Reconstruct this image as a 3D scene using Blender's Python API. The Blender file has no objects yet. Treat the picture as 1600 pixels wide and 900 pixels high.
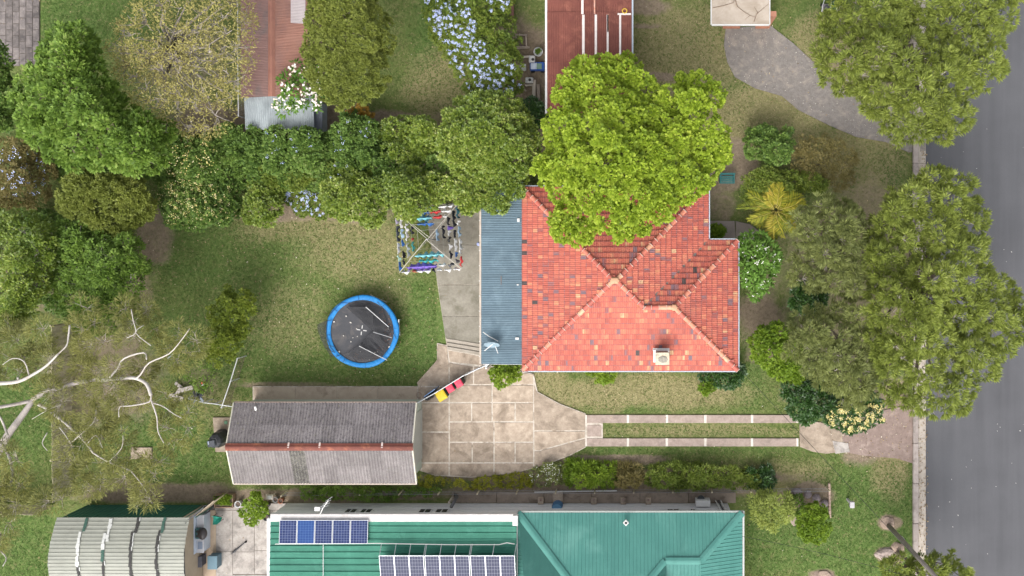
import bpy, bmesh, math, random
import numpy as np
from mathutils import Vector, Matrix

SC = bpy.context.scene
COL = SC.collection
R = math.radians

# ------------------------------------------------------------------ camera, sky, sun, exposure
CAM_H, FPX, NX, NY = 50.0, 1300.0, 980.0, 380.0      # drone height, focal length in photo pixels, nadir in the photo
cam_d = bpy.data.cameras.new('camera')
cam = bpy.data.objects.new('camera', cam_d)
COL.objects.link(cam)
cam.location = (0, 0, CAM_H)
cam_d.sensor_fit = 'HORIZONTAL'
cam_d.sensor_width = 36.0
cam_d.lens = 36.0 * FPX / 1600.0
cam_d.shift_x = -(NX - 800.0) / 1600.0
cam_d.shift_y = -(450.0 - NY) / 1600.0
cam_d.clip_end = 3000
SC.camera = cam

SUN_AZ, SUN_EL = R(198), R(48)                        # clockwise from +Y (top of the picture)
world = bpy.data.worlds.new('World')
SC.world = world
world.use_nodes = True
wn = world.node_tree.nodes
wl = world.node_tree.links
sky = wn.new('ShaderNodeTexSky')
sky.sky_type = 'NISHITA'
sky.sun_disc = False
sky.sun_elevation = SUN_EL
sky.sun_rotation = SUN_AZ
sky.dust_density = 4.0
sky.air_density = 1.0
hsv = wn.new('ShaderNodeHueSaturation')
hsv.inputs['Saturation'].default_value = 0.25         # thin cloud: the sky light is nearly white
wl.new(sky.outputs[0], hsv.inputs['Color'])
wl.new(hsv.outputs[0], wn['Background'].inputs[0])
wn['Background'].inputs[1].default_value = 0.15

sun_d = bpy.data.lights.new('sun', 'SUN')
sun = bpy.data.objects.new('sun', sun_d)
COL.objects.link(sun)
sun_d.energy = 1.05
sun_d.angle = R(48)
sun_d.color = (1.0, 0.975, 0.94)
_sd = Vector((math.sin(SUN_AZ) * math.cos(SUN_EL), math.cos(SUN_AZ) * math.cos(SUN_EL), math.sin(SUN_EL)))
sun.rotation_euler = (-_sd).to_track_quat('-Z', 'Y').to_euler()
sun.location = _sd * 90

SC.view_settings.view_transform = 'Standard'
SC.view_settings.look = 'None'
SC.view_settings.gamma = 1.0
SC.view_settings.use_curve_mapping = False
SC.view_settings.exposure = 1.12


# ------------------------------------------------------------------ helpers
def P(px, py, z=0.0):
    """a point of the place that stands at height z, surveyed from the picture"""
    k = (CAM_H - z) / FPX
    return Vector(((px - NX) * k, (NY - py) * k, z))


def srgb(r, g, b):
    f = lambda c: (c / 255.0) / 12.92 if c <= 10 else ((c / 255.0 + 0.055) / 1.055) ** 2.4
    return (f(r), f(g), f(b))


WLOC = {}


def wl_of(o):
    return WLOC.get(o.name, Vector((0, 0, 0)))


def thing(name, label, cat, loc=(0, 0, 0), group=None):
    o = bpy.data.objects.new(name, None)
    o.empty_display_size = 0.3
    COL.objects.link(o)
    o.location = loc
    WLOC[o.name] = Vector(loc)
    return tag(o, label, cat, group)


def tag(o, label=None, cat=None, group=None, kind=None):
    if label:
        o['label'] = label
    if cat:
        o['category'] = cat
    if group:
        o['group'] = group
    if kind:
        o['kind'] = kind
    return o


def link_mesh(name, me, mat, parent=None):
    o = bpy.data.objects.new(name, me)
    if mat is not None and not me.materials:
        me.materials.append(mat)
    COL.objects.link(o)
    if parent is not None:
        o.parent = parent
        WLOC[o.name] = wl_of(parent)
    return o


class MB:
    """collects faces in world coordinates; build() links them as one mesh object"""

    def __init__(self):
        self.v = []
        self.f = []

    def add(self, vs, fs):
        n = len(self.v)
        self.v += [tuple(p) for p in vs]
        self.f += [tuple(i + n for i in q) for q in fs]
        return self

    def box(self, c, s, rz=0.0, M=None):
        x, y, z = s[0] / 2, s[1] / 2, s[2] / 2
        vs = [Vector(p) for p in ((-x, -y, -z), (x, -y, -z), (x, y, -z), (-x, y, -z), (-x, -y, z), (x, -y, z), (x, y, z), (-x, y, z))]
        m = M if M is not None else Matrix.Rotation(rz, 3, 'Z')
        c = Vector(c)
        return self.add([c + m @ p for p in vs], [(3, 2, 1, 0), (4, 5, 6, 7), (0, 1, 5, 4), (1, 2, 6, 5), (2, 3, 7, 6), (3, 0, 4, 7)])

    def bar(self, a, b, w, h):
        """a rectangular bar from a to b, w wide (level) and h deep"""
        a, b = Vector(a), Vector(b)
        d = (b - a)
        L = d.length
        d = d.normalized()
        s = d.cross(Vector((0, 0, 1)))
        if s.length < 1e-3:
            s = Vector((1, 0, 0))
        s.normalize()
        u = s.cross(d)
        m = Matrix((s, d, u)).transposed()
        return self.box((a + b) / 2, (w, L, h), M=m)

    def prism(self, poly, z0, z1, top=None):
        """poly: list of (x, y); z1 may be a list of heights"""
        n = len(poly)
        zt = z1 if isinstance(z1, (list, tuple)) else [z1] * n
        zb = z0 if isinstance(z0, (list, tuple)) else [z0] * n
        area = sum(poly[i][0] * poly[(i + 1) % n][1] - poly[(i + 1) % n][0] * poly[i][1] for i in range(n))
        idx = list(range(n)) if area > 0 else list(range(n))[::-1]
        vs = [(poly[i][0], poly[i][1], zb[i]) for i in idx] + [(poly[i][0], poly[i][1], zt[i]) for i in idx]
        fs = [tuple(range(n))[::-1], tuple(range(n, 2 * n))]
        for i in range(n):
            j = (i + 1) % n
            fs.append((i, j, n + j, n + i))
        return self.add(vs, fs)

    def plate(self, poly3, t=0.05):
        """a thin plate through 3D points (anticlockwise from above), t thick downwards"""
        n = len(poly3)
        p = [Vector(q) for q in poly3]
        area = sum(p[i].x * p[(i + 1) % n].y - p[(i + 1) % n].x * p[i].y for i in range(n))
        if area < 0:
            p = p[::-1]
        vs = [q - Vector((0, 0, t)) for q in p] + p
        fs = [tuple(range(n))[::-1], tuple(range(n, 2 * n))]
        for i in range(n):
            j = (i + 1) % n
            fs.append((i, j, n + j, n + i))
        return self.add(vs, fs)

    def tube(self, pts, rad, n=5, cap=True):
        pts = [Vector(p) for p in pts]
        if not isinstance(rad, (list, tuple)):
            rad = [rad] * len(pts)
        vs, fs = [], []
        prev = None
        for i, p in enumerate(pts):
            d = (pts[min(i + 1, len(pts) - 1)] - pts[max(i - 1, 0)]).normalized()
            if prev is None:
                s = d.cross(Vector((0, 0, 1)))
                if s.length < 0.05:
                    s = d.cross(Vector((1, 0, 0)))
            else:
                s = prev - d * prev.dot(d)
            s.normalize()
            prev = s
            u = d.cross(s)
            for k in range(n):
                a = 2 * math.pi * k / n
                vs.append(p + (s * math.cos(a) + u * math.sin(a)) * rad[i])
        for i in range(len(pts) - 1):
            for k in range(n):
                k2 = (k + 1) % n
                fs.append((i * n + k, i * n + k2, (i + 1) * n + k2, (i + 1) * n + k))
        if cap:
            fs.append(tuple(range(n))[::-1])
            fs.append(tuple((len(pts) - 1) * n + k for k in range(n)))
        return self.add(vs, fs)

    def lathe(self, c, prof, n=16, sx=1.0, sy=1.0):
        """prof: list of (radius, z)"""
        vs, fs = [], []
        for r, z in prof:
            for k in range(n):
                a = 2 * math.pi * k / n
                vs.append((c[0] + r * sx * math.cos(a), c[1] + r * sy * math.sin(a), c[2] + z))
        for i in range(len(prof) - 1):
            for k in range(n):
                k2 = (k + 1) % n
                fs.append((i * n + k, i * n + k2, (i + 1) * n + k2, (i + 1) * n + k))
        fs.append(tuple(range(n))[::-1])
        fs.append(tuple((len(prof) - 1) * n + k for k in range(n)))
        return self.add(vs, fs)

    def build(self, name, mat, parent=None, smooth=False, loc=None, bevel=0.0):
        me = bpy.data.meshes.new(name)
        org = wl_of(parent) if parent is not None else Vector(loc or (0, 0, 0))
        me.from_pydata([(x - org.x, y - org.y, z - org.z) for x, y, z in self.v], [], self.f)
        me.update()
        if smooth:
            for p in me.polygons:
                p.use_smooth = True
        o = link_mesh(name, me, mat, parent)
        if parent is None:
            o.location = org
            WLOC[o.name] = org
        if bevel:
            m = o.modifiers.new('bevel', 'BEVEL')
            m.width = bevel
            m.segments = 1
            m.limit_method = 'ANGLE'
        return o


def part(mb, name, mat, parent, **k):
    return mb.build(name, mat, parent, **k)


def quads_mesh(name, V, nq, attr=None, vper=4):
    """V: (nq*4, 3) array, four vertices for each quad"""
    me = bpy.data.meshes.new(name)
    V = np.ascontiguousarray(V, dtype=np.float32)
    me.vertices.add(len(V))
    me.vertices.foreach_set('co', V.ravel())
    me.loops.add(len(V))
    me.loops.foreach_set('vertex_index', np.arange(len(V), dtype=np.int32))
    me.polygons.add(nq)
    me.polygons.foreach_set('loop_start', np.arange(nq, dtype=np.int32) * vper)
    me.update(calc_edges=True)
    if attr is not None:
        a = me.attributes.new('rnd', 'FLOAT', 'FACE')
        a.data.foreach_set('value', np.ascontiguousarray(attr, dtype=np.float32))
    return me


# ------------------------------------------------------------------ materials
MATS = {}


def nodes_of(name):
    m = bpy.data.materials.new(name)
    m.use_nodes = True
    nt = m.node_tree
    return m, nt, nt.nodes['Principled BSDF']


def ramp(nt, fac, stops, interp='LINEAR'):
    r = nt.nodes.new('ShaderNodeValToRGB')
    r.color_ramp.interpolation = interp
    el = r.color_ramp.elements
    while len(el) < len(stops):
        el.new(0.5)
    for e, (p, c) in zip(el, stops):
        e.position = p
        e.color = (*c, 1) if len(c) == 3 else c
    nt.links.new(fac, r.inputs[0])
    return r.outputs[0]


def noise_out(nt, scale, detail=4, rough=0.6, vec=None, dist=0.0):
    n = nt.nodes.new('ShaderNodeTexNoise')
    n.inputs['Scale'].default_value = scale
    n.inputs['Detail'].default_value = detail
    n.inputs['Roughness'].default_value = rough
    n.inputs['Distortion'].default_value = dist
    if vec is None:
        vec = pos_out(nt)
    nt.links.new(vec, n.inputs['Vector'])
    return n.outputs['Fac']


def pos_out(nt):
    g = nt.nodes.get('geo')
    if g is None:
        g = nt.nodes.new('ShaderNodeNewGeometry')
        g.name = 'geo'
    return g.outputs['Position']


def mix(nt, fac, a, b, mode='MIX'):
    m = nt.nodes.new('ShaderNodeMix')
    m.data_type = 'RGBA'
    m.blend_type = mode
    for sock, val in ((m.inputs[0], fac), (m.inputs[6], a), (m.inputs[7], b)):
        if hasattr(val, 'is_output'):
            nt.links.new(val, sock)
        elif isinstance(val, (tuple, list)):
            sock.default_value = (*val[:3], 1)
        else:
            sock.default_value = val
    return m.outputs[2]


def maprange(nt, val, a, b, c=0.0, d=1.0):
    m = nt.nodes.new('ShaderNodeMapRange')
    m.inputs[1].default_value = a
    m.inputs[2].default_value = b
    m.inputs[3].default_value = c
    m.inputs[4].default_value = d
    nt.links.new(val, m.inputs[0])
    return m.outputs[0]


def bump(nt, bsdf, height, strength=0.4, dist=0.02):
    b = nt.nodes.new('ShaderNodeBump')
    b.inputs['Strength'].default_value = strength
    b.inputs['Distance'].default_value = dist
    nt.links.new(height, b.inputs['Height'])
    nt.links.new(b.outputs[0], bsdf.inputs['Normal'])


def surf(name, c1=None, c2=None, scale=3.0, rough=0.8, bumpy=0.3, bscale=40.0, metal=0.0, stain=None, stain_scale=0.8,
         stain_lo=0.52, stain_hi=0.7, objvar=0.0, spec=0.3, streak=None):
    """painted, worn or weathered surface: two tones by noise, stains of their own shape, fine relief"""
    if name in MATS:
        return MATS[name]
    m, nt, b = nodes_of(name)
    c2 = c2 or tuple(x * 0.75 for x in c1)
    f = noise_out(nt, scale, 6, 0.65)
    col = mix(nt, maprange(nt, f, 0.3, 0.7), c1, c2)
    fine = noise_out(nt, bscale, 3, 0.7)
    col = mix(nt, maprange(nt, fine, 0.35, 0.75, 0.0, 0.35), col, tuple(x * 0.55 for x in c2))
    if stain:
        s = noise_out(nt, stain_scale, 7, 0.7, dist=0.4)
        col = mix(nt, maprange(nt, s, stain_lo, stain_hi), col, stain)
    if streak:                                            # dirt runs along the fall of the sheet
        sx, sy, scol, amt = streak
        mp = nt.nodes.new('ShaderNodeMapping')
        mp.inputs['Scale'].default_value = (sx, sy, 1)
        nt.links.new(pos_out(nt), mp.inputs[0])
        sn = noise_out(nt, 1.0, 5, 0.7, vec=mp.outputs[0])
        col = mix(nt, maprange(nt, sn, 0.48, 0.68, 0, amt), col, scol)
    if objvar:
        oi = nt.nodes.new('ShaderNodeObjectInfo')
        v = maprange(nt, oi.outputs['Random'], 0, 1, 1 - objvar, 1 + objvar)
        h = nt.nodes.new('ShaderNodeHueSaturation')
        nt.links.new(col, h.inputs['Color'])
        nt.links.new(v, h.inputs['Value'])
        col = h.outputs[0]
    nt.links.new(col, b.inputs['Base Color'])
    b.inputs['Roughness'].default_value = rough
    b.inputs['Metallic'].default_value = metal
    b.inputs['Specular IOR Level'].default_value = spec
    if bumpy:
        bump(nt, b, fine, bumpy, 0.01)
    MATS[name] = m
    return m


def leaf_mat(name, stops, trans=0.25, rough=0.55, gloss=0.25):
    """leaf colour runs along the ramp by each leaf's own random value"""
    if name in MATS:
        return MATS[name]
    m, nt, b = nodes_of(name)
    a = nt.nodes.new('ShaderNodeAttribute')
    a.attribute_name = 'rnd'
    col = ramp(nt, a.outputs['Fac'], stops)
    nt.links.new(col, b.inputs['Base Color'])
    b.inputs['Roughness'].default_value = rough
    b.inputs['Specular IOR Level'].default_value = gloss
    t = nt.nodes.new('ShaderNodeBsdfTranslucent')
    nt.links.new(col, t.inputs['Color'])
    ms = nt.nodes.new('ShaderNodeMixShader')
    ms.inputs[0].default_value = trans
    nt.links.new(b.outputs[0], ms.inputs[1])
    nt.links.new(t.outputs[0], ms.inputs[2])
    nt.links.new(ms.outputs[0], nt.nodes['Material Output'].inputs[0])
    MATS[name] = m
    return m


def inside(poly, x, y):
    """vectorised point in polygon"""
    poly = np.asarray(poly, float)
    x = np.asarray(x, float)
    y = np.asarray(y, float)
    r = np.zeros(x.shape, bool)
    n = len(poly)
    for i in range(n):
        x0, y0 = poly[i]
        x1, y1 = poly[(i + 1) % n]
        if y0 == y1:
            continue
        c = ((y0 > y) != (y1 > y)) & (x < (x1 - x0) * (y - y0) / (y1 - y0) + x0)
        r ^= c
    return r


def edge_dist(poly, x, y):
    poly = np.asarray(poly, float)
    d = np.full(np.shape(x), 1e9)
    n = len(poly)
    for i in range(n):
        a, b = poly[i], poly[(i + 1) % n]
        ab = b - a
        t = np.clip(((x - a[0]) * ab[0] + (y - a[1]) * ab[1]) / (ab @ ab + 1e-9), 0, 1)
        d = np.minimum(d, np.hypot(x - a[0] - t * ab[0], y - a[1] - t * ab[1]))
    return d

# ------------------------------------------------------------------ ground, road, paths
rng = np.random.default_rng(7)
random.seed(7)


def vnoise(x, y, s, seed=0):
    """smooth value noise on arrays"""
    g = np.random.default_rng(seed).random((64, 64))
    u, v = x * s + 13.7, y * s + 5.3
    i, j = np.floor(u).astype(int), np.floor(v).astype(int)
    fu, fv = u - i, v - j
    fu, fv = fu * fu * (3 - 2 * fu), fv * fv * (3 - 2 * fv)
    q = lambda a, b: g[a % 64, b % 64]
    return (q(i, j) * (1 - fu) + q(i + 1, j) * fu) * (1 - fv) + (q(i, j + 1) * (1 - fu) + q(i + 1, j + 1) * fu) * fv


def fbm(x, y, s, seed=0):
    return (vnoise(x, y, s, seed) * 0.5 + vnoise(x, y, s * 2.1, seed + 1) * 0.3 + vnoise(x, y, s * 4.3, seed + 2) * 0.2)


# (cx, cy, rx, ry, amount) in survey pixels: what grows or lies there
LUSH = [(190, 640, 120, 100, .6), (260, 520, 60, 50, .6), (130, 25, 110, 60, .9), (690, 60, 50, 90, .9), (690, 150, 30, 40, .5), (430, 470, 200, 120, .35), (640, 520, 60, 90, .75),
        (420, 560, 80, 60, .5), (300, 400, 110, 60, .55), (500, 570, 150, 30, .5), (280, 700, 90, 60, .7), (40, 860, 80, 70, 1), (30, 640, 70, 90, .8),
        (1340, 830, 110, 120, 1), (1210, 850, 60, 60, .9), (1230, 700, 280, 12, .45), (1090, 673, 150, 12, .35), (960, 700, 60, 8, .6),
        (990, 640, 60, 10, .5), (1170, 590, 25, 60, .5), (1390, 290, 40, 60, .5), (1270, 40, 40, 60, .4), (1090, 60, 40, 30, .3), (1390, 750, 40, 60, .7)]
DRY = [(560, 390, 110, 60, .55), (480, 350, 120, 40, .6), (450, 500, 60, 60, .35), (600, 460, 40, 40, .35), (1000, 615, 170, 32, 1), (1080, 610, 70, 22, .3),
       (1070, 90, 90, 90, .85), (1180, 190, 120, 60, .9), (1290, 100, 60, 90, .9), (700, 130, 70, 70, .7), (1210, 745, 90, 30, .6), (1370, 330, 60, 60, .5),
       (1090, 673, 170, 10, .6), (1300, 240, 90, 40, .8), (1390, 730, 30, 50, .7), (860, 600, 40, 24, .8), (350, 640, 40, 40, .3), (1370, 250, 60, 60, .6)]
DIRT = [(240, 370, 36, 60, .7), (190, 460, 60, 50, .55), (160, 590, 120, 100, .62), (600, 190, 70, 26, .95), (540, 180, 50, 30, 1), (490, 330, 150, 22, .75),
        (700, 190, 60, 40, .5), (1190, 505, 45, 60, .85), (1200, 440, 30, 60, .5), (1150, 260, 45, 40, 1), (1130, 310, 30, 50, .6), (810, 110, 50, 90, .9), (860, 190, 30, 50, 1),
        (1260, 620, 50, 30, .5), (950, 718, 110, 10, .95), (250, 765, 130, 16, .9), (1360, 680, 70, 45, 1), (1400, 650, 40, 60, .8),
        (450, 602, 110, 7, .6), (320, 600, 50, 40, .4), (640, 615, 12, 14, .6), (1140, 760, 60, 25, .7), (1260, 780, 50, 25, .9), (330, 200, 60, 40, .8),
        (300, 100, 90, 80, .5), (1000, 10, 60, 16, .8), (1030, 118, 40, 8, .8), (1340, 430, 140, 190, .55), (1390, 815, 20, 16, 1), (1390, 866, 26, 16, 1),
        (1285, 900, 22, 12, 1), (920, 770, 250, 20, .8), (1340, 130, 100, 90, .5), (1010, 40, 40, 4, .7), (420, 225, 300, 60, .9), (700, 250, 180, 50, .9), (90, 430, 100, 60, .6),
        (420, 775, 340, 12, .9), (950, 745, 330, 14, .9)]


def masks(x, y):
    px, py = x * 26 + NX, NY - y * 26
    wx = (fbm(x, y, 0.45, 31) - .5) * 46
    wy = (fbm(x, y, 0.45, 41) - .5) * 46
    out = []
    for lst in (LUSH, DRY, DIRT):
        m = np.zeros_like(px)
        for cx, cy, rx, ry, a in lst:
            s = min(1.0, 0.35 * min(rx, ry) / 14)
            d = ((px + wx * s - cx) / rx) ** 2 + ((py + wy * s - cy) / ry) ** 2
            m = np.maximum(m, a * np.clip(1.35 - d, 0, 1))
        out.append(m)
    return out


gx = np.concatenate([[-1500, -300, -80, -50], np.arange(-42, 28.01, 0.2), [40, 80, 300, 1500]])
gy = np.concatenate([[-1500, -300, -80, -40], np.arange(-24, 19.01, 0.2), [30, 80, 300, 1500]])
GX, GY = np.meshgrid(gx, gy)
nxg, nyg = len(gx), len(gy)
fx, fy = GX.ravel(), GY.ravel()
gz = -0.03 - (fbm(fx, fy, 0.8, 3)) * 0.03
V = np.stack([fx, fy, gz], 1)
ii, jj = np.meshgrid(np.arange(nxg - 1), np.arange(nyg - 1))
a0 = (jj * nxg + ii).ravel()
Fq = np.stack([a0, a0 + 1, a0 + nxg + 1, a0 + nxg], 1)
gm = bpy.data.meshes.new('ground')
gm.vertices.add(len(V))
gm.vertices.foreach_set('co', V.astype(np.float32).ravel())
gm.loops.add(Fq.size)
gm.loops.foreach_set('vertex_index', Fq.astype(np.int32).ravel())
gm.polygons.add(len(Fq))
gm.polygons.foreach_set('loop_start', np.arange(len(Fq), dtype=np.int32) * 4)
gm.update(calc_edges=True)
mk = masks(fx, fy)
for nm, arr in zip(('lush', 'dry', 'dirt'), mk):
    at = gm.attributes.new(nm, 'FLOAT', 'POINT')
    at.data.foreach_set('value', arr.astype(np.float32))


C_LUSH, C_MID, C_DRY, C_DIRT = (.088, .145, .037), (.118, .15, .045), (.245, .215, .108), (.165, .128, .094)


def ground_mat():
    m, nt, b = nodes_of('grass_and_soil')
    def att(n):
        a = nt.nodes.new('ShaderNodeAttribute')
        a.attribute_name = n
        return a.outputs['Fac']
    n1 = noise_out(nt, 0.9, 8, 0.72, dist=0.6)
    n2 = noise_out(nt, 7.0, 6, 0.75)
    n3 = noise_out(nt, 6.0, 4, 0.9)
    n4 = noise_out(nt, 2.6, 7, 0.75, dist=0.8)
    def add(a, bb, k):
        mm = nt.nodes.new('ShaderNodeMath')
        mm.operation = 'MULTIPLY_ADD'
        nt.links.new(bb, mm.inputs[0])
        mm.inputs[1].default_value = k
        nt.links.new(a, mm.inputs[2])
        return mm.outputs[0]
    lush = maprange(nt, add(add(att('lush'), n1, 1.1), n2, 0.8), 0.85, 1.65)
    dry = maprange(nt, add(add(att('dry'), n4, 1.3), n2, 0.8), 1.05, 1.75)
    dirt = maprange(nt, add(add(att('dirt'), n1, 0.8), n2, 0.7), 1.02, 1.45)
    col = mix(nt, lush, C_MID, C_LUSH)
    col = mix(nt, dry, col, C_DRY)
    # thatch and bare specks inside the lawn
    col = mix(nt, maprange(nt, n4, 0.54, 0.7, 0, .55), col, (.23, .18, .1))
    n5 = noise_out(nt, 5.0, 6, 0.8, dist=1.2)
    col = mix(nt, maprange(nt, n5, 0.56, 0.68, 0, .4), col, (.27, .22, .12))
    col = mix(nt, maprange(nt, n5, 0.46, 0.36, 0, .55), col, (.085, .115, .025))
    soil = mix(nt, maprange(nt, n4, 0.3, 0.75), C_DIRT, (.29, .225, .165))
    col = mix(nt, dirt, col, soil)
    # single blades, clover and twigs
    col = mix(nt, maprange(nt, n3, 0.52, 0.64, 0, .5), col, (.07, .078, .024))
    col = mix(nt, maprange(nt, n3, 0.46, 0.36, 0, .4), col, (.28, .26, .12))
    nt.links.new(col, b.inputs['Base Color'])
    b.inputs['Roughness'].default_value = 0.95
    b.inputs['Specular IOR Level'].default_value = 0.1
    bump(nt, b, n3, 0.9, 0.05)
    return m


ground = link_mesh('ground', gm, ground_mat())
tag(ground, kind='structure')

# ---- concrete and asphalt
CONC_TAN = surf('tan_concrete', (.47, .385, .30), (.29, .225, .17), 2.6, 0.9, 0.4, 12, stain=(.2, .155, .115), stain_scale=.9, stain_lo=.48, stain_hi=.66, objvar=.17)
CONC_PINK = surf('pink_grey_concrete', (.40, .32, .275), (.27, .21, .175), 3.5, 0.9, 0.4, 12, stain=(.2, .16, .135), stain_scale=1.1, objvar=.1)
CONC_PALE = surf('pale_concrete', (.47, .43, .39), (.33, .295, .265), 2.2, 0.9, 0.3, 11, stain=(.2, .18, .165), stain_scale=1.5, stain_lo=.47, stain_hi=.66, objvar=.05)
CONC_GREY = surf('weathered_grey_concrete', (.31, .285, .235), (.2, .18, .14), 1.6, 0.9, 0.4, 12, stain=(.13, .12, .085), stain_scale=.7, objvar=.06)
MORTAR = surf('pale_mortar', (.62, .56, .49), (.40, .34, .27), 4, 0.95, 0.5, 12, stain=(.23, .18, .135), stain_scale=1.1, stain_lo=.52, stain_hi=.64)
ASPHALT = None


def asphalt():
    m, nt, b = nodes_of('worn_asphalt')
    n1 = noise_out(nt, 0.28, 6, 0.6)
    n2 = noise_out(nt, 60, 3, 0.8)
    n4 = noise_out(nt, 14, 5, 0.8)
    tc = pos_out(nt)
    mp = nt.nodes.new('ShaderNodeMapping')
    mp.inputs['Scale'].default_value = (1.0, 0.05, 1)
    nt.links.new(tc, mp.inputs[0])
    n3 = noise_out(nt, 1.1, 4, 0.6, vec=mp.outputs[0])
    col = mix(nt, maprange(nt, n1, .3, .7), (.062, .062, .068), (.088, .088, .095))
    col = mix(nt, maprange(nt, n3, .35, .7, 0, .6), col, (.105, .105, .112))
    col = mix(nt, maprange(nt, n2, .5, .75, 0, .6), col, (.045, .045, .05))
    col = mix(nt, maprange(nt, n4, .62, .8, 0, .35), col, (.16, .155, .15))
    pt = noise_out(nt, 1.3, 6, .7, dist=.8)
    col = mix(nt, maprange(nt, pt, .69, .73, 0, .4), col, (.17, .165, .16))
    nt.links.new(col, b.inputs['Base Color'])
    b.inputs['Roughness'].default_value = .9
    bump(nt, b, n2, .5, .01)
    return m


ASPHALT = asphalt()
XK0, XK1, XR = P(1425, 0).x, P(1434, 0).x, P(1446, 0).x
rd = MB().box((XR + 4.1, 0, -.06), (8.2, 3000, .1))
tag(rd.build('road', ASPHALT), kind='structure')
kerb = thing('kerb', 'pale concrete kerb and gutter between the grass verge and the asphalt road', 'kerb', (XK1, 0, 0))
for i, y in enumerate(np.arange(-60, 60, 2.4)):
    MB().box(((XK0 + XK1) / 2 + .02, y + 1.2, .03), (XK1 - XK0 - .03, 2.385, .22)).build('kerb_stone', surf('kerb_concrete', (.43, .37, .335), (.30, .255, .23), 3, .9, .4, 50, stain=(.17, .145, .13), stain_scale=1.5, objvar=.12), kerb, bevel=.03)
    MB().prism([(XK1, y), (XR + .02, y), (XR + .02, y + 2.388), (XK1, y + 2.388)], -.1, [.01, -.004, -.004, .01]).build('gutter_slab', surf('gutter_concrete', (.50, .44, .375), (.38, .33, .28), 3, .9, .4, 50, stain=(.25, .21, .175), stain_scale=1.2, objvar=.1), kerb)
far = MB().box((XR + 8.2 + .15, 0, .03), (.3, 3000, .22))
tag(far.build('kerb_far', MATS['kerb_concrete']), kind='structure')


def slabs(parent, polys, mat, z=.05, gap=.045, zj=.012, seed=1):
    r = random.Random(seed)
    out = []
    for poly in polys:
        pts = [P(*q) for q in poly]
        c = sum((Vector(p) for p in pts), Vector()) / len(pts)
        q = []
        n = len(pts)
        area = sum(pts[i].x * pts[(i + 1) % n].y - pts[(i + 1) % n].x * pts[i].y for i in range(n))
        s = 1 if area > 0 else -1
        for i in range(n):                               # move every edge in by half the joint
            a, b, d = pts[i - 1], pts[i], pts[(i + 1) % n]
            e1, e2 = (b - a).normalized(), (d - b).normalized()
            n1, n2 = Vector((-e1.y, e1.x, 0)) * s, Vector((-e2.y, e2.x, 0)) * s
            bis = n1 + n2
            k = gap / max(.35, (1 + n1.dot(n2)))
            q.append(b + bis * k)
        dz = z + r.uniform(-zj, zj)
        t1, t2 = r.uniform(-.006, .006), r.uniform(-.006, .006)
        zz = [dz + t1 * (p.x - c.x) + t2 * (p.y - c.y) for p in q]
        out.append(MB().prism([(p.x, p.y) for p in q], -.06, zz).build('slab', mat, parent, bevel=.012))
    return out


def rect(x0, y0, x1, y1):
    return [(x0, y0), (x1, y0), (x1, y1), (x0, y1)]


def bed(parent, poly, mat, z, name='mortar_bed'):
    return MB().prism([(P(*q).x, P(*q).y) for q in poly], -.08, z).build(name, mat, parent)


# driveway of the yard: patio slabs, fan and two wheel strips
drive = thing('driveway', 'cracked tan concrete driveway with white mortar joints and two wheel strips', 'driveway', P(760, 680))
tag(drive, kind='structure')
PATIO = [rect(653, 629, 702, 675), rect(653, 675, 702, 723), [(656, 723), (702, 723), (702, 744), (680, 743), (660, 738)],
         rect(702, 629, 737, 659), rect(737, 629, 769, 659), rect(769, 629, 805, 659), rect(805, 629, 834, 659),
         rect(702, 659, 772, 691), rect(772, 659, 834, 691),
         rect(702, 691, 738, 723), rect(738, 691, 772, 723), rect(772, 691, 805, 723), rect(805, 691, 834, 723),
         [(702, 723), (772, 723), (772, 744), (735, 746), (702, 744)], [(772, 723), (834, 723), (834, 732), (800, 740), (772, 744)],
         [(653, 604), (702, 604), (702, 629), (653, 629)], rect(702, 601, 769, 629), rect(769, 601, 834, 629),
         [(702, 566), (740, 572), (740, 601), (702, 601)], [(740, 572), (769, 572), (769, 601), (740, 601)], [(769, 576), (834, 584), (834, 601), (769, 601)],
         [(834, 600), (840, 612), (875, 631), (915, 646), (915, 673), (834, 673)], [(834, 673), (915, 673), (915, 684), (843, 704), (834, 704)],
         [(834, 704), (843, 704), (915, 684), (915, 699), (890, 712), (850, 727), (834, 732)],
         [(683, 536), (699, 540), (702, 566), (702, 604), (653, 604), (650, 598), (682, 562)], [(699, 546), (752, 556), (757, 572), (702, 566)]]
PATIO_OUT = [(653, 600), (683, 562), (683, 536), (752, 550), (760, 570), (834, 584), (840, 612), (875, 631), (915, 646), (915, 699), (890, 712), (850, 727), (800, 740), (735, 746), (680, 743), (655, 735)]
bed(drive, PATIO_OUT, MORTAR, .03)
slabs(drive, PATIO, CONC_TAN, .045, .04, .008, 3)
XS = [917, 941, 981, 1042, 1102, 1175, 1246]
MORT2 = surf('white_mortar', (.7, .65, .59), (.58, .51, .44), 5, .95, .4, 12)
bed(drive, rect(914, 648.3, 1247.5, 660.7), MORT2, .028)
bed(drive, rect(914, 684.8, 1247.5, 697.2), MORT2, .028)
bed(drive, rect(914, 660, 942, 685), MORTAR, .024)
slabs(drive, [[(a + 1.6, 648), (b - 1.6, 648), (b - 1.6, 661), (a + 1.6, 661)] for a, b in zip([915] + XS[2:-1], XS[2:])], CONC_PINK, .045, .01, .008, 5)
slabs(drive, [[(a + 1.6, 684.5), (b - 1.6, 684.5), (b - 1.6, 697.5), (a + 1.6, 697.5)] for a, b in zip([915] + XS[2:-1], XS[2:])], CONC_PINK, .045, .01, .008, 6)
slabs(drive, [rect(917, 663.5, 940, 682.5)], CONC_PINK, .04, .02, .0, 6)
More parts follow.
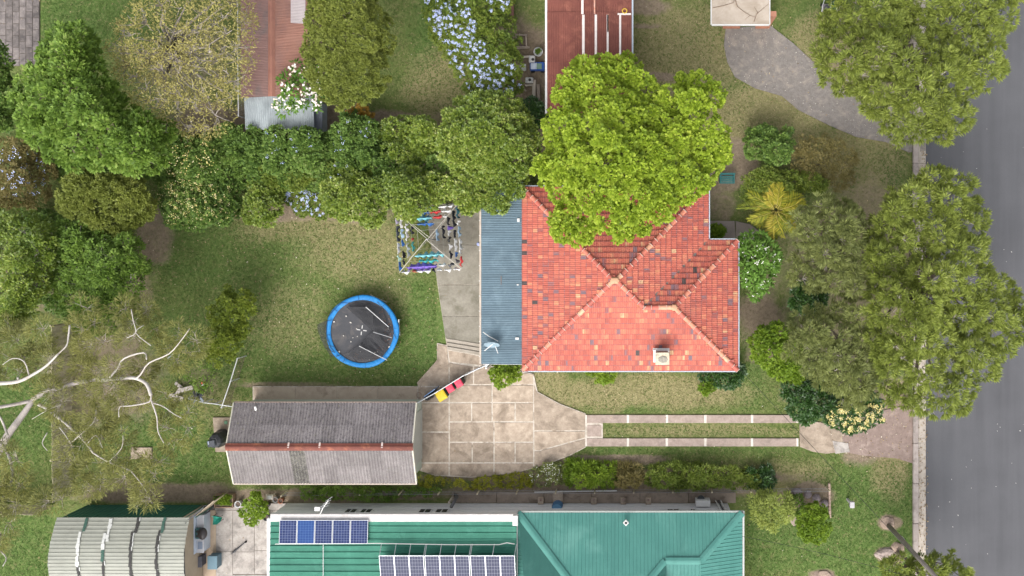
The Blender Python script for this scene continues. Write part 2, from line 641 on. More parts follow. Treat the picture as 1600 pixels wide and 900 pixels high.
slabs(drive, [[(1249, 654), (1296, 662), (1316, 676), (1318, 706), (1290, 709), (1270, 706), (1249, 698)]], CONC_TAN, .035, .01, .0, 8)
slabs(drive, [[(1300, 688), (1325, 692), (1328, 706), (1305, 709)]], CONC_PALE, .055, .01, .0, 9)

# back path behind the house, with three steps
bp = thing('back_path', 'weathered grey concrete path with steps beside the lean-to', 'path', P(715, 440))
tag(bp, kind='structure')
bed(bp, [(664, 318), (752, 318), (752, 553), (698, 541), (681, 426)], MORTAR, .02)
slabs(bp, [[(664, 318), (752, 318), (752, 382), (673, 382)], [(673, 382), (752, 382), (752, 445), (684, 445)],
           [(684, 445), (752, 445), (752, 494), (691, 494)], [(691, 494), (752, 494), (752, 537), (696, 528)]], CONC_GREY, .05, .012, .006, 11)
for i, z in enumerate((.09, .13, .17)):
    y = 528 + i * 6.2
    slabs(bp, [[(697 + i, y), (752, y + 9), (752, y + 14.6), (697.5 + i, y + 5.6)]], surf('step_concrete', (.42, .37, .31), (.3, .26, .21), 3, .9, .4), z, .008, 0, 20 + i)

# garden path north of the garage
gp = thing('garage_path', 'brown concrete strip path beside the grey garage', 'path', P(520, 615))
tag(gp, kind='structure')
bed(gp, rect(395, 603.5, 653, 625), MORTAR, .015)
slabs(gp, [rect(396, 604.5, 462, 624.5), rect(462, 604.5, 527, 624.5), rect(527, 604.5, 590, 624.5), rect(590, 604.5, 652, 624.5)],
      surf('brown_concrete', (.5, .41, .32), (.39, .31, .24), 2, .9, .4, 50, stain=(.2, .15, .115), objvar=.08), .04, .008, .006, 13)

# front path of the house
fp = thing('front_path', 'short grey concrete path by the front corner of the tiled house', 'path', P(1140, 358))
tag(fp, kind='structure')
slabs(fp, [[(1106, 345), (1148, 345), (1150, 374), (1106, 376)], [(1149, 345), (1172, 350), (1188, 362), (1176, 378), (1150, 374)]], surf('path_concrete', (.33, .28, .25), (.25, .21, .19), 2, .9), .04, .01, .004, 14)

# pads
def pad(label, poly, mat, z=.05):
    pts = [P(*q) for q in poly]
    c = sum(pts, Vector()) / len(pts)
    o = MB().prism([(p.x, p.y) for p in pts], -.05, z).build('concrete_pad', mat, None, loc=(c.x, c.y, 0), bevel=.01)
    return tag(o, label, 'concrete pad')


pad('stained concrete pad under the black covered barbecue beside the garage', [(333, 652), (361, 652), (359, 706), (337, 706)], CONC_TAN)
pad('small square concrete pad alone on the back lawn', rect(205, 699, 238, 717), CONC_TAN)

# neighbour's gravel drive and dusty crossing
GRAVEL = surf('grey_gravel', (.25, .225, .205), (.165, .148, .135), 4.5, .95, .9, 12, stain=(.3, .26, .22), stain_scale=1.6, stain_lo=.5, stain_hi=.7)
gd = MB().prism([(P(*q).x, P(*q).y) for q in [(1134, 44), (1204, 40), (1240, 68), (1272, 98), (1300, 130), (1350, 160), (1446, 170), (1446, 236), (1420, 238), (1385, 222), (1338, 214), (1296, 196),
                                              (1248, 172), (1222, 150), (1180, 138), (1148, 120), (1136, 96), (1131, 70)]], -.05, .006)
tag(gd.build('gravel_driveway', GRAVEL), kind='structure')
cr = MB().prism([(P(*q).x, P(*q).y) for q in [(1310, 668), (1345, 650), (1385, 640), (1426, 632), (1426, 724), (1400, 716), (1350, 712), (1318, 706)]], -.05, .008)
tag(cr.build('dirt_crossing', surf('pinkish_dirt', (.30, .225, .195), (.21, .155, .13), 3, .95, .9, 30, stain=(.36, .285, .245), stain_scale=1.6)), kind='structure')

# loose stones on the gravel, fallen leaves and bark everywhere: nobody could count them
def litter(name, n, polys, size, cols, seed):
    r = np.random.default_rng(seed)
    xs, ys = [], []
    for poly, k in polys:
        pl = np.array(poly, float)
        x0, y0 = pl.min(0)
        x1, y1 = pl.max(0)
        x = r.uniform(x0, x1, int(n * k * 3))
        y = r.uniform(y0, y1, int(n * k * 3))
        ok = inside(pl, x, y)
        xs.append(x[ok][:int(n * k)])
        ys.append(y[ok][:int(n * k)])
    px, py = np.concatenate(xs), np.concatenate(ys)
    N = len(px)
    X, Y = (px - NX) / 26, (NY - py) / 26
    a = r.uniform(0, 2 * np.pi, N)
    s = size * r.uniform(.5, 1.4, N)
    Z = np.full(N, .03)
    d = np.stack([np.cos(a), np.sin(a), np.zeros(N)], 1) * s[:, None]
    e = np.stack([-np.sin(a), np.cos(a), np.zeros(N)], 1) * (s * .5)[:, None]
    c = np.stack([X, Y, Z], 1)
    up = np.zeros((N, 3))
    up[:, 2] = r.uniform(0.005, .05, N)
    Vv = np.stack([c - d, c + e + up, c + d + up * .5, c - e + up], 1).reshape(-1, 3)
    me = quads_mesh(name, Vv, N, r.random(N))
    o = link_mesh(name, me, leaf_mat(name + '_bits', cols, 0, .9, .1))
    return tag(o, kind='stuff')


litter('gravel', 700, [([(1134, 44), (1204, 40), (1272, 98), (1350, 160), (1420, 230), (1338, 214), (1248, 172), (1148, 120)], 1)], .035,
       [(0, (.16, .14, .13)), (.8, (.34, .3, .27)), (1, (.6, .56, .5))], 5)
litter('debris', 2600, [([(0, 0), (1420, 0), (1420, 900), (0, 900)], .72), ([(1290, 620), (1430, 620), (1430, 730), (1300, 730)], .12), ([(200, 320), (700, 320), (700, 600), (200, 600)], .16)], .045,
       [(0, (.12, .08, .05)), (.5, (.3, .21, .12)), (.85, (.42, .33, .2)), (1, (.6, .55, .45))], 6)
litter('leaves', 60, [([(1450, 0), (1600, 0), (1600, 900), (1450, 900)], 1)], .04, [(0, (.4, .38, .35)), (1, (.75, .72, .66))], 8)

litter('gutter_leaves', 420, [([(1430, 236), (1449, 236), (1449, 300), (1430, 300)], .2), ([(1430, 640), (1450, 640), (1450, 900), (1430, 900)], .8)], .05, [(0, (.1, .07, .045)), (.6, (.26, .18, .1)), (1, (.4, .33, .2))], 9)

# ---- grass blades
NOGRASS = [PATIO_OUT, rect(914, 645, 1248, 664), rect(914, 682, 1248, 700), [(664, 318), (752, 318), (752, 553), (683, 541), (681, 426)], rect(394, 603, 655, 626), rect(1425, -40, 1700, 960),
           rect(1106, 343, 1190, 378), rect(333, 650, 362, 707), rect(204, 698, 239, 718), rect(360, 626, 652, 760), rect(752, 300, 1155, 580), rect(80, 790, 1162, 960), rect(440, 766, 1162, 800),
           [(1134, 44), (1204, 40), (1240, 68), (1272, 98), (1350, 160), (1446, 170), (1446, 236), (1420, 238), (1338, 214), (1248, 172), (1180, 138), (1136, 96)],
           [(1249, 654), (1330, 660), (1426, 632), (1426, 724), (1350, 712), (1270, 706)], rect(-40, -40, 66, 106), rect(372, -40, 492, 205), rect(850, -40, 990, 180), rect(1110, -40, 1205, 40),
           [(1388, 800), (1408, 806), (1410, 825), (1390, 832), (1376, 820)], rect(914, 660, 942, 685)]
NG = 330000
bx_ = rng.uniform(-40, XK0, NG)
by_ = rng.uniform(-21, 16, NG)
ml, md, mt = masks(bx_, by_)
nz = fbm(bx_, by_, .9, 51)
nz2 = fbm(bx_, by_, 2.7, 61)
keep = (mt * 1.1 + nz * .5 < .78 - .25 * rng.random(NG)) & (rng.random(NG) < .55 + .6 * nz2)
gpx, gpy = bx_ * 26 + NX, NY - by_ * 26
for pl in NOGRASS:
    keep &= ~inside(pl, gpx, gpy)
bx_, by_, ml, md, nz, nz2 = bx_[keep], by_[keep], ml[keep], md[keep], nz[keep], nz2[keep]
N = len(bx_)
a = rng.uniform(0, 2 * np.pi, N)
ln = rng.uniform(.05, .15, N)
wd = rng.uniform(.014, .034, N)
c = np.stack([bx_, by_, np.full(N, -.04)], 1)
d = np.stack([np.cos(a), np.sin(a), rng.uniform(.15, .8, N)], 1) * ln[:, None]
e = np.stack([-np.sin(a), np.cos(a), np.zeros(N)], 1) * wd[:, None]
Vv = np.stack([c - e, c + e, c + d], 1).reshape(-1, 3)
gcol = np.clip(.33 + .36 * md - .36 * ml + (nz - .5) * .5 + (nz2 - .5) * .5 + rng.normal(0, .17, N), 0, 1)
gme = quads_mesh('grass', Vv, N, gcol, 3)
tag(link_mesh('grass', gme, leaf_mat('grass_blades', [(0, (.075, .135, .03)), (.4, (.125, .165, .046)), (.7, (.235, .225, .095)), (1, (.38, .34, .18))], .2, .7, .15)), 'short patchy lawn grass, green and straw coloured', 'grass', kind='stuff')

# ------------------------------------------------------------------ buildings
LIME = [(880, 115), (910, 85), (950, 78), (990, 85), (1010, 120), (1040, 135), (1075, 115), (1115, 120), (1130, 150), (1120, 180), (1148, 205), (1140, 250), (1118, 275), (1090, 305), (1052, 330),
        (1020, 348), (1000, 374), (965, 378), (930, 365), (905, 386), (875, 374), (858, 348), (872, 325), (845, 292), (835, 255), (860, 235), (855, 190), (870, 150)]


def clip_line(poly, a, d):
    """interval of a + t*d inside a convex or simple polygon (2D): sorted crossings"""
    ts = []
    n = len(poly)
    for i in range(n):
        p, q = poly[i], poly[(i + 1) % n]
        e = (q[0] - p[0], q[1] - p[1])
        den = d[0] * e[1] - d[1] * e[0]
        if abs(den) < 1e-9:
            continue
        t = ((p[0] - a[0]) * e[1] - (p[1] - a[1]) * e[0]) / den
        s = ((p[0] - a[0]) * d[1] - (p[1] - a[1]) * d[0]) / den
        if 0 <= s < 1:
            ts.append(t)
    ts.sort()
    return list(zip(ts[::2], ts[1::2]))


def plane_z(poly3):
    a, b, c = [Vector(p) for p in poly3[:3]]
    n = (b - a).cross(c - a)
    return lambda x, y: a.z - (n.x * (x - a.x) + n.y * (y - a.y)) / n.z


def ribbed(name, poly3, direction, spacing, w, h, mat, parent, t=.04):
    """a profiled metal roof plane: flat pan with raised ribs that run along `direction`"""
    mb = MB().plate(poly3, t)
    zf = plane_z(poly3)
    p2 = [(p[0], p[1]) for p in poly3]
    d = Vector(direction).normalized()
    s = Vector((-d.y, d.x))
    offs = [q[0] * s.x + q[1] * s.y for q in p2]
    o = math.floor(min(offs) / spacing) * spacing + spacing * .5
    while o < max(offs):
        for t0, t1 in clip_line(p2, (s.x * o, s.y * o), (d.x, d.y)):
            if t1 - t0 < .05:
                continue
            vs = []
            for tt in (t0, t1):
                for k, hh in ((-w, 0), (-w * .45, h), (w * .45, h), (w, 0)):
                    x, y = s.x * (o + k) + d.x * tt, s.y * (o + k) + d.y * tt
                    vs.append((x, y, zf(x, y) + hh + .001))
            mb.add(vs, [(0, 1, 5, 4), (1, 2, 6, 5), (2, 3, 7, 6), (0, 3, 2, 1), (4, 5, 6, 7)])
        o += spacing
    return mb.build(name, mat, parent)


def corrugated(name, p00, p10, p11, p01, wave, amp, mat, parent, lift=0.0, phase=0.0):
    """a corrugated sheet; ribs run from the edge p00-p10 to the edge p01-p11"""
    p00, p10, p11, p01 = map(Vector, (p00, p10, p11, p01))
    L = (p10 - p00).length
    n = max(6, int(round(L / wave * 5)))
    N = (p10 - p00).cross(p01 - p00).normalized()
    if N.z < 0:
        N = -N
    vs = []
    for i in range(n + 1):
        u = i / n
        h = amp * math.sin(2 * math.pi * u * L / wave + phase) + lift
        vs.append(p00.lerp(p10, u) + N * h)
        vs.append(p01.lerp(p11, u) + N * h)
    fs = [(2 * i, 2 * i + 2, 2 * i + 3, 2 * i + 1) for i in range(n)]
    mb = MB()
    mb.add(vs, fs)
    o = mb.build(name, mat, parent, smooth=True)
    return o


# ---- the tiled house
HE = 3.0
TAN = .427
X0, X1, X2 = P(817, 0, HE).x, P(1106, 0, HE).x, P(1152, 0, HE).x
Y0, Y1, Y2 = P(0, 578, HE).y, P(0, 376, HE).y, P(0, 293, HE).y
hw = (Y2 - Y0) / 2
ym = (Y2 + Y0) / 2
A1 = Vector((X0 + hw, ym, HE + hw * TAN))
A2 = Vector((X1 - hw, ym, HE + hw * TAN))
if A2.x < A1.x + .1:
    A1.x = A2.x = (A1.x + A2.x) / 2
    A1.x -= .08
    A2.x += .08
hr = (Y1 - Y0) / 2
yr = (Y1 + Y0) / 2
R2 = Vector((X2 - hr, yr, HE + hr * TAN))
R1 = Vector((X1 - hr, yr, HE + hr * TAN))
SW, SE, NW, NE = Vector((X0, Y0, HE)), Vector((X2, Y0, HE)), Vector((X0, Y2, HE)), Vector((X1, Y2, HE))
V0, WE = Vector((X1, Y1, HE)), Vector((X2, Y1, HE))

house = thing('house', 'cream house with a red terracotta tiled hip roof in the middle of the yard', 'house', ((X0 + X1) / 2, ym, 0))
WALLM = surf('cream_weatherboard', (.62, .57, .47), (.54, .49, .4), 2, .7, .2)
ov = .45
wp = [(X0 + ov, Y0 + ov), (X2 - ov, Y0 + ov), (X2 - ov, Y1 - ov), (X1 - ov, Y1 - ov), (X1 - ov, Y2 - ov), (X0 + ov, Y2 - ov)]
wall_o = MB().prism(wp, -.05, HE + .08).build('wall', WALLM, house)
WINM = surf('dark_window_glass', (.03, .035, .04), (.05, .055, .06), 1, .1, 0, spec=.6)
TRIMW = surf('white_trim', (.64, .63, .61), (.55, .54, .52), 4, .5, .1)
for xw in (X0 + 2.2, X0 + 6.0, X0 + 9.4):
    w = MB().box((xw, Y0 + ov - .02, 1.7), (1.5, .06, 1.2)).build('window', TRIMW, house)
    MB().box((xw, Y0 + ov - .055, 1.7), (1.36, .02, 1.06)).build('pane', WINM, w)
for yw in (Y0 + 2.0, Y0 + 5.0):
    w = MB().box((X2 - ov + .02, yw, 1.7), (.06, 1.5, 1.2)).build('window', TRIMW, house)
    MB().box((X2 - ov + .055, yw, 1.7), (.02, 1.36, 1.06)).build('pane', WINM, w)

UNDER = surf('dark_red_underlay', (.16, .05, .04), (.12, .04, .03), 3, .9, 0)
rb = MB()
DN = Vector((0, 0, .05))
PLANES = {'south': [SW, SE, R2, R1, A2, A1], 'west': [NW, SW, A1], 'north': [NE, NW, A1, A2], 'east': [V0, NE, A2, R1], 'wing_north': [WE, V0, R1, R2], 'wing_east': [SE, WE, R2]}
for pl in PLANES.values():
    rb.plate([p - DN for p in pl], .03)
roof = rb.build('roof', UNDER, house)


def tile_mat():
    m, nt, b = nodes_of('terracotta_tiles')
    a = nt.nodes.new('ShaderNodeAttribute')
    a.attribute_name = 'rnd'
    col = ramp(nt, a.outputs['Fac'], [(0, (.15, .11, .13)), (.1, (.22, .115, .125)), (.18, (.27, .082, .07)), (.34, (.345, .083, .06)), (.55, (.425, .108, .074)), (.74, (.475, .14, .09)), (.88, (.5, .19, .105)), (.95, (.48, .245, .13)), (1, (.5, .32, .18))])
    n = noise_out(nt, 8, 5, .8)
    col = mix(nt, maprange(nt, n, .5, .66, 0, .55), col, (.22, .085, .075))
    n2 = noise_out(nt, 1.2, 6, .7)
    col = mix(nt, maprange(nt, n2, .52, .75, 0, .42), col, (.27, .115, .10))
    n4 = noise_out(nt, 13, 4, .8)
    col = mix(nt, maprange(nt, n4, .6, .7, 0, .55), col, (.4, .3, .27))
    n5 = noise_out(nt, .5, 4, .6)
    col = mix(nt, maprange(nt, n5, .5, .75, 0, .3), col, (.3, .12, .09))
    nt.links.new(col, b.inputs['Base Color'])
    b.inputs['Roughness'].default_value = .75
    b.inputs['Specular IOR Level'].default_value = .3
    n3 = noise_out(nt, 70, 3, .7)
    bump(nt, b, n3, .25, .01)
    return m


TILE = tile_mat()
DARKT = surf('dark_replacement_tile', (.055, .045, .045), (.08, .06, .055), 6, .6, .2)
TW, TG, TL = .212, .335, .385
PROF = [(-.106, .022), (-.088, .024), (-.078, .004), (-.028, .003), (-.012, .018), (.006, .018), (.018, .003), (.082, .003), (.106, .020)]


def tile_mesh(val, name='tile'):
    """a pressed tile: two pans between ribs, a rounded nose, coloured dark for lap shade and dirt, that stands clear of the tile below"""
    vs = []
    n = len(PROF)
    for v, dz in ((0, .034), (.055, .035), (TL, .0)):
        for x, h in PROF:
            vs.append((x, v, h * .8 + dz))
    for x, h in PROF:
        vs.append((x, 0.03, h - .01))
    m = n - 1
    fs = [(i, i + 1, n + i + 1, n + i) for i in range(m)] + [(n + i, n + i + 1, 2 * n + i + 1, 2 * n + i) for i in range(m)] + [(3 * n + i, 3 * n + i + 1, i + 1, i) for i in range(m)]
    me = bpy.data.meshes.new(name)
    me.from_pydata(vs, [], fs)
    at = me.attributes.new('rnd', 'FLOAT', 'FACE')
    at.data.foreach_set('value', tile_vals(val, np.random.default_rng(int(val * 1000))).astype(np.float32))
    me.update()
    return me


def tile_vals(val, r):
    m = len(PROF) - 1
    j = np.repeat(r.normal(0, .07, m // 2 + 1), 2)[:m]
    nose = np.clip(.2 + (val - .5) * .2 + r.normal(0, .05, m), .12, 1)  # nose strip darkened: row-line shade plus lap dirt put into the colour
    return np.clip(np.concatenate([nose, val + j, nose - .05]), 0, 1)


rt = random.Random(11)


def tile_val(x=0., y=0.):
    cl = float(fbm(np.array([x]), np.array([y]), .8, 77)[0])
    v = rt.gauss(.56 + (cl - .5) * .6, .12)
    if rt.random() < .05 + .3 * max(0, cl - .5):
        v = rt.uniform(.02, .22)
    elif rt.random() < .03:
        v = rt.uniform(.86, 1)
    return min(1, max(0, v))


tiles = []
HOUSE_L = wl_of(house)
for nm, pl in PLANES.items():
    a, b_ = (pl[0], pl[1])
    U = (b_ - a).normalized()
    N = None
    n_ = Vector((U.y, -U.x, 0))                                   # outward, level
    inward = -n_
    Vv_ = (inward + Vector((0, 0, TAN))).normalized()
    N = U.cross(Vv_)
    if N.z < 0:
        N = -N
    poly2 = [((p - a).dot(U), (p - a).dot(Vv_)) for p in pl]
    us = [q[0] for q in poly2]
    vs_ = [q[1] for q in poly2]
    pa = np.array(poly2)
    j = 0
    v = -.05
    while v < max(vs_):
        row_off = rt.uniform(-.01, .01)
        n = int((max(us) - min(us)) / TW) + 2
        for i in range(n):
            u = min(us) + (i + .5) * TW + row_off
            cen = np.array([u]), np.array([max(v + TG * .5, .03)])
            if inside(pa, *cen)[0] or edge_dist(pa, *cen)[0] < .06:
                o = a + U * u + Vv_ * v
                tiles.append((o + N * rt.uniform(-.004, .004), U, Vv_, N, tile_val(o.x, o.y), nm))
        j += 1
        v += TG
# tiles replaced with dark ones
DARKS = [(819, 398), (820.5, 442), (1085, 418), (1067.6, 436), (994, 547), (820, 378), (834, 472)]
cells = []
dark_idx = set()
for px, py in DARKS:
    best = min(range(len(tiles)), key=lambda k: (P(px, py, tiles[k][0].z).xy - (tiles[k][0] + tiles[k][2] * .17).xy).length)
    dark_idx.add(best)
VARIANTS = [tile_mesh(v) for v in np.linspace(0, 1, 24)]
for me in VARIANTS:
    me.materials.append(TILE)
dm = tile_mesh(.5)
dm.materials.append(DARKT)
# the 300 nearest the lens and clear of the tree stay single, the rest are joined
order = []
for k, t in enumerate(tiles):
    c = t[0]
    px, py = c.x * FPX / (CAM_H - c.z) + NX, NY - c.y * FPX / (CAM_H - c.z)
    if not inside(LIME, np.array([px]), np.array([py]))[0]:
        order.append((-c.z, k))
order.sort()
single = set(k for _, k in order[:293]) | dark_idx
bigV, bigA = [], []
rnj = np.random.default_rng(99)
nface = (len(PROF) - 1) * 3
tmpl = np.array([v.co[:] for v in VARIANTS[0].vertices])
fidx = np.array([p.vertices[:] for p in VARIANTS[0].polygons])
for k, (o, U, W, N, val, nm) in enumerate(tiles):
    M3 = Matrix((U, W, N)).transposed()
    rot = Matrix.Rotation(rt.gauss(0, .012), 3, 'Z') @ Matrix.Rotation(rt.gauss(0, .006), 3, 'X')
    M3 = M3 @ rot
    if k in single:
        me = dm if k in dark_idx else VARIANTS[int(val * 23.99)]
        ob = bpy.data.objects.new('tile', me)
        COL.objects.link(ob)
        ob.parent = roof
        M4 = M3.to_4x4()
        M4.translation = o - HOUSE_L
        ob.matrix_local = M4
        if k in dark_idx:
            ob['label'] = 'dark replacement tile'
    else:
        w = tmpl @ np.array(M3).T + np.array(o - HOUSE_L)
        bigV.append(w[fidx].reshape(-1, 3))
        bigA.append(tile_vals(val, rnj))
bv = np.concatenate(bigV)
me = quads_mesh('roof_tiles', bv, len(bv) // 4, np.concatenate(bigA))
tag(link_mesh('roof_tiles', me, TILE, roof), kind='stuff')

# hip and ridge caps, each a half round tile
def cap_mat():
    m, nt, b = nodes_of('ridge_cap_tiles')
    oi = nt.nodes.new('ShaderNodeObjectInfo')
    col = ramp(nt, oi.outputs['Random'], [(0, (.33, .085, .06)), (.5, (.48, .12, .085)), (.8, (.55, .21, .13)), (1, (.60, .36, .22))])
    n = noise_out(nt, 8, 5, .7)
    col = mix(nt, maprange(nt, n, .5, .7, 0, .5), col, (.2, .07, .06))
    nt.links.new(col, b.inputs['Base Color'])
    b.inputs['Roughness'].default_value = .7
    return m


CAPM = cap_mat()
MORT = surf('ridge_mortar', (.55, .42, .36), (.42, .3, .25), 6, .9, .3)


def caps(a, b, L=.40):
    a, b = Vector(a), Vector(b)
    D = b - a
    n = max(1, int(D.length / L))
    d = D.normalized()
    s = d.cross(Vector((0, 0, 1))).normalized()
    u = s.cross(d)
    if u.z < 0:
        u = -u
    for i in range(n):
        p, q = a + D * (i / n), a + D * ((i + 1.12) / n)
        mb = MB()
        vs = []
        for pt, r, lift in ((p, .135, .05), (q, .115, .03)):
            for k in range(7):
                an = math.pi * k / 6
                vs.append(pt + s * math.cos(an) * r + u * (math.sin(an) * r * .75 + lift - .05))
        mb.add(vs, [(k, k + 1, 7 + k + 1, 7 + k) for k in range(6)] + [tuple(range(7))[::-1], tuple(range(7, 14))])
        mb.build('ridge_cap', CAPM, roof)
    # mortar bedding shows as pale joints
    mb = MB()
    for i in range(n + 1):
        pt = a + D * (i / n)
        mb.box(pt + u * .075, (.25, .03, .09), M=Matrix((s, d, u)).transposed())
    mb.build('cap_mortar', MORT, roof)


for a, b in ((SW, A1), (NW, A1), (NE, A2), (A2, R1), (R2, R1), (SE, R2), (WE, R2)):
    caps(a + Vector((0, 0, .03)), b + Vector((0, 0, .03)))
for p in (A1, A2, R2):
    MB().lathe((p.x, p.y, p.z), [(.2, -.02), (.2, .10), (.15, .16), (.05, .18)], 6).build('ridge_end_cap', surf('pale_cap_tile', (.56, .33, .2), (.48, .25, .15), 6, .7), roof)
# valley
vm = MB()
d = (R1 - V0).normalized()
s = d.cross(Vector((0, 0, 1))).normalized() * .07
vm.add([V0 - s + Vector((0, 0, .035)), V0 + s + Vector((0, 0, .035)), R1 + s + Vector((0, 0, .035)), R1 - s + Vector((0, 0, .035))], [(0, 1, 2, 3)])
vm.build('valley_gutter', surf('valley_metal', (.12, .11, .10), (.17, .14, .12), 4, .7), roof)
GUT = surf('pale_blue_gutter', (.44, .50, .56), (.36, .41, .46), 5, .5, .1)
ring = [SW, SE, WE, V0, NE, NW]
for i, a in enumerate(ring):
    if i == 5:
        continue
    b = ring[(i + 1) % 6]
    e = (b - a).normalized()
    o = Vector((e.y, -e.x, 0)) * .07
    MB().bar(a + o - e * .0 + Vector((0, 0, -.06)), b + o + Vector((0, 0, -.06)), .1, .12).build('gutter', GUT, house)
    MB().bar(a + o * .2 + e * .1 + Vector((0, 0, -.2)), b + o * .2 - e * .1 + Vector((0, 0, -.2)), .03, .2).build('fascia', TRIMW, house)

# chimney
BRK = surf('red_brown_brick', (.27, .12, .085), (.2, .085, .065), 9, .9, .4)
cx, cy = P(1034, 557, 4.0).x, P(1034, 557, 4.0).y
ch = MB().box((cx, cy, 4.0), (.66, .58, 1.6)).build('chimney', BRK, house)
tag(ch, 'stub of brown brick chimney')
for k in range(7):
    MB().box((cx, cy, 3.9 + k * .13), (.672, .592, .012)).build('mortar_course', MORT, ch)
MB().box((cx, cy, 4.84), (.76, .68, .09)).build('cap', surf('cream_cement', (.62, .55, .42), (.45, .38, .28), 7, .9, .5, stain=(.2, .17, .13), stain_scale=3), ch, bevel=.02)
MB().lathe((cx + .03, cy - .04, 4.88), [(.24, 0), (.2, .03), (.12, .045)], 7, 1.2, .9).build('cement_dome', surf('grey_cement', (.4, .36, .29), (.2, .185, .16), 9, .9, .6), ch)
fl = MB()
fl.box((cx - .03, cy + .36, 3.88), (.92, .16, .05), M=Matrix.Rotation(-.4, 3, 'X'))
fl.box((cx - .4, cy, 3.78), (.12, .8, .05), M=Matrix.Rotation(.4, 3, 'X'))
fl.box((cx + .38, cy, 3.78), (.1, .7, .05), M=Matrix.Rotation(.4, 3, 'X'))
fl.build('flashing', TRIMW, ch)

# ---- blue lean-to behind the house
LZ0, LZ1 = 2.72, 2.92
lt = thing('lean_to', 'blue-grey corrugated metal lean-to roof joined to the tiled house', 'lean-to', (P(785, 440).x, P(785, 440).y, 0))
BLUEM = surf('blue_grey_metal', (.115, .17, .205), (.09, .135, .165), 1.2, .6, .08, 12, metal=.0, stain=(.14, .2, .235), stain_scale=.6, objvar=.05, spec=.2, streak=(.25, 2.5, (.065, .095, .115), .6))
xa, xb = P(752, 0, LZ0).x, P(818, 0, LZ1).x
yt, ybm = P(0, 285, 2.8).y, P(0, 569, 2.8).y
ns = 13
for i in range(ns):
    ya, yb2 = ybm + (yt - ybm) * i / ns, ybm + (yt - ybm) * (i + 1.02) / ns
    corrugated('roof_sheet', (xa, ya, LZ0), (xa, yb2, LZ0), (xb, yb2, LZ1), (xb, ya, LZ1), .095, .012, BLUEM, lt, lift=.002 * (i % 2))
MB().bar((xa - .06, ybm, LZ0 - .06), (xa - .06, yt, LZ0 - .06), .1, .1).build('gutter', surf('tan_gutter', (.5, .43, .36), (.4, .33, .27), 4, .6), lt)
MB().bar((xa + .02, ybm, LZ0 - .13), (xb, ybm, LZ1 - .13), .05, .14).build('fascia', TRIMW, lt)
for yy in (ybm + .2, (ybm + yt) / 2, yt - .3):
    MB().box((xa + .12, yy, LZ0 / 2 - .06), (.09, .09, LZ0 - .12)).build('post', TRIMW, lt)
for k in range(12):
    yy = ybm + (yt - ybm) * (k + .5) / 12
    MB().box((xa - .1, yy, LZ0 - .0), (.05, .04, .05)).build('gutter_bracket', TRIMW, lt)

# satellite dish standing on the lean-to
dz = 2.83
dp = P(771, 537, dz + .15)
dish = thing('satellite_dish', 'blue-grey satellite dish on white arms on the lean-to roof', 'satellite dish', (dp.x, dp.y, dz))
dm_ = MB()
vs, fs = [], []
for i, (r, h) in enumerate(((0.02, 0), (.2, .02), (.38, .07), (.45, .10))):
    for k in range(16):
        an = 2 * math.pi * k / 16
        q = Matrix.Rotation(R(58), 3, 'X') @ Vector((r * math.cos(an), r * .8 * math.sin(an), h))
        vs.append(q + Vector((dp.x - .05, dp.y + .05, dz + .42)))
for i in range(3):
    for k in range(16):
        fs.append((i * 16 + k, i * 16 + (k + 1) % 16, (i + 1) * 16 + (k + 1) % 16, (i + 1) * 16 + k))
dm_.add(vs, fs).build('dish', surf('dish_paint', (.24, .31, .36), (.2, .27, .31), 3, .5), dish, smooth=True)
am = MB()
am.tube([P(755, 519, dz + .06), P(765, 526, dz + .25), P(778, 533, dz + .42)], .025, 6)
am.build('arm', TRIMW, dish)
MB().tube([P(757, 548, dz + .04), P(772, 536, dz + .38)], .025, 6).build('stay', TRIMW, dish)
MB().tube([P(772, 536, dz + .05), P(772, 536, dz + .5)], .035, 6).build('mast', TRIMW, dish)
MB().tube([P(778, 552, dz + .12), P(774, 541, dz + .38)], .02, 5).build('feed_arm', TRIMW, dish)
MB().box(P(808, 529, 2.93), (.2, .12, .06)).build('junction_box', TRIMW, lt)
MB().box(P(810, 344, 2.94), (.14, .2, .06)).build('roof_vent', TRIMW, lt)
MB().box(P(809, 445, 2.93), (.1, .07, .04)).build('roof_vent', TRIMW, lt)
MB().box(P(783, 438, 2.85), (.05, .5, .02)).build('rust_streak_patch', surf('patch_metal', (.12, .13, .14), (.18, .14, .12), 4, .7), lt)
hb = P(760, 575, 2.6)
MB().tube([(hb.x, hb.y, 0), (hb.x, hb.y, 2.75)], .05, 6).build('downpipe', TRIMW, lt)
MB().bar((hb.x, hb.y, 2.62), (xa + .3, ybm, 2.68), .1, .08).build('gutter_elbow', TRIMW, lt)

# ---- the grey garage
GE, GR = 2.4, 3.3
gx0, gx1 = P(365.5, 0, GE).x, P(651, 0, GE).x
gyN, gyS = P(0, 629.5, GE).y, P(0, 755, GE).y
gym = (gyN + gyS) / 2
garage = thing('garage', 'long garage with a lichened grey corrugated gable roof and rusty ridge', 'garage', ((gx0 + gx1) / 2, gym, 0))
GW = surf('pale_green_fibro', (.55, .60, .50), (.47, .51, .42), 3, .8, .1)
gb = MB().prism([(gx0 + .12, gyS + .25), (gx1 - .3, gyS + .25), (gx1 - .3, gyN - .25), (gx0 + .12, gyN - .25)], -.05, GE)
gb.build('wall', GW, garage)
for xg in (gx0 + .12, gx1 - .34):
    m_ = MB()
    m_.add([(xg, gyS + .25, GE), (xg, gyN - .25, GE), (xg, gym, GR - .08), (xg + .04, gyS + .25, GE), (xg + .04, gyN - .25, GE), (xg + .04, gym, GR - .08)],
           [(0, 1, 2), (5, 4, 3), (0, 2, 5, 3), (2, 1, 4, 5), (1, 0, 3, 4)])
    m_.build('gable', GW, garage)
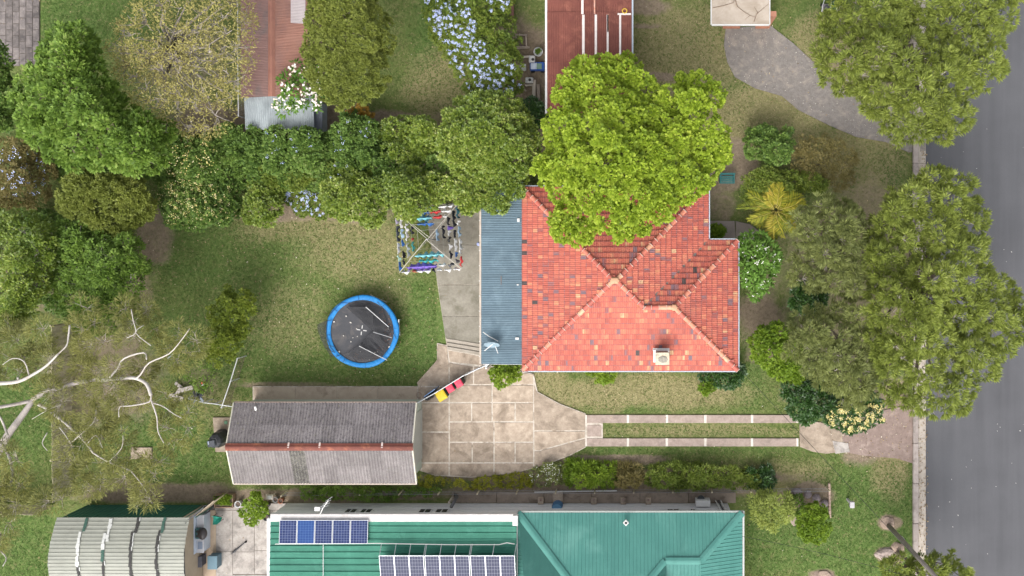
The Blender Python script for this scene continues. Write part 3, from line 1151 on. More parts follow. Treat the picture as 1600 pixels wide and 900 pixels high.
MB().box((gx1 - .28, gym, 1.05), (.05, 3.0, 2.1)).build('garage_door', surf('garage_door_paint', (.5, .5, .45), (.42, .42, .37), 3, .6), garage)


def asbestos(name, base, base2, lich, lo):
    m, nt, b = nodes_of(name)
    n = noise_out(nt, 3.2, 7, .75)
    col = mix(nt, maprange(nt, n, .35, .65), base, base2)
    n2 = noise_out(nt, 9, 6, .85)
    col = mix(nt, maprange(nt, n2, lo - .04, lo + .05, 0, .85), col, (.06, .053, .056))
    n3 = noise_out(nt, 11, 4, .7, dist=.5)
    col = mix(nt, maprange(nt, n3, .62, .68, 0, .8), col, lich)
    n5 = noise_out(nt, 14, 4, .8)
    col = mix(nt, maprange(nt, n5, .6, .68, 0, .7), col, (.46, .43, .42))
    oi = nt.nodes.new('ShaderNodeObjectInfo')
    h = nt.nodes.new('ShaderNodeHueSaturation')
    nt.links.new(col, h.inputs['Color'])
    nt.links.new(maprange(nt, oi.outputs['Random'], 0, 1, .86, 1.12), h.inputs['Value'])
    nt.links.new(h.outputs[0], b.inputs['Base Color'])
    b.inputs['Roughness'].default_value = .95
    b.inputs['Specular IOR Level'].default_value = .1
    bump(nt, b, n2, .5, .015)
    return m


AS1 = asbestos('lichened_grey_sheet', (.23, .21, .21), (.16, .143, .145), (.22, .205, .1), .55)
AS2 = asbestos('grey_sheet', (.225, .205, .2), (.16, .143, .14), (.2, .19, .12), .6)
AS3 = asbestos('mossy_sheet', (.2, .19, .17), (.12, .115, .095), (.21, .21, .11), .5)
nsh = 12
for side, ye, mt_ in (('n', gyN, AS1), ('s', gyS, AS2)):
    for i in range(nsh):
        xs0, xs1 = gx0 + (gx1 - gx0) * i / nsh, gx0 + (gx1 - gx0) * (i + 1.05) / nsh
        if i == nsh - 1:
            xs1 = gx1
        for j in range(2):
            t0, t1 = (0, .53) if j == 0 else (.5, .985)
            q = lambda x, t: Vector((x, ye + (gym - ye) * t, GE + (GR - GE) * t))
            m2 = AS3 if (side == 's' and i == 4) else mt_
            corrugated('roof_sheet', q(xs0, t0), q(xs1, t0), q(xs1, t1), q(xs0, t1), .165, .034, m2, garage, lift=.03 + .014 * j + .004 * (i % 2))
RUST = surf('rust_red_ridge', (.19, .06, .042), (.13, .04, .03), 3, .7, .2, 40, stain=(.3, .11, .06), stain_scale=2, objvar=.2)
for i in range(6):
    xa_, xb_ = gx0 - .02 + (gx1 - gx0 + .04) * i / 6, gx0 - .02 + (gx1 - gx0 + .04) * (i + 1) / 6 + .03
    mb = MB()
    zl = .003 * (i % 2)
    vs = []
    for x in (xa_, xb_):
        vs += [(x, gym + .21, GR + .03 + zl), (x, gym + .1, GR + .085 + zl), (x, gym + .05, GR + .13 + zl), (x, gym - .05, GR + .13 + zl), (x, gym - .1, GR + .085 + zl), (x, gym - .21, GR + .03 + zl)]
    mb.add(vs, [(k, k + 1, 6 + k + 1, 6 + k) for k in range(5)])
    mb.build('ridge_capping', RUST, garage)
    if i in (2, 3, 5):
        MB().bar((xa_ + .04, gym + .26, GR + .035), (xa_ + .04, gym - .02, GR + .145), .1, .012).build('joint_highlight', surf('pale_highlight', (.66, .58, .55), (.5, .36, .3), 6, .4), garage)  # pale bars added to stand for the bright highlights at the ridge joints
for xg in (gx0, gx1):
    for ye in (gyN, gyS):
        MB().bar((xg, ye, GE + .0), (xg, gym, GR + .0), .06, .16).build('bargeboard', surf('cream_bargeboard', (.62, .6, .5), (.5, .47, .38), 5, .7), garage)
MB().bar((gx0, gyN + .04, GE - .02), (gx1, gyN + .04, GE - .02), .08, .1).build('gutter', surf('brown_gutter', (.17, .13, .11), (.24, .19, .16), 4, .7), garage)
MB().bar((gx0, gyS - .04, GE - .02), (gx1, gyS - .04, GE - .02), .08, .1).build('gutter', surf('tan_gutter', (.5, .43, .36)), garage)
MB().box((P(402, 0, GE).x, gyN - .3, GE + .22), (.12, .3, .02), M=Matrix.Rotation(.4, 3, 'X')).build('roof_patch', TRIMW, garage)

# ---- neighbour's house with the green roof
NEV = 2.75
yE = P(0, 801, NEV).y
yW = yE - .34
xn0, xn1, xn2 = P(425, 0, NEV).x, P(808, 0, NEV).x, P(1160, 0, NEV).x
nb = thing('house', 'white house with a green metal roof and solar panels below the fence', 'house', ((xn0 + xn2) / 2, yW - 5, 0))
YB = yE - 9.5
WHT = surf('white_weatherboard', (.78, .77, .77), (.7, .69, .69), 2, .7, .1)
xw0 = P(448, 784).x
MB().prism([(xw0, YB), (xn2 - .5, YB), (xn2 - .5, yW), (xw0, yW)], -.05, NEV).build('wall', WHT, nb)
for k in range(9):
    MB().box(((xw0 + xn2 - .5) / 2, yW + .012, .35 + k * .27), (xn2 - .5 - xw0 - .01, .022, .02)).build('board_lap_shade', surf('board_shadow', (.5, .49, .48)), nb)  # grey strips painted as the shade under each board lap
for pxc, w_ in ((548, 1.0), (572, 1.0), (664, 1.1), (690, 1.1), (1052, 1.1), (1083, .5)):
    xw = P(pxc, 795, 1.6).x
    w_ *= .7
    w = MB().box((xw, yW + .03, 1.62), (w_, .06, .8)).build('window', TRIMW, nb)
    MB().box((xw, yW + .065, 1.62), (w_ - .14, .02, .66)).build('pane', WINM, w)
    MB().box((xw, yW + .08, 1.62), (.04, .02, .66)).build('glazing_bar', TRIMW, w)
GRN1 = surf('dark_green_metal', (.055, .215, .15), (.04, .165, .115), 1.5, .55, .05, 30, stain=(.075, .25, .18), stain_scale=.7, spec=.15, streak=(.15, 2.5, (.03, .11, .08), .5))
GRN2 = surf('teal_green_metal', (.082, .235, .2), (.068, .205, .175), .9, .45, .05, 30, stain=(.105, .26, .222), spec=.15, streak=(2.2, .12, (.05, .15, .13), .45), stain_scale=.5)
# left wing: low pitched roof, ribs along the ridge
za, zb = 2.95, 3.35
left = [Vector((xn0, yE - .42, za)), Vector((xn0, YB, zb)), Vector((xn1, YB, zb)), Vector((xn1, yE - .42, za))]
nroof = ribbed('roof', left, (1, 0), .36, .05, .05, GRN1, nb)
MB().box(((xn0 + xn1) / 2, yE - .22, 2.94), (xn1 - xn0, .44, .1)).build('box_gutter', surf('white_gutter', (.6, .57, .55), (.5, .47, .45), 4, .5, .1, stain=(.38, .35, .32), stain_scale=1.5), nb, bevel=.02)
MB().box((xn1 - .05, yE - .3, 3.08), (.28, .56, .34)).build('parapet_end', TRIMW, nb)
MB().box(((xn0 + xn1) / 2, yE - .02, 2.8), (xn1 - xn0 - .02, .05, .18)).build('fascia', TRIMW, nb)
MB().tube([P(430, 850, 3.2), P(590, 849, 3.2), P(700, 851, 3.2), P(780, 851, 3.2), P(792, 848, 3.2), P(804, 850, 3.2)], .025, 5).build('conduit', TRIMW, nb)
MB().tube([P(505, 851, 3.2), P(505, 905, 3.2)], .02, 5).build('conduit', TRIMW, nb)
# right wing: hip roof
sl = .36
def HP(px, py, e):            # a roof point e metres in from the eave
    return P(px, py, NEV + e * sl)
c1, c2 = P(809, 801, NEV), P(1160, 801, NEV)
run = (878 - 801) / 27.7
hA, hB = HP(1095, 878, run), HP(1040, 878, run)
mB = HP(1012, 912, run + 1.25)
hL = HP(893, 915, 4.1)
hLL = HP(980, 1010, 6.5)
def to_back(a, b):
    t = (YB - a.y) / (b.y - a.y)
    return a + (b - a) * t
hW, hV = to_back(c1, hL), to_back(hB, mB)
rightp = [c1, hW, hV, mB, hB, hA, c2]
def onplane(p, y0=yE, z0=NEV):
    return Vector((p.x, p.y, z0 + (y0 - p.y) * sl))
npz = [onplane(p) for p in rightp]
ribbed('roof', npz, (0, 1), .205, .03, .022, GRN2, nb)
eB = Vector((c2.x, YB, NEV))
zE = lambda p: Vector((p.x, p.y, NEV + (c2.x - p.x) * (npz[5].z - NEV) / (c2.x - npz[5].x)))
ribbed('roof', [c2, npz[5], zE(Vector((npz[5].x, YB, 0))), eB], (1, 0), .205, .03, .022, GRN2, nb)
ribbed('roof', [npz[5], npz[4], Vector((npz[2].x, YB, npz[4].z + .005)), Vector((npz[5].x, YB, npz[5].z + .005))], (0, 1), .205, .03, .022, GRN2, nb)
MB().add([npz[4], npz[2], Vector((npz[2].x, YB, npz[4].z))], [(0, 1, 2)]).build('gable', WHT, nb)
MB().add([Vector((q[0], YB - .02, q[1])) for q in ((c1.x, NEV - .2), (eB.x - .02, NEV - .2), (npz[5].x, npz[5].z), (npz[2].x, npz[4].z), (npz[2].x, npz[2].z), (npz[1].x, npz[1].z))], [(0, 1, 2, 5), (5, 2, 3, 4)]).build('gable', WHT, nb)
ribbed('roof', [c1, Vector((c1.x, YB, NEV + .05)), npz[1]], (1, 0), .205, .03, .022, GRN2, nb)
for a, b in ((c1, npz[1]), (c2, npz[5]), (npz[5], npz[4]), (npz[4], npz[3])):
    a, b = a + Vector((0, 0, .03)), b + Vector((0, 0, .03))
    d_ = (b - a).normalized()
    s_ = d_.cross(Vector((0, 0, 1))).normalized()
    mb = MB()
    vs = []
    for p in (a, b):
        vs += [p - s_ * .2 - Vector((0, 0, .015)), p - s_ * .05 + Vector((0, 0, .05)), p + s_ * .05 + Vector((0, 0, .05)), p + s_ * .2 - Vector((0, 0, .015))]
    mb.add(vs, [(0, 1, 5, 4), (1, 2, 6, 5), (2, 3, 7, 6)])
    mb.build('hip_flashing', GRN2, nb)
MB().bar(c1 + Vector((0, .06, -.04)), c2 + Vector((.06, .06, -.04)), .1, .1).build('gutter', surf('grey_green_gutter', (.3, .32, .3), (.24, .26, .24), 4, .6), nb)
MB().bar(c2 + Vector((.06, .1, -.04)), eB + Vector((.06, 0, -.04)), .1, .1).build('gutter', surf('grey_gutter', (.45, .45, .43), (.38, .38, .36), 4, .6), nb)
vp = P(978, 816, 3.1)
v_ = MB().box((vp.x, vp.y, vp.z + .06), (.24, .24, .16), rz=R(45)).build('roof_vent', TRIMW, nb)
MB().box((vp.x, vp.y, vp.z + .145), (.13, .13, .02), rz=R(45)).build('vent_opening', surf('vent_dark', (.03, .03, .03)), v_)
# air conditioner, piers and side path
ac = MB().box((P(1098, 788, .7).x, yW + .28, .62), (.85, .36, .62)).build('air_conditioner', TRIMW, None, loc=(P(1098, 788, .7).x, yW + .28, 0))
tag(ac, 'white air conditioner unit against the white wall of the green roofed house', 'air conditioner')
MB().lathe((ac.location.x - .1, ac.location.y + .185, .62), [(.22, 0), (.22, .01)], 14).build('fan_grille', WINM, ac)
for dx in (-.3, .3):
    MB().box((ac.location.x + dx, ac.location.y, .15), (.06, .3, .32)).build('foot', surf('grey_cement'), ac)
sp = thing('side_path', 'dirty brown concrete path along the white wall of the green roofed house', 'path', P(930, 779))
tag(sp, kind='structure')
slabs(sp, [rect(a, 769, b, 786) for a, b in ((706, 776), (776, 850), (850, 924), (924, 1000), (1000, 1076), (1076, 1150))], surf('dirty_concrete', (.31, .25, .2), (.22, .175, .135), 2, .9, .5, 40, stain=(.13, .1, .075), stain_scale=1.5, objvar=.1), .03, .012, .006, 31)
for i, pxx in enumerate((845, 928, 974, 1013)):
    o = MB().box(P(pxx, 782, .12), (.34, .42, .24)).build('pier', CONC_TAN, sp, bevel=.02)
    MB().lathe(P(pxx, 781, .24), [(.07, 0), (.07, .05)], 8).build('pier_pipe', surf('rusty_pipe', (.2, .08, .06), (.3, .25, .22), 9, .8), o)
bar_ = P(872, 788, 0)
brl = thing('water_barrel', 'blue plastic water barrel by the white wall', 'barrel', (bar_.x, bar_.y, 0))
BLB = surf('blue_plastic', (.07, .17, .30), (.055, .13, .24), 4, .45, .05)
MB().lathe((bar_.x, bar_.y, 0), [(.29, 0), (.31, .1), (.33, .3), (.31, .34), (.33, .4), (.33, .62), (.31, .66), (.33, .72), (.3, .88), (.28, .92)], 18).build('drum', BLB, brl, smooth=True)
MB().lathe((bar_.x, bar_.y, .915), [(.29, 0), (.29, .03), (.25, .03)], 18).build('lid', surf('blue_plastic_lid', (.11, .24, .37), (.09, .2, .32), 4, .4, .05), brl)
MB().box((bar_.x, bar_.y + .5, .1), (.6, .7, .2)).build('stand', CONC_TAN, brl)

# solar panels
def panel_mat(name, cell, cell2, line, nx, ny, lw, offset=0):
    m, nt, b = nodes_of(name)
    tc = nt.nodes.new('ShaderNodeTexCoord')
    mp = nt.nodes.new('ShaderNodeMapping')
    mp.inputs['Scale'].default_value = (nx, ny, 1)
    nt.links.new(tc.outputs['Generated'], mp.inputs[0])
    br = nt.nodes.new('ShaderNodeTexBrick')
    br.offset = 0
    br.squash = 1
    br.inputs['Scale'].default_value = 1
    br.inputs['Mortar Size'].default_value = lw
    br.inputs['Mortar Smooth'].default_value = 0
    br.inputs['Brick Width'].default_value = 1
    br.inputs['Row Height'].default_value = 1
    br.inputs['Color1'].default_value = (*cell, 1)
    br.inputs['Color2'].default_value = (*cell2, 1)
    br.inputs['Mortar'].default_value = (*line, 1)
    nt.links.new(mp.outputs[0], br.inputs['Vector'])
    nt.links.new(br.outputs['Color'], b.inputs['Base Color'])
    b.inputs['Roughness'].default_value = .3
    b.inputs['Specular IOR Level'].default_value = .12
    return m


SOL1 = panel_mat('blue_cells', (.016, .026, .085), (.026, .04, .12), (.16, .19, .28), 6, 9, .05)
SOL2 = panel_mat('dark_cells', (.016, .02, .05), (.024, .028, .065), (.2, .21, .26), 5, 8, .03)
SOL1B = panel_mat('bright_blue_cells', (.02, .052, .17), (.024, .058, .19), (.08, .15, .3), 6, 9, .04)
FRM = surf('aluminium_frame', (.62, .63, .65), (.55, .56, .58), 4, .35, 0, metal=.3)


def solar(px0, px1, pyt, pyb, z0, z1, label, group, mat):
    a, b, c_, d_ = P(px0, pyb, z0), P(px1, pyb, z0), P(px1, pyt, z1), P(px0, pyt, z1)
    U = (b - a)
    W = (d_ - a)
    w, h = U.length, W.length
    U = U.normalized()
    N = U.cross(W).normalized()
    Wn = N.cross(U)
    o = thing('solar_panel', label, 'solar panel', (a + c_) / 2, group)
    o.rotation_euler = Matrix((U, Wn, N)).transposed().to_euler()
    fr = MB()
    fw = .024
    for cx_, cy_, sx_, sy_ in ((0, h / 2 - fw / 2, w, fw), (0, -h / 2 + fw / 2, w, fw), (w / 2 - fw / 2, 0, fw, h - 2 * fw), (-w / 2 + fw / 2, 0, fw, h - 2 * fw)):
        fr.box((cx_, cy_, 0), (sx_ - .002, sy_, .045))
    WLOC[o.name] = Vector((0, 0, 0))
    fr.build('frame', FRM, o)
    MB().box((0, 0, -.002), (w - 2 * fw, h - 2 * fw, .03)).build('cells', mat, o)
    return o


ORD = ['first', 'second', 'third', 'fourth', 'fifth', 'sixth', 'seventh', 'eighth', 'ninth']
for i in range(5):
    lab = 'brighter blue solar panel, second from the courtyard in the row of five' if i == 1 else '%s solar panel from the courtyard in the blue row of five' % ORD[i]
    solar(436.5 + i * 27.8, 436.5 + i * 27.8 + 27.2, 812.5, 849.5, 3.22, 3.12, lab, 'row of five solar panels', SOL1B if i == 1 else SOL1)
for i in range(9):
    g = i // 3
    x = 594 + g * 71 + (i % 3) * 23.2
    s = solar(x, x + 22.8, 868, 912, 3.30, 3.72, '%s dark white-dotted panel from the courtyard in the tilted row of nine' % ORD[i], 'tilted row of nine solar panels', SOL2)
rack = thing('panel_rack', 'metal frame propping the tilted row of nine solar panels', 'rack', (P(700, 880, 3.2).x, P(700, 880, 3.2).y, 3.1))
for g in range(3):
    x = 593 + g * 71
    for k in (0, 1, 2, 3) if g < 2 else (0, 1.5, 3):
        MB().tube([P(x + k * 23 + 3, 850, 3.1), P(x + k * 23, 868, 3.72)], .022, 5).build('strut', FRM, rack)
    MB().tube([P(x, 869, 3.69), P(x + 70, 869, 3.69)], .022, 5).build('rail', FRM, rack)

# ---- pale shed of the neighbour
SE_, SR_ = 2.35, 3.0
sx0, sx1 = P(90, 808, SE_).x, P(297, 808, SE_).x
syN = P(0, 808, SE_).y
sym = P(0, 880, SR_).y
syS = 2 * sym - syN
shed = thing('shed', 'green walled shed with a pale ribbed metal roof patched with streaks', 'shed', ((sx0 + sx1) / 2, sym, 0))
DKG = surf('dark_green_cladding', (.035, .15, .105), (.028, .12, .085), 2, .55, .1)
MB().prism([(sx0 + .15, syS + .1), (sx1 - .52, syS + .1), (sx1 - .52, syN - .05), (sx0 + .15, syN - .05)], -.05, SE_ - .02).build('wall', DKG, shed)
for k in range(28):
    MB().box((sx0 + .3 + k * .28, syN - .045, SE_ / 2), (.05, .03, SE_ - .1)).build('wall_rib', DKG, shed)
PALE = surf('pale_grey_green_metal', (.36, .36, .31), (.29, .295, .255), 1.2, .5, .05, 30, stain=(.22, .22, .19), spec=.15, streak=(.2, 2.2, (.2, .2, .165), .5), stain_scale=.9, stain_lo=.55, stain_hi=.75, objvar=.03)
prof = []
for i in range(9):
    t = i / 8
    an = (1 - t) * 1.0
    prof.append((syN + (sym - syN) * t, SE_ + (SR_ - SE_) * math.sin(t * math.pi / 2)))
prof += [(2 * sym - y, z) for y, z in prof[-2::-1]]
zf_ = lambda y: np.interp(-y, [-p[0] for p in prof], [p[1] for p in prof])
nrib = 24
yy = np.linspace(syN, syS, nrib + 1)
for i in range(nrib):
    y0, y1 = yy[i], yy[i + 1]
    z0, z1 = zf_(y0), zf_(y1)
    mb = MB()
    vs = []
    jx0, jx1 = rt.uniform(-.02, .02), rt.uniform(-.02, .02)
    bow = .35 * math.sin(math.pi * (i + .5) / nrib)
    for x in (sx0 + jx0 - bow * .25, sx1 + jx1 + .0):
        for t, h in ((0, .0), (.06, .024), (.12, .024), (.2, 0), (.62, -.004), (1.0, 0)):
            vs.append((x, y0 + (y1 - y0) * t, z0 + (z1 - z0) * t + h + .03))
    mb.add(vs, [(k, k + 1, 7 + k, 6 + k) for k in range(5)])
    mb.build('roof_sheet', PALE, shed)
STW, STD, STG = surf('white_sealant', (.62, .62, .6), (.54, .54, .5), 5, .6), surf('dark_gap', (.035, .035, .035), (.06, .055, .05), 6, .8), surf('green_gap', (.06, .13, .1), (.04, .09, .07), 6, .8)
STR = [(123, [(813, 832, 'g'), (832, 864, 'w'), (862, 884, 'w'), (884, 905, 'd')]), (162, [(814, 846, 'w'), (834, 858, 'w'), (858, 876, 'g'), (874, 905, 'd')]),
       (205, [(812, 834, 'd'), (832, 860, 'd'), (858, 884, 'd'), (884, 905, 'd')]), (246, [(812, 834, 'g'), (830, 862, 'd'), (858, 888, 'd'), (886, 905, 'd')])]
for x, segs in STR:
    for n_, (a, b, kk) in enumerate(segs):
        xo = x + (5 if n_ == 0 else -1 + n_ * 1.2)
        a0 = a
        while a0 < b:
            b0 = min(b, a0 + rt.uniform(5, 9))
            w_ = rt.uniform(.09, .19) * (1.25 if kk == 'w' else 1)
            p0, p1 = P(xo + rt.uniform(-.8, .8), a0, 2.85), P(xo + rt.uniform(-.8, .8), b0 - .3, 2.85)
            z0, z1 = float(zf_(p0.y)) + .075, float(zf_(p1.y)) + .075
            MB().bar((p0.x, p0.y, z0), (p1.x, p1.y, z1), w_, .012).build('roof_patch', {'w': STW, 'd': STD, 'g': STG}[kk], shed)
            if kk == 'd' and rt.random() < .5:
                MB().bar((p0.x + .1, p0.y, z0), (p1.x + .1, p1.y, z1), .05, .012).build('roof_patch', STW, shed)
            a0 = b0
# tan lean-to wall and bench on its courtyard side
TANW = surf('tan_wall_panel', (.44, .36, .27), (.37, .3, .22), 2, .8, .1)
MB().box((sx1 - .47, (syN + syS) / 2, 1.12), (.05, syN - syS - .1, 2.3)).build('side_wall', TANW, shed)
MB().bar(P(291, 815, 2.4), P(318, 793, 2.2), .07, .12).build('edge_flashing', surf('dark_flashing', (.06, .06, .065), (.1, .1, .1), 4, .6), shed)
MB().tube([P(291, 816, 2.45), P(287, 845, 2.6), P(287, 880, 2.7), P(289, 912, 2.6)], .06, 6).build('edge_flashing', MATS['dark_flashing'], shed)
_a, _b = P(306, 806, 1.75), P(334, 783, 1.75)
tf = MB().bar((_a.x, _a.y, .87), (_b.x, _b.y, .87), .05, 1.75)
tag(tf.build('fence_panel', TANW, None, loc=((_a.x + _b.x) / 2, (_a.y + _b.y) / 2, 0)), 'tan metal fence panel between the pale shed and planter', 'fence')

# ---- rust red shed at the top, with clear sheets
QE, QR = 2.9, 2.6
rs = thing('shed', 'long shed with a rust red corrugated roof and white skylight strips', 'shed', (P(920, 60).x, P(920, 60).y, 0))
RRED = surf('rust_red_sheet', (.185, .062, .045), (.14, .045, .034), 1.6, .75, .15, 30, stain=(.25, .095, .065), stain_scale=1.1, objvar=.12)
qx0, qx1 = P(855, 0, QE).x, P(987, 0, QE).x
qy = [P(0, v, QE).y for v in (177, 100, 22, -60)]
MB().prism([(qx0 + .2, qy[0] + .2), (qx1 - .2, qy[0] + .2), (qx1 - .2, qy[3]), (qx0 + .2, qy[3])], -.05, QR).build('wall', surf('brown_shed_wall', (.3, .22, .17), (.24, .17, .13), 3, .8), rs)
for j in range(3):
    n = 7
    for i in range(n):
        xa_, xb_ = qx0 + (qx1 - qx0) * i / n, qx0 + (qx1 - qx0) * (i + 1.03) / n
        if i == n - 1:
            xb_ = qx1
        za_, zb_ = QE + .03 * j, QE + .03 * j + .0
        corrugated('roof_sheet', (xa_, qy[j], QE), (xb_, qy[j], QE), (xb_, qy[j + 1] + .1, QE + .04), (xa_, qy[j + 1] + .1, QE + .04), .1, .013, RRED, rs, lift=.003 * (i % 2) + .012 * (2 - j) * 0 + .018 * (j % 2))
CLR = surf('white_skylight', (.76, .7, .66), (.62, .54, .5), 4, .4, .05, 30, stain=(.5, .25, .17), stain_scale=1.5, stain_lo=.58)
for pxx, y0, y1, w_, m_ in ((911.5, 23, 101, .14, CLR), (931, 23, 101, .13, CLR), (949.5, 23, 88, .11, CLR), (969, 23, 90, .11, CLR), (910, -50, 22, .13, CLR), (929, -50, 22, .08, surf('orange_strip', (.5, .14, .06), (.6, .45, .38), 3, .6)), (950, 22, 50, .1, MATS['orange_strip'])):
    a_, b_ = P(pxx, y0, 2.95), P(pxx, y1, 2.95)
    MB().bar(a_, b_, w_, .04).build('skylight_strip', m_, rs)
MB().bar((qx0 - .06, qy[0], QE - .03), (qx0 - .06, qy[3], QE - .03), .12, .1).build('gutter', TRIMW, rs)
MB().bar((qx1 + .05, qy[0], QE - .03), (qx1 + .05, qy[3], QE - .03), .09, .1).build('gutter', GUT, rs)
MB().bar(P(965, 22, 2.98), P(986, 22, 2.98), .1, .03).build('flashing', CLR, rs)
rg = P(976, 17, 3.0)
o = MB()
o.tube([(rg.x + .13 * math.cos(k * math.pi / 6), rg.y + .13 * math.sin(k * math.pi / 6), 2.99) for k in range(13)], .03, 5)
tag(o.build('ring', surf('yellow_plastic', (.75, .5, .06), (.68, .44, .05), 4, .5, .05), None, loc=(rg.x, rg.y, 2.95)), 'yellow plastic ring lying on the rust red shed roof', 'ring')

# ---- old shed with a faded red roof and grey lean-to, top left
OZ = 2.7
os_ = thing('shed', 'old shed with a faded brown-red corrugated roof and a grey lean-to', 'shed', (P(425, 80).x, P(425, 80).y, 0))
FRED = surf('faded_red_sheet', (.36, .185, .14), (.29, .14, .105), 1.0, .7, .1, 30, stain=(.22, .13, .115), stain_scale=.5, stain_lo=.45, stain_hi=.7, objvar=.1)
FRED2 = surf('stained_red_sheet', (.25, .15, .135), (.2, .115, .1), 1.0, .7, .1, 30, stain=(.15, .115, .11), stain_scale=.6, objvar=.1)
ox0, oxm, ox1 = P(376, 0, OZ).x, P(424, 0, OZ + .5).x, P(480, 0, OZ).x
oy0, oy1 = P(0, 153, OZ).y, P(0, -70, OZ).y
MB().prism([(ox0 + .15, oy0 + .15), (ox1 - .15, oy0 + .15), (ox1 - .15, oy1), (ox0 + .15, oy1)], -.05, OZ - .02).build('wall', surf('brown_shed_wall', (.3, .22, .17)), os_)
for k in range(9):
    ya, yb_ = oy0 + (oy1 - oy0) * k / 9, oy0 + (oy1 - oy0) * (k + 1.03) / 9
    corrugated('roof_sheet', (ox0, ya, OZ), (ox0, yb_, OZ), (oxm, yb_, OZ + .5), (oxm, ya, OZ + .5), .085, .012, FRED2, os_, lift=.004 * (k % 2))
    corrugated('roof_sheet', (ox1, ya, OZ), (ox1, yb_, OZ), (oxm, yb_, OZ + .5), (oxm, ya, OZ + .5), .085, .012, FRED, os_, lift=.004 * (k % 2))
mb = MB()
mb.add([(oxm + x_, y_, OZ + z_) for y_ in (oy0, oy1) for x_, z_ in ((-.2, .46), (-.06, .55), (.06, .55), (.2, .46))], [(0, 1, 5, 4), (1, 2, 6, 5), (2, 3, 7, 6)])
mb.build('ridge_capping', surf('red_ridge', (.34, .16, .115), (.27, .12, .09), 2, .7), os_)
pz = P(466, 17, OZ + .2)
corrugated('roof_sheet', (pz.x - .4, pz.y - .7, OZ + .26), (pz.x - .4, pz.y + 1.2, OZ + .26), (pz.x + .35, pz.y + 1.2, OZ + .06), (pz.x + .35, pz.y - .7, OZ + .06), .085, .012, surf('pale_patch_sheet', (.52, .46, .46), (.44, .38, .38), 2, .6), os_, lift=.02)
LTG = surf('galvanised_sheet', (.33, .365, .38), (.25, .28, .295), 1.4, .5, .08, 30, stain=(.2, .225, .235), stain_scale=.8, objvar=.07)
lx0, lx1 = P(383, 0, 2.4).x, P(490, 0, 2.4).x
ly0, ly1 = P(0, 203, 2.3).y, P(0, 150, 2.55).y
for k in range(6):
    xa_, xb_ = lx0 + (lx1 - lx0) * k / 6, lx0 + (lx1 - lx0) * (k + 1.03) / 6
    corrugated('lean_to_sheet', (xa_, ly0, 2.35), (xb_, ly0, 2.35), (xb_, ly1, 2.55), (xa_, ly1, 2.55), .12, .015, LTG, os_, lift=.004 * (k % 2))
MB().prism([(lx0 + .1, ly0 + .1), (lx1 - .1, ly0 + .1), (lx1 - .1, ly1 - .1), (lx0 + .1, ly1 - .1)], -.05, 2.3).build('lean_to_wall', surf('galvanised_sheet', (.42, .46, .475)), os_)
MB().bar(P(497, 150, 2.1), P(497, 212, 2.0), .5, .05).build('dark_awning', surf('dark_blue_grey', (.12, .13, .155), (.09, .1, .12), 3, .6), os_)

# ---- carport roof with brick piers, top right
cz = 2.5
cp = thing('carport', 'flat beige carport roof on brick piers above the gravel drive', 'carport', (P(1157, 5).x, P(1157, 5).y, 0))
cx0, cx1 = P(1112, 0, cz).x, P(1202, 0, cz).x
cy0, cy1 = P(0, 38, cz).y, P(0, -90, cz).y
MB().box(((cx0 + cx1) / 2, (cy0 + cy1) / 2, cz - .06), (cx1 - cx0, cy1 - cy0, .12)).build('roof', surf('beige_roof_sheet', (.45, .385, .32), (.37, .31, .25), 1.4, .7, .1, 30, stain=(.3, .245, .19), stain_scale=.9, stain_lo=.45, stain_hi=.65), cp, bevel=.02)
for q in range(3):
    xx = cx0 + (cx1 - cx0) * (q + .5) / 3
MB().bar((cx0, cy0 - .03, cz - .05), (cx1, cy0 - .03, cz - .05), .07, .15).build('fascia', TRIMW, cp)
for ex in (cx0 - .03, cx1 + .03):
    MB().bar((ex, cy0, cz - .05), (ex, cy1, cz - .05), .05, .15).build('fascia', TRIMW, cp)
PIER = surf('orange_brick', (.40, .2, .13), (.33, .15, .1), 6, .85, .3)
for a_, b_ in ((1129, 1156), (1180, 1202)):
    xa_, xb_ = P(a_, 45).x, P(b_, 45).x
    yy_ = P(0, 46).y
    pr_ = MB().box(((xa_ + xb_) / 2, yy_ + .28, 1.2), (xb_ - xa_, .3, 2.4)).build('brick_pier', PIER, cp)
    n = 7
    for k in range(n):
        MB().box((xa_ + (xb_ - xa_) * (k + .5) / n, yy_ + .1, .06), ((xb_ - xa_) / n - .012, .11, .12)).build('brick', PIER, pr_)

# pavers, top left
pv = thing('paved_area', 'grey stained concrete pavers in a block at the top corner', 'paving', P(25, 40))
tag(pv, kind='structure')
bed(pv, [(-60, -60), (62, -60), (62, 90), (56, 102), (-60, 106)], surf('paver_joint', (.13, .11, .1), (.1, .085, .075), 5, .95), .02)
PVM = surf('grey_paver', (.23, .2, .185), (.14, .122, .115), 5, .9, .4, 11, stain=(.095, .083, .08), stain_scale=1.6, stain_lo=.45, stain_hi=.62, objvar=.25)
polys = []
for i in range(12):
    x0 = 62 - (i + 1) * 10.4
    for j in range(9):
        y0 = 102 - (j + 1) * 18.5 + (9 if i % 2 else 0) - (6 if i == 0 and j == 0 else 0)
        polys.append(rect(x0, y0 - .0, x0 + 10.4, min(y0 + 18.5, 103)))
slabs(pv, [p for p in polys if p[2][1] - p[0][1] > 3], PVM, .04, .02, .008, 41)

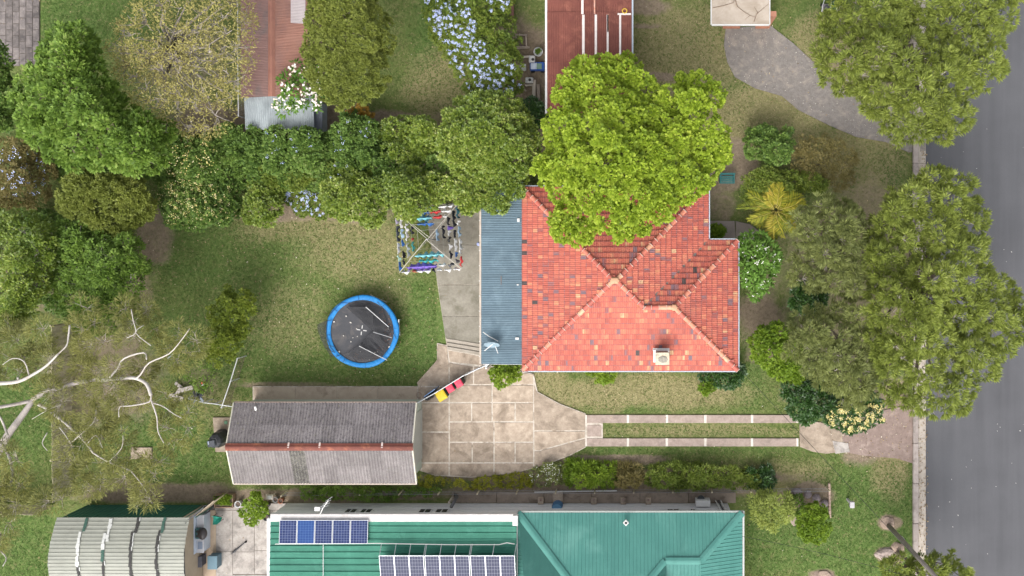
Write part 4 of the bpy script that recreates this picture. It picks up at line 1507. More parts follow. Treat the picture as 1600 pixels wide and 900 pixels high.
# neighbour's courtyard
cy_ = thing('courtyard', 'blotchy pale concrete courtyard between the pale shed and green roofed house', 'courtyard', P(385, 840))
tag(cy_, kind='structure')
bed(cy_, rect(325, 786, 448, 960), surf('courtyard_joint', (.12, .1, .085), (.17, .14, .115), 5, .95), .02)
slabs(cy_, [rect(336, 797, 364, 861), rect(364, 797, 398, 862), rect(364, 862, 398, 897), rect(398, 797, 426, 860), rect(398, 860, 426, 897), rect(336, 861, 364, 905), rect(364, 898, 426, 940), rect(398, 786, 447, 797), rect(426, 797, 447, 940), rect(325, 797, 336, 905), rect(336, 786, 398, 797)], CONC_PALE, .04, .008, .004, 43)
bed(cy_, rect(318, 797, 338, 900), surf('tan_paving', (.46, .36, .26), (.38, .29, .21), 2, .85), .055, 'side_strip')

# branch shadows on the carport roof, put in as thin brown tubes
fb = thing('branch_shadow', 'forked branch shadow across the beige carport roof, modelled as thin tubes', 'branch shadow', P(1160, 15, 2.56))
TWB = surf('shadow_brown', (.22, .15, .1), (.17, .115, .08), 6, .9, .1)
zq = cz + .03
for pts, r0 in (([(1114, 12), (1130, 9), (1146, 4), (1150, -8)], .02), ([(1148, -4), (1152, 10), (1162, 18), (1172, 24), (1180, 27)], .022), ([(1178, 34), (1182, 22), (1194, 12), (1201, 6)], .018), ([(1172, 24), (1164, 30)], .012), ([(1184, 20), (1178, 10)], .012)):
    MB().tube([P(x, y, zq) for x, y in pts], [r0 * (1 - .6 * i / (len(pts) - 1)) for i in range(len(pts))], 5).build('twig', TWB, fb)

# ------------------------------------------------------------------ vegetation
BARK = surf('grey_brown_bark', (.19, .155, .125), (.13, .1, .08), 6, .95, .6, 30)
BARK_PALE = surf('pale_bark', (.50, .465, .42), (.36, .32, .28), 4, .9, .4, 30)
TWIG = surf('grey_twigs', (.36, .32, .285), (.27, .235, .205), 6, .95, .2)


class Style:
    def __init__(s, mat, sp=.34, n=34, L=.2, W=.11, lobe=1.1, amp=.7, rc=.26, fill=.6, keep=1.0, droop=.15, up=.9, cv=.55, gap=0.0, flat=.24, twigs=0.0, lsp=.82, small=True, zj=.25, und=.8):
        s.__dict__.update(locals())


def leaf_quads(r, C, D, L, W, droop, flat):
    """diamond leaves from points C along unit vectors D"""
    N = len(C)
    up = np.zeros((N, 3))
    up[:, 2] = 1
    up += r.normal(0, flat, (N, 3))
    S = np.cross(D, up)
    S /= np.linalg.norm(S, axis=1, keepdims=True) + 1e-9
    l = (L * r.uniform(.7, 1.3, N))[:, None]
    w = (W * r.uniform(.7, 1.3, N))[:, None]
    dz = np.zeros((N, 3))
    dz[:, 2] = -droop
    a = C
    m = C + D * l * .5
    t = C + D * l + dz * l
    m2 = m.copy()
    m2[:, 2] += (w[:, 0]) * .12
    return np.stack([a, m2 + S * w * .5, t, m2 - S * w * .5], 1)


def poisson(r, poly, rad, dmin, tries=900):
    pl = np.array(poly, float)
    x0, y0 = pl.min(0)
    x1, y1 = pl.max(0)
    xs = r.uniform(x0, x1, tries * 4)
    ys = r.uniform(y0, y1, tries * 4)
    ok = inside(pl, xs, ys)
    xs, ys = xs[ok], ys[ok]
    dd = edge_dist(pl, xs, ys)
    out = []
    for k in range(min(len(xs), tries)):
        if dd[k] < dmin:
            continue
        if all((xs[k] - q[0]) ** 2 + (ys[k] - q[1]) ** 2 > rad * rad for q in out):
            out.append((xs[k], ys[k], dd[k]))
    if not out:
        k = int(np.argmax(dd))
        out = [(xs[k], ys[k], dd[k])]
    return np.array(out)


def crown_data(r, polys, zt, ze, st):
    """clump centres, outward normals, lobes for crowns given as outlines in survey pixels"""
    CC, NN, LB = [], [], []
    for poly in polys:
        sc = FPX / (CAM_H - (zt + ze) / 2)
        lr = st.lobe * sc
        pl = np.array(poly, float)
        lob = poisson(r, poly, lr * st.lsp, lr * .75, 1600)
        # a few smaller lobes fill the edge
        lob2 = poisson(r, poly, lr * .7, lr * .4, 900) if st.small else lob[:0]
        rad = np.concatenate([np.full(len(lob), 1.0), np.full(len(lob2), .55)]) * r.uniform(.85, 1.15, len(lob) + len(lob2))
        lob = np.concatenate([lob, lob2])
        dm = max(lob[:, 2].max(), 1)
        t = np.clip(lob[:, 2] / (dm * .9), 0, 1)
        lz = ze + (zt - ze) * np.sqrt(1 - (1 - t) ** 2) + r.normal(0, st.zj, len(lob)) + (fbm(lob[:, 0] / 26, lob[:, 1] / 26, .42, 71) - .5) * 2 * st.und - np.where(rad < .7, st.amp * .35, 0)
        x0, y0 = pl.min(0) - lr * .4
        x1, y1 = pl.max(0) + lr * .4
        s = st.sp * sc
        for layer in (0, 1, 2):
            dens = (1.0, st.fill, st.fill * .55)[layer]
            n = int((x1 - x0) * (y1 - y0) / (s * s) * 1.25 * dens)
            x = r.uniform(x0, x1, n)
            y = r.uniform(y0, y1, n)
            q = np.hypot(x[:, None] - lob[None, :, 0], y[:, None] - lob[None, :, 1]) / (lr * rad[None, :])
            z = np.where(q < 1, lz[None, :] - st.amp * rad[None, :] + st.amp * rad[None, :] * np.sqrt(np.clip(1 - q * q, 0, 1)), -99)
            k = z.argmax(1)
            qq = q[np.arange(n), k]
            zz = z[np.arange(n), k]
            ok = (zz > -50) & (r.random(n) < st.keep)
            if st.gap:
                ok &= r.random(n) > st.gap * np.clip((qq - .55) / .45, 0, 1)
            x, y, zz, qq, k = x[ok], y[ok], zz[ok], qq[ok], k[ok]
            zz = zz - (0, .45, 1.0)[layer] * st.amp * r.uniform(.7, 1.5, len(x))
            zz = np.maximum(zz, .12)
            kk = (CAM_H - zz) / FPX
            C = np.stack([(x - NX) * kk, (NY - y) * kk, zz], 1)
            nx_ = (x - lob[k, 0]) / (lr * rad[k])
            ny_ = -(y - lob[k, 1]) / (lr * rad[k])
            Nn = np.stack([nx_ * .9, ny_ * .9, np.sqrt(np.clip(1 - qq * qq, .05, 1))], 1)
            CC.append(C)
            NN.append(Nn)
        for a_, b_, c_ in zip(lob[:, :2], lz, rad):
            p = P(a_[0], a_[1], b_)
            LB.append((p, c_ * st.lobe))
    return np.concatenate(CC), np.concatenate(NN), LB


def foliage(r, C, N, st, cvbase=None):
    M = len(C)
    n = st.n
    idx = np.repeat(np.arange(M), n)
    D = r.normal(0, 1, (M * n, 3))
    D /= np.linalg.norm(D, axis=1, keepdims=True)
    Nr = N[idx] / np.linalg.norm(N[idx], axis=1, keepdims=True)
    D = D + Nr * st.up
    D[:, 2] *= .75
    D /= np.linalg.norm(D, axis=1, keepdims=True)
    base = C[idx] + D * (st.rc * r.random((M * n, 1)) ** .6)
    q = leaf_quads(r, base, D, st.L, st.W, st.droop, st.flat)
    cb = r.random(M) if cvbase is None else cvbase
    big = np.array([float(v) for v in fbm(C[:, 0], C[:, 1], .55, 91)])
    cb = np.clip(.55 * cb + .9 * (big - .25), 0, 1)
    col = np.clip(st.cv * cb[idx] + (1 - st.cv) * r.random(M * n), 0, 1)
    return q.reshape(-1, 3), col


def limbs(r, base, lobes, zt, trunk_r, n=14, bend=.25):
    """trunk and limbs as tubes from the base to the lobes"""
    tr, br = MB(), MB()
    cen = sum((p for p, _ in lobes), Vector()) / len(lobes)
    zb = min(p.z for p, _ in lobes)
    fork = Vector((base.x * .75 + cen.x * .25, base.y * .75 + cen.y * .25, max(.3, min(zt * .38, zb * .7))))
    mid = base.lerp(fork, .5) + Vector((r.normal(0, .06), r.normal(0, .06), 0))
    tr.tube([base + Vector((0, 0, -.1)), base + Vector((0, 0, .15)), mid, fork], [trunk_r * 1.45, trunk_r * 1.1, trunk_r * .95, trunk_r * .8], 8)
    sel = list(range(len(lobes)))
    r.shuffle(sel)
    ends = []
    for k in sel[:n]:
        p = lobes[k][0] - Vector((0, 0, .25))
        m1 = fork.lerp(p, .4) + Vector((r.normal(0, bend), r.normal(0, bend), .35 + r.normal(0, .15)))
        m2 = fork.lerp(p, .75) + Vector((r.normal(0, bend), r.normal(0, bend), .2))
        br.tube([fork - Vector((0, 0, .1)), m1, m2, p], [trunk_r * .55, trunk_r * .36, trunk_r * .2, trunk_r * .07], 5)
        ends.append((m1, m2, p))
    return tr, br, ends


def make_tree(name, label, cat, polys, zt, ze, st, seed, base=None, trunk=.16, nl=14, group=None, bark=None, blossom=None, wood=True):
    r = np.random.default_rng(seed)
    if not isinstance(polys[0][0], (tuple, list)):
        polys = [polys]
    C, N, LB = crown_data(r, polys, zt, ze, st)
    if base is None:
        cen = sum((p for p, _ in LB), Vector()) / len(LB)
        base = Vector((cen.x, cen.y, 0))
    else:
        base = P(*base)
    t = thing(name, label, cat, (base.x, base.y, 0), group)
    V_, col = foliage(r, C, N, st)
    V_ = V_ - np.array([base.x, base.y, 0])
    link_mesh('crown' if zt > 1.6 else 'foliage', quads_mesh('crown', V_, len(V_) // 4, col), st.mat, t)
    if wood:
        tr, br, ends = limbs(r, base, LB, zt, trunk, nl)
        tg = MB()
        if st.twigs:
            pts = np.array([tuple(p) for p, _ in LB])
            sel = r.permutation(len(C))[:int(len(C) * st.twigs)]
            for k in sel:
                c = Vector(C[k])
                d = np.linalg.norm(pts - C[k], axis=1)
                p = LB[int(d.argmin())][0] - Vector((0, 0, .35))
                m = p.lerp(c, .55) + Vector((r.normal(0, .08), r.normal(0, .08), .06))
                tg.tube([p, m, c + Vector((0, 0, .05))], [.028, .02, .009], 3, cap=False)
        if tg.v:
            tag(tg.build('twigs', TWIG, t), kind='stuff')
        tr.build('trunk', bark or BARK, t, smooth=True)
        br.build('limbs', bark or BARK, t, smooth=True)
    if blossom:
        mat, cnt, size, pol, clus = blossom
        top = C[:len(C)]
        zsurf = top[:, 2]
        if pol is not None:
            k = FPX / (CAM_H - zsurf)
            ok = np.zeros(len(top), bool)
            for pp in (pol if isinstance(pol[0][0], (tuple, list)) else [pol]):
                ok |= inside(pp, top[:, 0] * k + NX, NY - top[:, 1] * k)
            top = top[ok]
        n1 = int(len(top) * .55)
        top = top[:max(n1, 1)]
        ci = r.integers(0, len(top), cnt)
        B = np.repeat(top[ci] + np.array([0, 0, st.rc * .9 + .06]), clus, 0) + r.normal(0, 1, (cnt * clus, 3)) * np.array([size, size, size * .4]) * (1.0 if clus > 1 else .2)
        D = r.normal(0, 1, (len(B), 3))
        D[:, 2] = np.abs(D[:, 2]) * .25
        D /= np.linalg.norm(D, axis=1, keepdims=True)
        q = leaf_quads(r, B - D * size * .5, D, size, size * .95, 0, .25).reshape(-1, 3) - np.array([base.x, base.y, 0])
        link_mesh('blossoms', quads_mesh('blossoms', q, len(q) // 4, r.random(len(q) // 4)), mat, t)
    return t


def circ(cx, cy, rx, ry=None, n=12, seed=0, j=.12):
    r = random.Random(seed + int(cx * 7 + cy))
    ry = ry or rx
    return [(cx + rx * (1 + r.uniform(-j, j)) * math.cos(2 * math.pi * k / n), cy + ry * (1 + r.uniform(-j, j)) * math.sin(2 * math.pi * k / n)) for k in range(n)]


# leaf colours
L_LIME = leaf_mat('lime_leaves', [(0,(.12,.19,.02)),(.35,(.25,.35,.03)),(.7,(.37,.48,.045)),(1,(.52,.58,.09))], 0.38)
L_GREEN = leaf_mat('mid_green_leaves', [(0,(.055,.10,.018)),(.4,(.13,.22,.034)),(.75,(.215,.325,.052)),(1,(.35,.43,.12))], 0.32)
L_DEEP = leaf_mat('deep_green_leaves', [(0,(.045,.085,.02)),(.4,(.105,.185,.036)),(.75,(.185,.28,.055)),(1,(.33,.39,.14))], 0.3)
L_HEDGE = leaf_mat('hedge_leaves', [(0,(.06,.10,.016)),(.35,(.14,.21,.028)),(.65,(.24,.315,.046)),(.88,(.37,.42,.1)),(1,(.55,.56,.28))], 0.32, .42, .45)
L_OLIVE = leaf_mat('olive_leaves', [(0,(.10,.125,.022)),(.5,(.19,.225,.04)),(1,(.29,.31,.07))], .32)
L_BOTTLE = leaf_mat('narrow_olive_leaves', [(0,(.115,.145,.034)),(.4,(.22,.27,.055)),(.75,(.33,.385,.075)),(1,(.47,.49,.19))], 0.36)
L_BOTTLE_G = leaf_mat('narrow_grey_green_leaves', [(0,(.11,.135,.05)),(.4,(.21,.24,.08)),(.75,(.31,.345,.11)),(1,(.43,.45,.22))], 0.36)
L_BARE = leaf_mat('sparse_yellow_leaves', [(0,(.23,.2,.07)),(.4,(.35,.315,.115)),(.7,(.42,.38,.11)),(1,(.5,.44,.26))], 0.32)
L_GUM = leaf_mat('gum_leaves', [(0,(.12,.13,.045)),(.4,(.21,.215,.07)),(.75,(.31,.31,.085)),(1,(.42,.38,.17))], 0.33)
L_PLUMB = leaf_mat('plumbago_leaves', [(0, (.06, .10, .015)), (.5, (.13, .185, .024)), (1, (.24, .27, .05))], .25)
L_BRIGHT = leaf_mat('bright_green_leaves', [(0,(.07,.13,.012)),(.5,(.165,.26,.02)),(1,(.31,.4,.045))], 0.32)
L_DARK = leaf_mat('dark_glossy_leaves', [(0, (.02, .055, .014)), (.5, (.042, .10, .02)), (1, (.085, .165, .032))], .2, .4, .5)
L_YEL = leaf_mat('yellow_green_leaves', [(0, (.12, .13, .01)), (.5, (.24, .25, .02)), (1, (.42, .38, .05))], .25)
L_ORG = leaf_mat('orange_leaves', [(0, (.25, .14, .02)), (.5, (.42, .25, .04)), (1, (.52, .33, .08))], .25)
L_BROWN = leaf_mat('brown_green_leaves', [(0, (.13, .11, .035)), (.5, (.2, .17, .055)), (1, (.3, .24, .1))], .2)
B_WHITE = leaf_mat('white_petals', [(0, (.74, .72, .62)), (1, (.86, .85, .8))], .2)
B_PINK = leaf_mat('pinkish_petals', [(0, (.78, .66, .52)), (.5, (.84, .74, .7)), (1, (.88, .84, .8))], .2)
B_BLUE = leaf_mat('pale_blue_petals', [(0,(.3,.4,.75)),(.4,(.48,.56,.83)),(1,(.8,.82,.92))], 0.2)
B_CREAM = leaf_mat('cream_petals', [(0, (.6, .5, .14)), (.6, (.74, .64, .28)), (1, (.82, .75, .45))], .2)
B_RED = leaf_mat('red_petals', [(0, (.5, .03, .03)), (1, (.62, .08, .06))], .1)

S_LIME = Style(L_LIME, sp=.26, n=24, L=.18, W=.14, lobe=.55, amp=.55, rc=.19, fill=.4, gap=.4, twigs=.12, lsp=1.06, zj=.35, und=1.5, up=1.0, cv=.4)
S_GREEN = Style(L_GREEN, sp=.28, n=24, L=.22, W=.12, lobe=.52, amp=.5, rc=.2, fill=.45, gap=.35, twigs=.1, lsp=1.04, zj=.35, und=1.5, up=1.1, cv=.5)
S_HEDGE = Style(L_HEDGE, sp=.23, n=28, L=.15, W=.1, lobe=.55, amp=.5, rc=.16, fill=.45, gap=.2, lsp=.95, zj=.25, und=1.1, cv=.4)
S_DEEP = Style(L_DEEP, sp=.23, n=26, L=.16, W=.1, lobe=.55, amp=.5, rc=.17, fill=.45, gap=.2, lsp=.95, zj=.25, und=1.1, cv=.45)
S_DENSE = Style(L_OLIVE, sp=.19, n=30, L=.1, W=.065, lobe=.42, amp=.3, rc=.13, fill=.4, lsp=.9, zj=.15, und=.6)
S_BOT = Style(L_BOTTLE, sp=.26, n=36, L=.28, W=.046, lobe=.52, amp=.5, rc=.15, fill=.35, gap=.55, up=1.3, twigs=.5, droop=.05, flat=.4, lsp=1.02, zj=.4, und=1.4, cv=.45)
S_BOTG = Style(L_BOTTLE_G, sp=.26, n=34, L=.27, W=.044, lobe=.5, amp=.45, rc=.15, fill=.35, gap=.5, up=1.3, twigs=.5, droop=.05, flat=.4, lsp=1.0, zj=.35, und=1.3, cv=.5)
S_BARE = Style(L_BARE, sp=.42, n=20, L=.14, W=.055, lobe=1.0, amp=.9, rc=.34, fill=.7, keep=.85, gap=.3, twigs=1.5, up=.6, flat=.8, zj=.3)
S_GUM = Style(L_GUM, sp=.29, n=34, L=.25, W=.028, lobe=.6, amp=.45, rc=.34, fill=.45, keep=.9, gap=.3, twigs=.8, up=1.3, droop=.2, flat=.7, lsp=1.15, small=False)
S_CITRUS = Style(L_GREEN, sp=.28, n=30, L=.14, W=.08, lobe=.5, amp=.5, rc=.2, fill=.6, gap=.45)
S_PLUMB = Style(L_PLUMB, sp=.25, n=26, L=.14, W=.08, lobe=.55, amp=.45, rc=.19, fill=.5, gap=.25, lsp=.95, zj=.2)
S_FRANG = Style(leaf_mat('frangipani_leaves', [(0, (.06, .13, .02)), (.5, (.12, .235, .032)), (1, (.2, .34, .065))], .25), sp=.34, n=13, L=.27, W=.09, lobe=.45, amp=.45, rc=.12, fill=.3, up=.6, flat=.25, twigs=.3, gap=.4, keep=.85)
S_BRIGHT = Style(L_BRIGHT, sp=.23, n=28, L=.14, W=.095, lobe=.45, amp=.4, rc=.16, fill=.5, gap=.2, lsp=.95)
S_DARK = Style(L_DARK, sp=.24, n=28, L=.17, W=.08, lobe=.5, amp=.45, rc=.18, fill=.5, gap=.2, lsp=.95)

# ---- the big lime green tree over the house
make_tree('broadleaf_tree', 'big bright lime green tree overhanging the red tiled roof', 'tree', LIME, 8.6, 5.0, S_LIME, 101, base=(985, 235), trunk=.26, nl=26)

# ---- street trees on the right
make_tree('bottlebrush_tree', 'large olive street tree over the kerb beside the gravel drive', 'tree',
          [(1272, 62), (1300, 0), (1325, -45), (1600, -45), (1598, 10), (1562, 60), (1570, 108), (1540, 142), (1512, 150), (1525, 185), (1488, 226), (1450, 214), (1400, 226), (1370, 196), (1338, 152), (1290, 136), (1268, 105)],
          8.0, 4.4, S_BOT, 111, base=(1410, 110), trunk=.24, nl=30)
make_tree('bottlebrush_tree', 'largest olive street tree spreading over the asphalt road', 'tree',
          [(1366, 332), (1390, 296), (1430, 280), (1462, 262), (1528, 266), (1520, 305), (1552, 325), (1538, 368), (1542, 408), (1575, 444), (1606, 466), (1606, 525), (1572, 556), (1560, 592), (1524, 600), (1518, 642), (1470, 656), (1430, 644), (1385, 628), (1362, 560), (1350, 480), (1360, 430), (1352, 382)],
          8.4, 4.6, S_BOT, 112, base=(1400, 450), trunk=.27, nl=34)
make_tree('bottlebrush_tree', 'grey-green needle leaved tree between the palm and the biggest street tree', 'tree',
          [(1236, 342), (1270, 312), (1300, 305), (1345, 330), (1378, 372), (1380, 430), (1352, 470), (1318, 460), (1290, 455), (1255, 452), (1228, 432), (1246, 392)], 6.0, 3.4, S_BOTG, 113, base=(1310, 395), trunk=.16, nl=18)
make_tree('bottlebrush_tree', 'grey-green needle leaved tree above the bright green bush near the driveway', 'tree',
          [(1228, 520), (1255, 480), (1300, 470), (1352, 470), (1382, 505), (1385, 570), (1372, 622), (1330, 642), (1292, 612), (1262, 580), (1232, 555)], 6.4, 3.6, S_BOTG, 114, base=(1312, 545), trunk=.17, nl=20)

# ---- trees along the top fence and the top neighbour
make_tree('broadleaf_tree', 'tall mid green leafy tree beside the bare tree near the pavers', 'tree',
          [(60, 70), (95, 38), (130, 32), (150, 60), (165, 90), (168, 120), (188, 150), (225, 175), (265, 200), (278, 240), (262, 266), (215, 268), (170, 265), (110, 262), (60, 240), (30, 200), (14, 165), (28, 125), (52, 108)], 8.2, 4.0, S_GREEN, 121, base=(150, 170), trunk=.24, nl=22)
make_tree('sparse_tree', 'half bare brown-yellow tree with fine twigs beside the faded red shed', 'tree',
          [(165, 60), (190, 15), (235, -30), (390, -30), (402, 60), (388, 130), (368, 175), (345, 205), (300, 212), (268, 190), (225, 172), (195, 142), (172, 105)], 7.6, 4.2, S_BARE, 122, base=(290, 90), trunk=.2, nl=30, bark=TWIG)
make_tree('dense_tree', 'dense rounded olive tree beside the faded red shed', 'tree',
          [(482, -40), (585, -40), (590, 10), (612, 40), (616, 70), (602, 95), (610, 120), (588, 150), (560, 162), (530, 170), (508, 160), (480, 130), (470, 90), (478, 40)], 7.2, 4.2, S_DENSE, 123, base=(540, 70), trunk=.2)
make_tree('frangipani_tree', 'small frangipani with pinkish white blossoms over the grey lean-to', 'tree',
          [(438, 110), (455, 97), (485, 102), (505, 112), (516, 135), (510, 165), (490, 176), (462, 172), (440, 176), (430, 155), (434, 130)], 3.9, 2.9, S_FRANG, 124, base=(470, 150), trunk=.09, blossom=(B_PINK, 55, .15, None, 3))
make_tree('flowering_shrub', 'big plumbago shrub covered in pale blue blossoms behind the lawn', 'shrub',
          [(668, -30), (790, -30), (800, 20), (808, 70), (815, 120), (812, 150), (780, 155), (745, 148), (728, 130), (708, 105), (690, 75), (672, 40), (664, 10)], 2.8, 1.4, S_PLUMB, 125, base=(750, 60), trunk=.08,
          blossom=(B_BLUE, 1250, .045, [[(664, -30), (720, -30), (745, 40), (740, 80), (800, 95), (818, 150), (740, 150), (700, 100), (668, 40)], [(760, -30), (800, -30), (800, 20), (765, 20)], [(700, 60), (760, 60), (770, 110), (720, 110)]], 7))
HEDGE = [('leafy green shrub in the hedge below the white rail fence end', [circ(375, 232, 46, 38)], 3.0, S_DEEP),
         ('rounded green shrub in the hedge below the grey lean-to', [circ(455, 236, 60, 36)], 3.2, S_DEEP),
         ('dark green shrub in the hedge below the orange plant', [circ(556, 222, 50, 44)], 3.1, S_DEEP),
         ('yellow-green shrub in the hedge below the dry lawn patch', [circ(640, 222, 50, 40)], 3.3, S_HEDGE),
         ('largest dense green tree in the hedge below the blue blossoms', [[(700, 170), (722, 150), (760, 145), (805, 150), (828, 175), (842, 215), (838, 262), (800, 285), (740, 280), (700, 262), (682, 225)]], 5.2, S_HEDGE),
         ('dark shrub with cream flower sprays above the yard fence line', [circ(300, 252, 46, 36)], 2.8, S_DEEP),
         ('low olive shrub in the hedge behind the pale green dome bush', [circ(440, 272, 56, 24)], 2.4, S_PLUMB),
         ('green shrub in the hedge with a few white blossoms', [circ(545, 268, 40, 30)], 2.6, S_PLUMB)]
for i, (lab, pl, zt, st) in enumerate(HEDGE):
    bl = (B_BLUE, 18, .05, None, 6) if i in (1, 2, 7) else ((B_CREAM, 90, .08, None, 3) if i == 5 else None)
    make_tree('hedge_shrub', lab, 'shrub', pl, zt, zt * .5, st, 130 + i, trunk=.07, nl=8, group='hedge along the top fence', blossom=bl)
make_tree('hedge_shrub', 'speckled hedge tree with glossy leaves hanging over the clothesline corner', 'shrub',
          [(600, 268), (660, 262), (700, 272), (705, 312), (680, 318), (655, 330), (640, 345), (618, 338), (604, 310), (596, 285)], 4.0, 2.4, S_HEDGE, 140, trunk=.1, nl=8, group='hedge along the top fence')
make_tree('hedge_shrub', 'speckled hedge tree with glossy leaves overhanging the lean-to roof', 'shrub',
          [(700, 268), (770, 262), (822, 268), (824, 300), (800, 312), (782, 332), (755, 330), (730, 328), (704, 312)], 4.4, 2.7, S_HEDGE, 141, trunk=.1, nl=8, group='hedge along the top fence')
make_tree('hedge_shrub', 'green shrub hanging down towards the lawn left of clothesline', 'shrub',
          [(495, 280), (530, 270), (565, 270), (602, 285), (606, 320), (592, 352), (575, 358), (556, 345), (530, 345), (502, 318)], 3.2, 1.4, S_HEDGE, 142, trunk=.08, nl=8, group='hedge along the top fence')
make_tree('hedge_shrub', 'pale green dome bush at the lawn edge of the hedge', 'shrub', [circ(408, 316, 31, 39)], 2.3, 1.0, S_HEDGE, 143, trunk=.06, nl=6, group='hedge along the top fence')
make_tree('flowering_shrub', 'shrub with yellow-cream flower tips at the lawn corner of the hedge', 'shrub',
          [(252, 282), (290, 272), (335, 278), (368, 290), (380, 320), (362, 348), (330, 352), (292, 364), (265, 345), (250, 315)], 2.6, 1.0, S_DEEP, 144, trunk=.07, nl=8, blossom=(B_CREAM, 330, .055, None, 3))
make_tree('flowering_shrub', 'plumbago with blue blossoms spilling onto the lawn below the hedge', 'shrub',
          [(438, 296), (470, 286), (505, 288), (522, 306), (520, 330), (500, 342), (478, 336), (455, 325), (440, 318)], 1.7, .6, S_PLUMB, 145, trunk=.05, nl=6, blossom=(B_BLUE, 220, .045, [(446, 296), (500, 284), (522, 300), (522, 342), (480, 342), (446, 322)], 6))
S_UND = Style(L_DEEP, sp=.27, n=24, L=.16, W=.1, lobe=.5, amp=.4, rc=.19, fill=.4, gap=.1, lsp=.95, zj=.2)
make_tree('undergrowth', 'low dark undergrowth filling the hedge between the taller shrubs', 'undergrowth', [(262, 245), (330, 205), (400, 215), (500, 222), (600, 215), (690, 230), (820, 255), (815, 285), (700, 300), (600, 300), (520, 300), (440, 298), (380, 295), (300, 290), (262, 275)], 2.3, 1.3, S_UND, 148, wood=False)
make_tree('undergrowth', 'dark green undergrowth below the tall tree at the left corner of the yard', 'undergrowth', [(230, 190), (300, 215), (300, 260), (260, 285), (225, 280), (150, 275), (90, 275), (60, 250), (120, 255), (220, 250)], 1.9, 1.1, S_UND, 149, wood=False)
make_tree('undergrowth', 'undergrowth under the open trees along the left fence', 'undergrowth', [(20, 320), (100, 335), (150, 360), (185, 380), (190, 440), (160, 500), (110, 500), (60, 470), (10, 500)], 1.5, .8, S_UND, 150, wood=False)
make_tree('orange_shrub', 'small plant with orange-yellow leaves beside the grey lean-to', 'shrub', [circ(562, 180, 20, 13)], 1.8, 1.0, Style(L_ORG, sp=.26, n=26, L=.14, W=.1, lobe=.4, amp=.4, rc=.15), 146, trunk=.04, nl=5)
make_tree('round_shrub', 'dark green shrub at the bottom corner of the rust red shed', 'shrub', [circ(834, 178, 19, 24)], 1.9, .8, S_DARK, 147, trunk=.05, nl=5)

# ---- left edge
make_tree('flowering_shrub', 'tangled shrub with white-blue blossoms at the far left edge', 'shrub', [(-30, 215), (20, 215), (60, 235), (84, 262), (80, 300), (60, 325), (20, 335), (-30, 330)], 2.8, 1.3,
          Style(L_BROWN, sp=.28, n=28, L=.13, W=.075, lobe=.8, amp=.5, rc=.2, fill=.6, gap=.2), 151, trunk=.07, blossom=(B_BLUE, 60, .065, [(-10, 225), (75, 235), (85, 300), (-10, 310)], 5))
make_tree('olive_tree', 'rounded olive-brown tree in the yard corner below the tall green tree', 'tree', [(92, 282), (130, 270), (190, 275), (225, 290), (236, 318), (228, 350), (205, 362), (175, 372), (150, 360), (118, 345), (92, 320)], 4.6, 2.4,
          Style(L_OLIVE, sp=.25, n=34, L=.13, W=.08, lobe=.8, amp=.5, rc=.17, fill=.6), 152, trunk=.12, nl=12)
make_tree('orchard_tree', 'open green tree with grey twigs in the left corner of the yard', 'tree', [(84, 345), (130, 345), (170, 368), (206, 362), (232, 400), (228, 434), (205, 455), (205, 485), (178, 520), (135, 528), (110, 495), (84, 450), (80, 400)], 5.0, 2.6,
          Style(L_GREEN, sp=.34, n=30, L=.17, W=.09, lobe=.75, amp=.65, rc=.22, fill=.6, gap=.45, twigs=.25), 153, trunk=.13, nl=16, bark=TWIG)
make_tree('orchard_tree', 'open green tree outside the left fence at the picture edge', 'tree', [(-40, 330), (30, 325), (72, 345), (90, 395), (78, 440), (60, 480), (20, 510), (-40, 520)], 5.6, 2.8,
          Style(L_HEDGE, sp=.34, n=30, L=.17, W=.09, lobe=.8, amp=.65, rc=.22, fill=.6, gap=.4, twigs=.2), 154, trunk=.14, nl=14, bark=TWIG)
make_tree('broadleaf_tree', 'dark tree cut by the left edge beside the pavers', 'tree', [(-50, 62), (2, 62), (14, 90), (16, 150), (8, 205), (-50, 215)], 6.0, 3.4, S_DEEP, 155, trunk=.12, nl=8)

# ---- yard and house shrubs
make_tree('citrus_tree', 'small two-lobed citrus tree on the back lawn by the white pipe fence', 'tree', [[(332, 462), (365, 448), (392, 462), (402, 490), (390, 520), (365, 540), (340, 525), (326, 495)], [(318, 520), (345, 515), (372, 530), (368, 552), (350, 572), (322, 565), (312, 545)]], 2.9, 1.4,
          Style(leaf_mat('citrus_leaves', [(0,(.08,.12,.018)),(.5,(.19,.25,.03)),(.85,(.29,.34,.05)),(1,(.46,.44,.12))], .35), sp=.26, n=30, L=.15, W=.09, lobe=.5, amp=.45, rc=.18, fill=.3, gap=.45, und=.3), 161, base=(362, 495), trunk=.07, nl=12)
make_tree('shrub', 'thin green shrub under the citrus tree beside the timber pile', 'shrub', [circ(318, 590, 26, 20)], 1.2, .4, Style(L_GREEN, sp=.32, n=22, L=.13, W=.07, lobe=.5, amp=.4, rc=.2, gap=.5, keep=.7), 162, trunk=.03, nl=5)
make_tree('shrub', 'leafy green bush at the lean-to corner on the driveway', 'shrub', [[(770, 569), (796, 567), (812, 572), (812, 596), (796, 606), (780, 604), (768, 588)]], 1.5, .7, S_BRIGHT, 163, trunk=.05, nl=5)
make_tree('shrub', 'low green plant along the house eave below the dark roof tile', 'shrub', [[(914, 574), (962, 574), (960, 590), (946, 600), (930, 592), (914, 588)]], .9, .4, S_BRIGHT, 164, trunk=.04, nl=5)
make_tree('shrub', 'dark leafy shrub at the house corner by the front drive', 'shrub', [[(1090, 574), (1158, 572), (1162, 590), (1145, 605), (1112, 600), (1095, 592)]], 1.1, .5, S_DARK, 165, trunk=.04, nl=5)
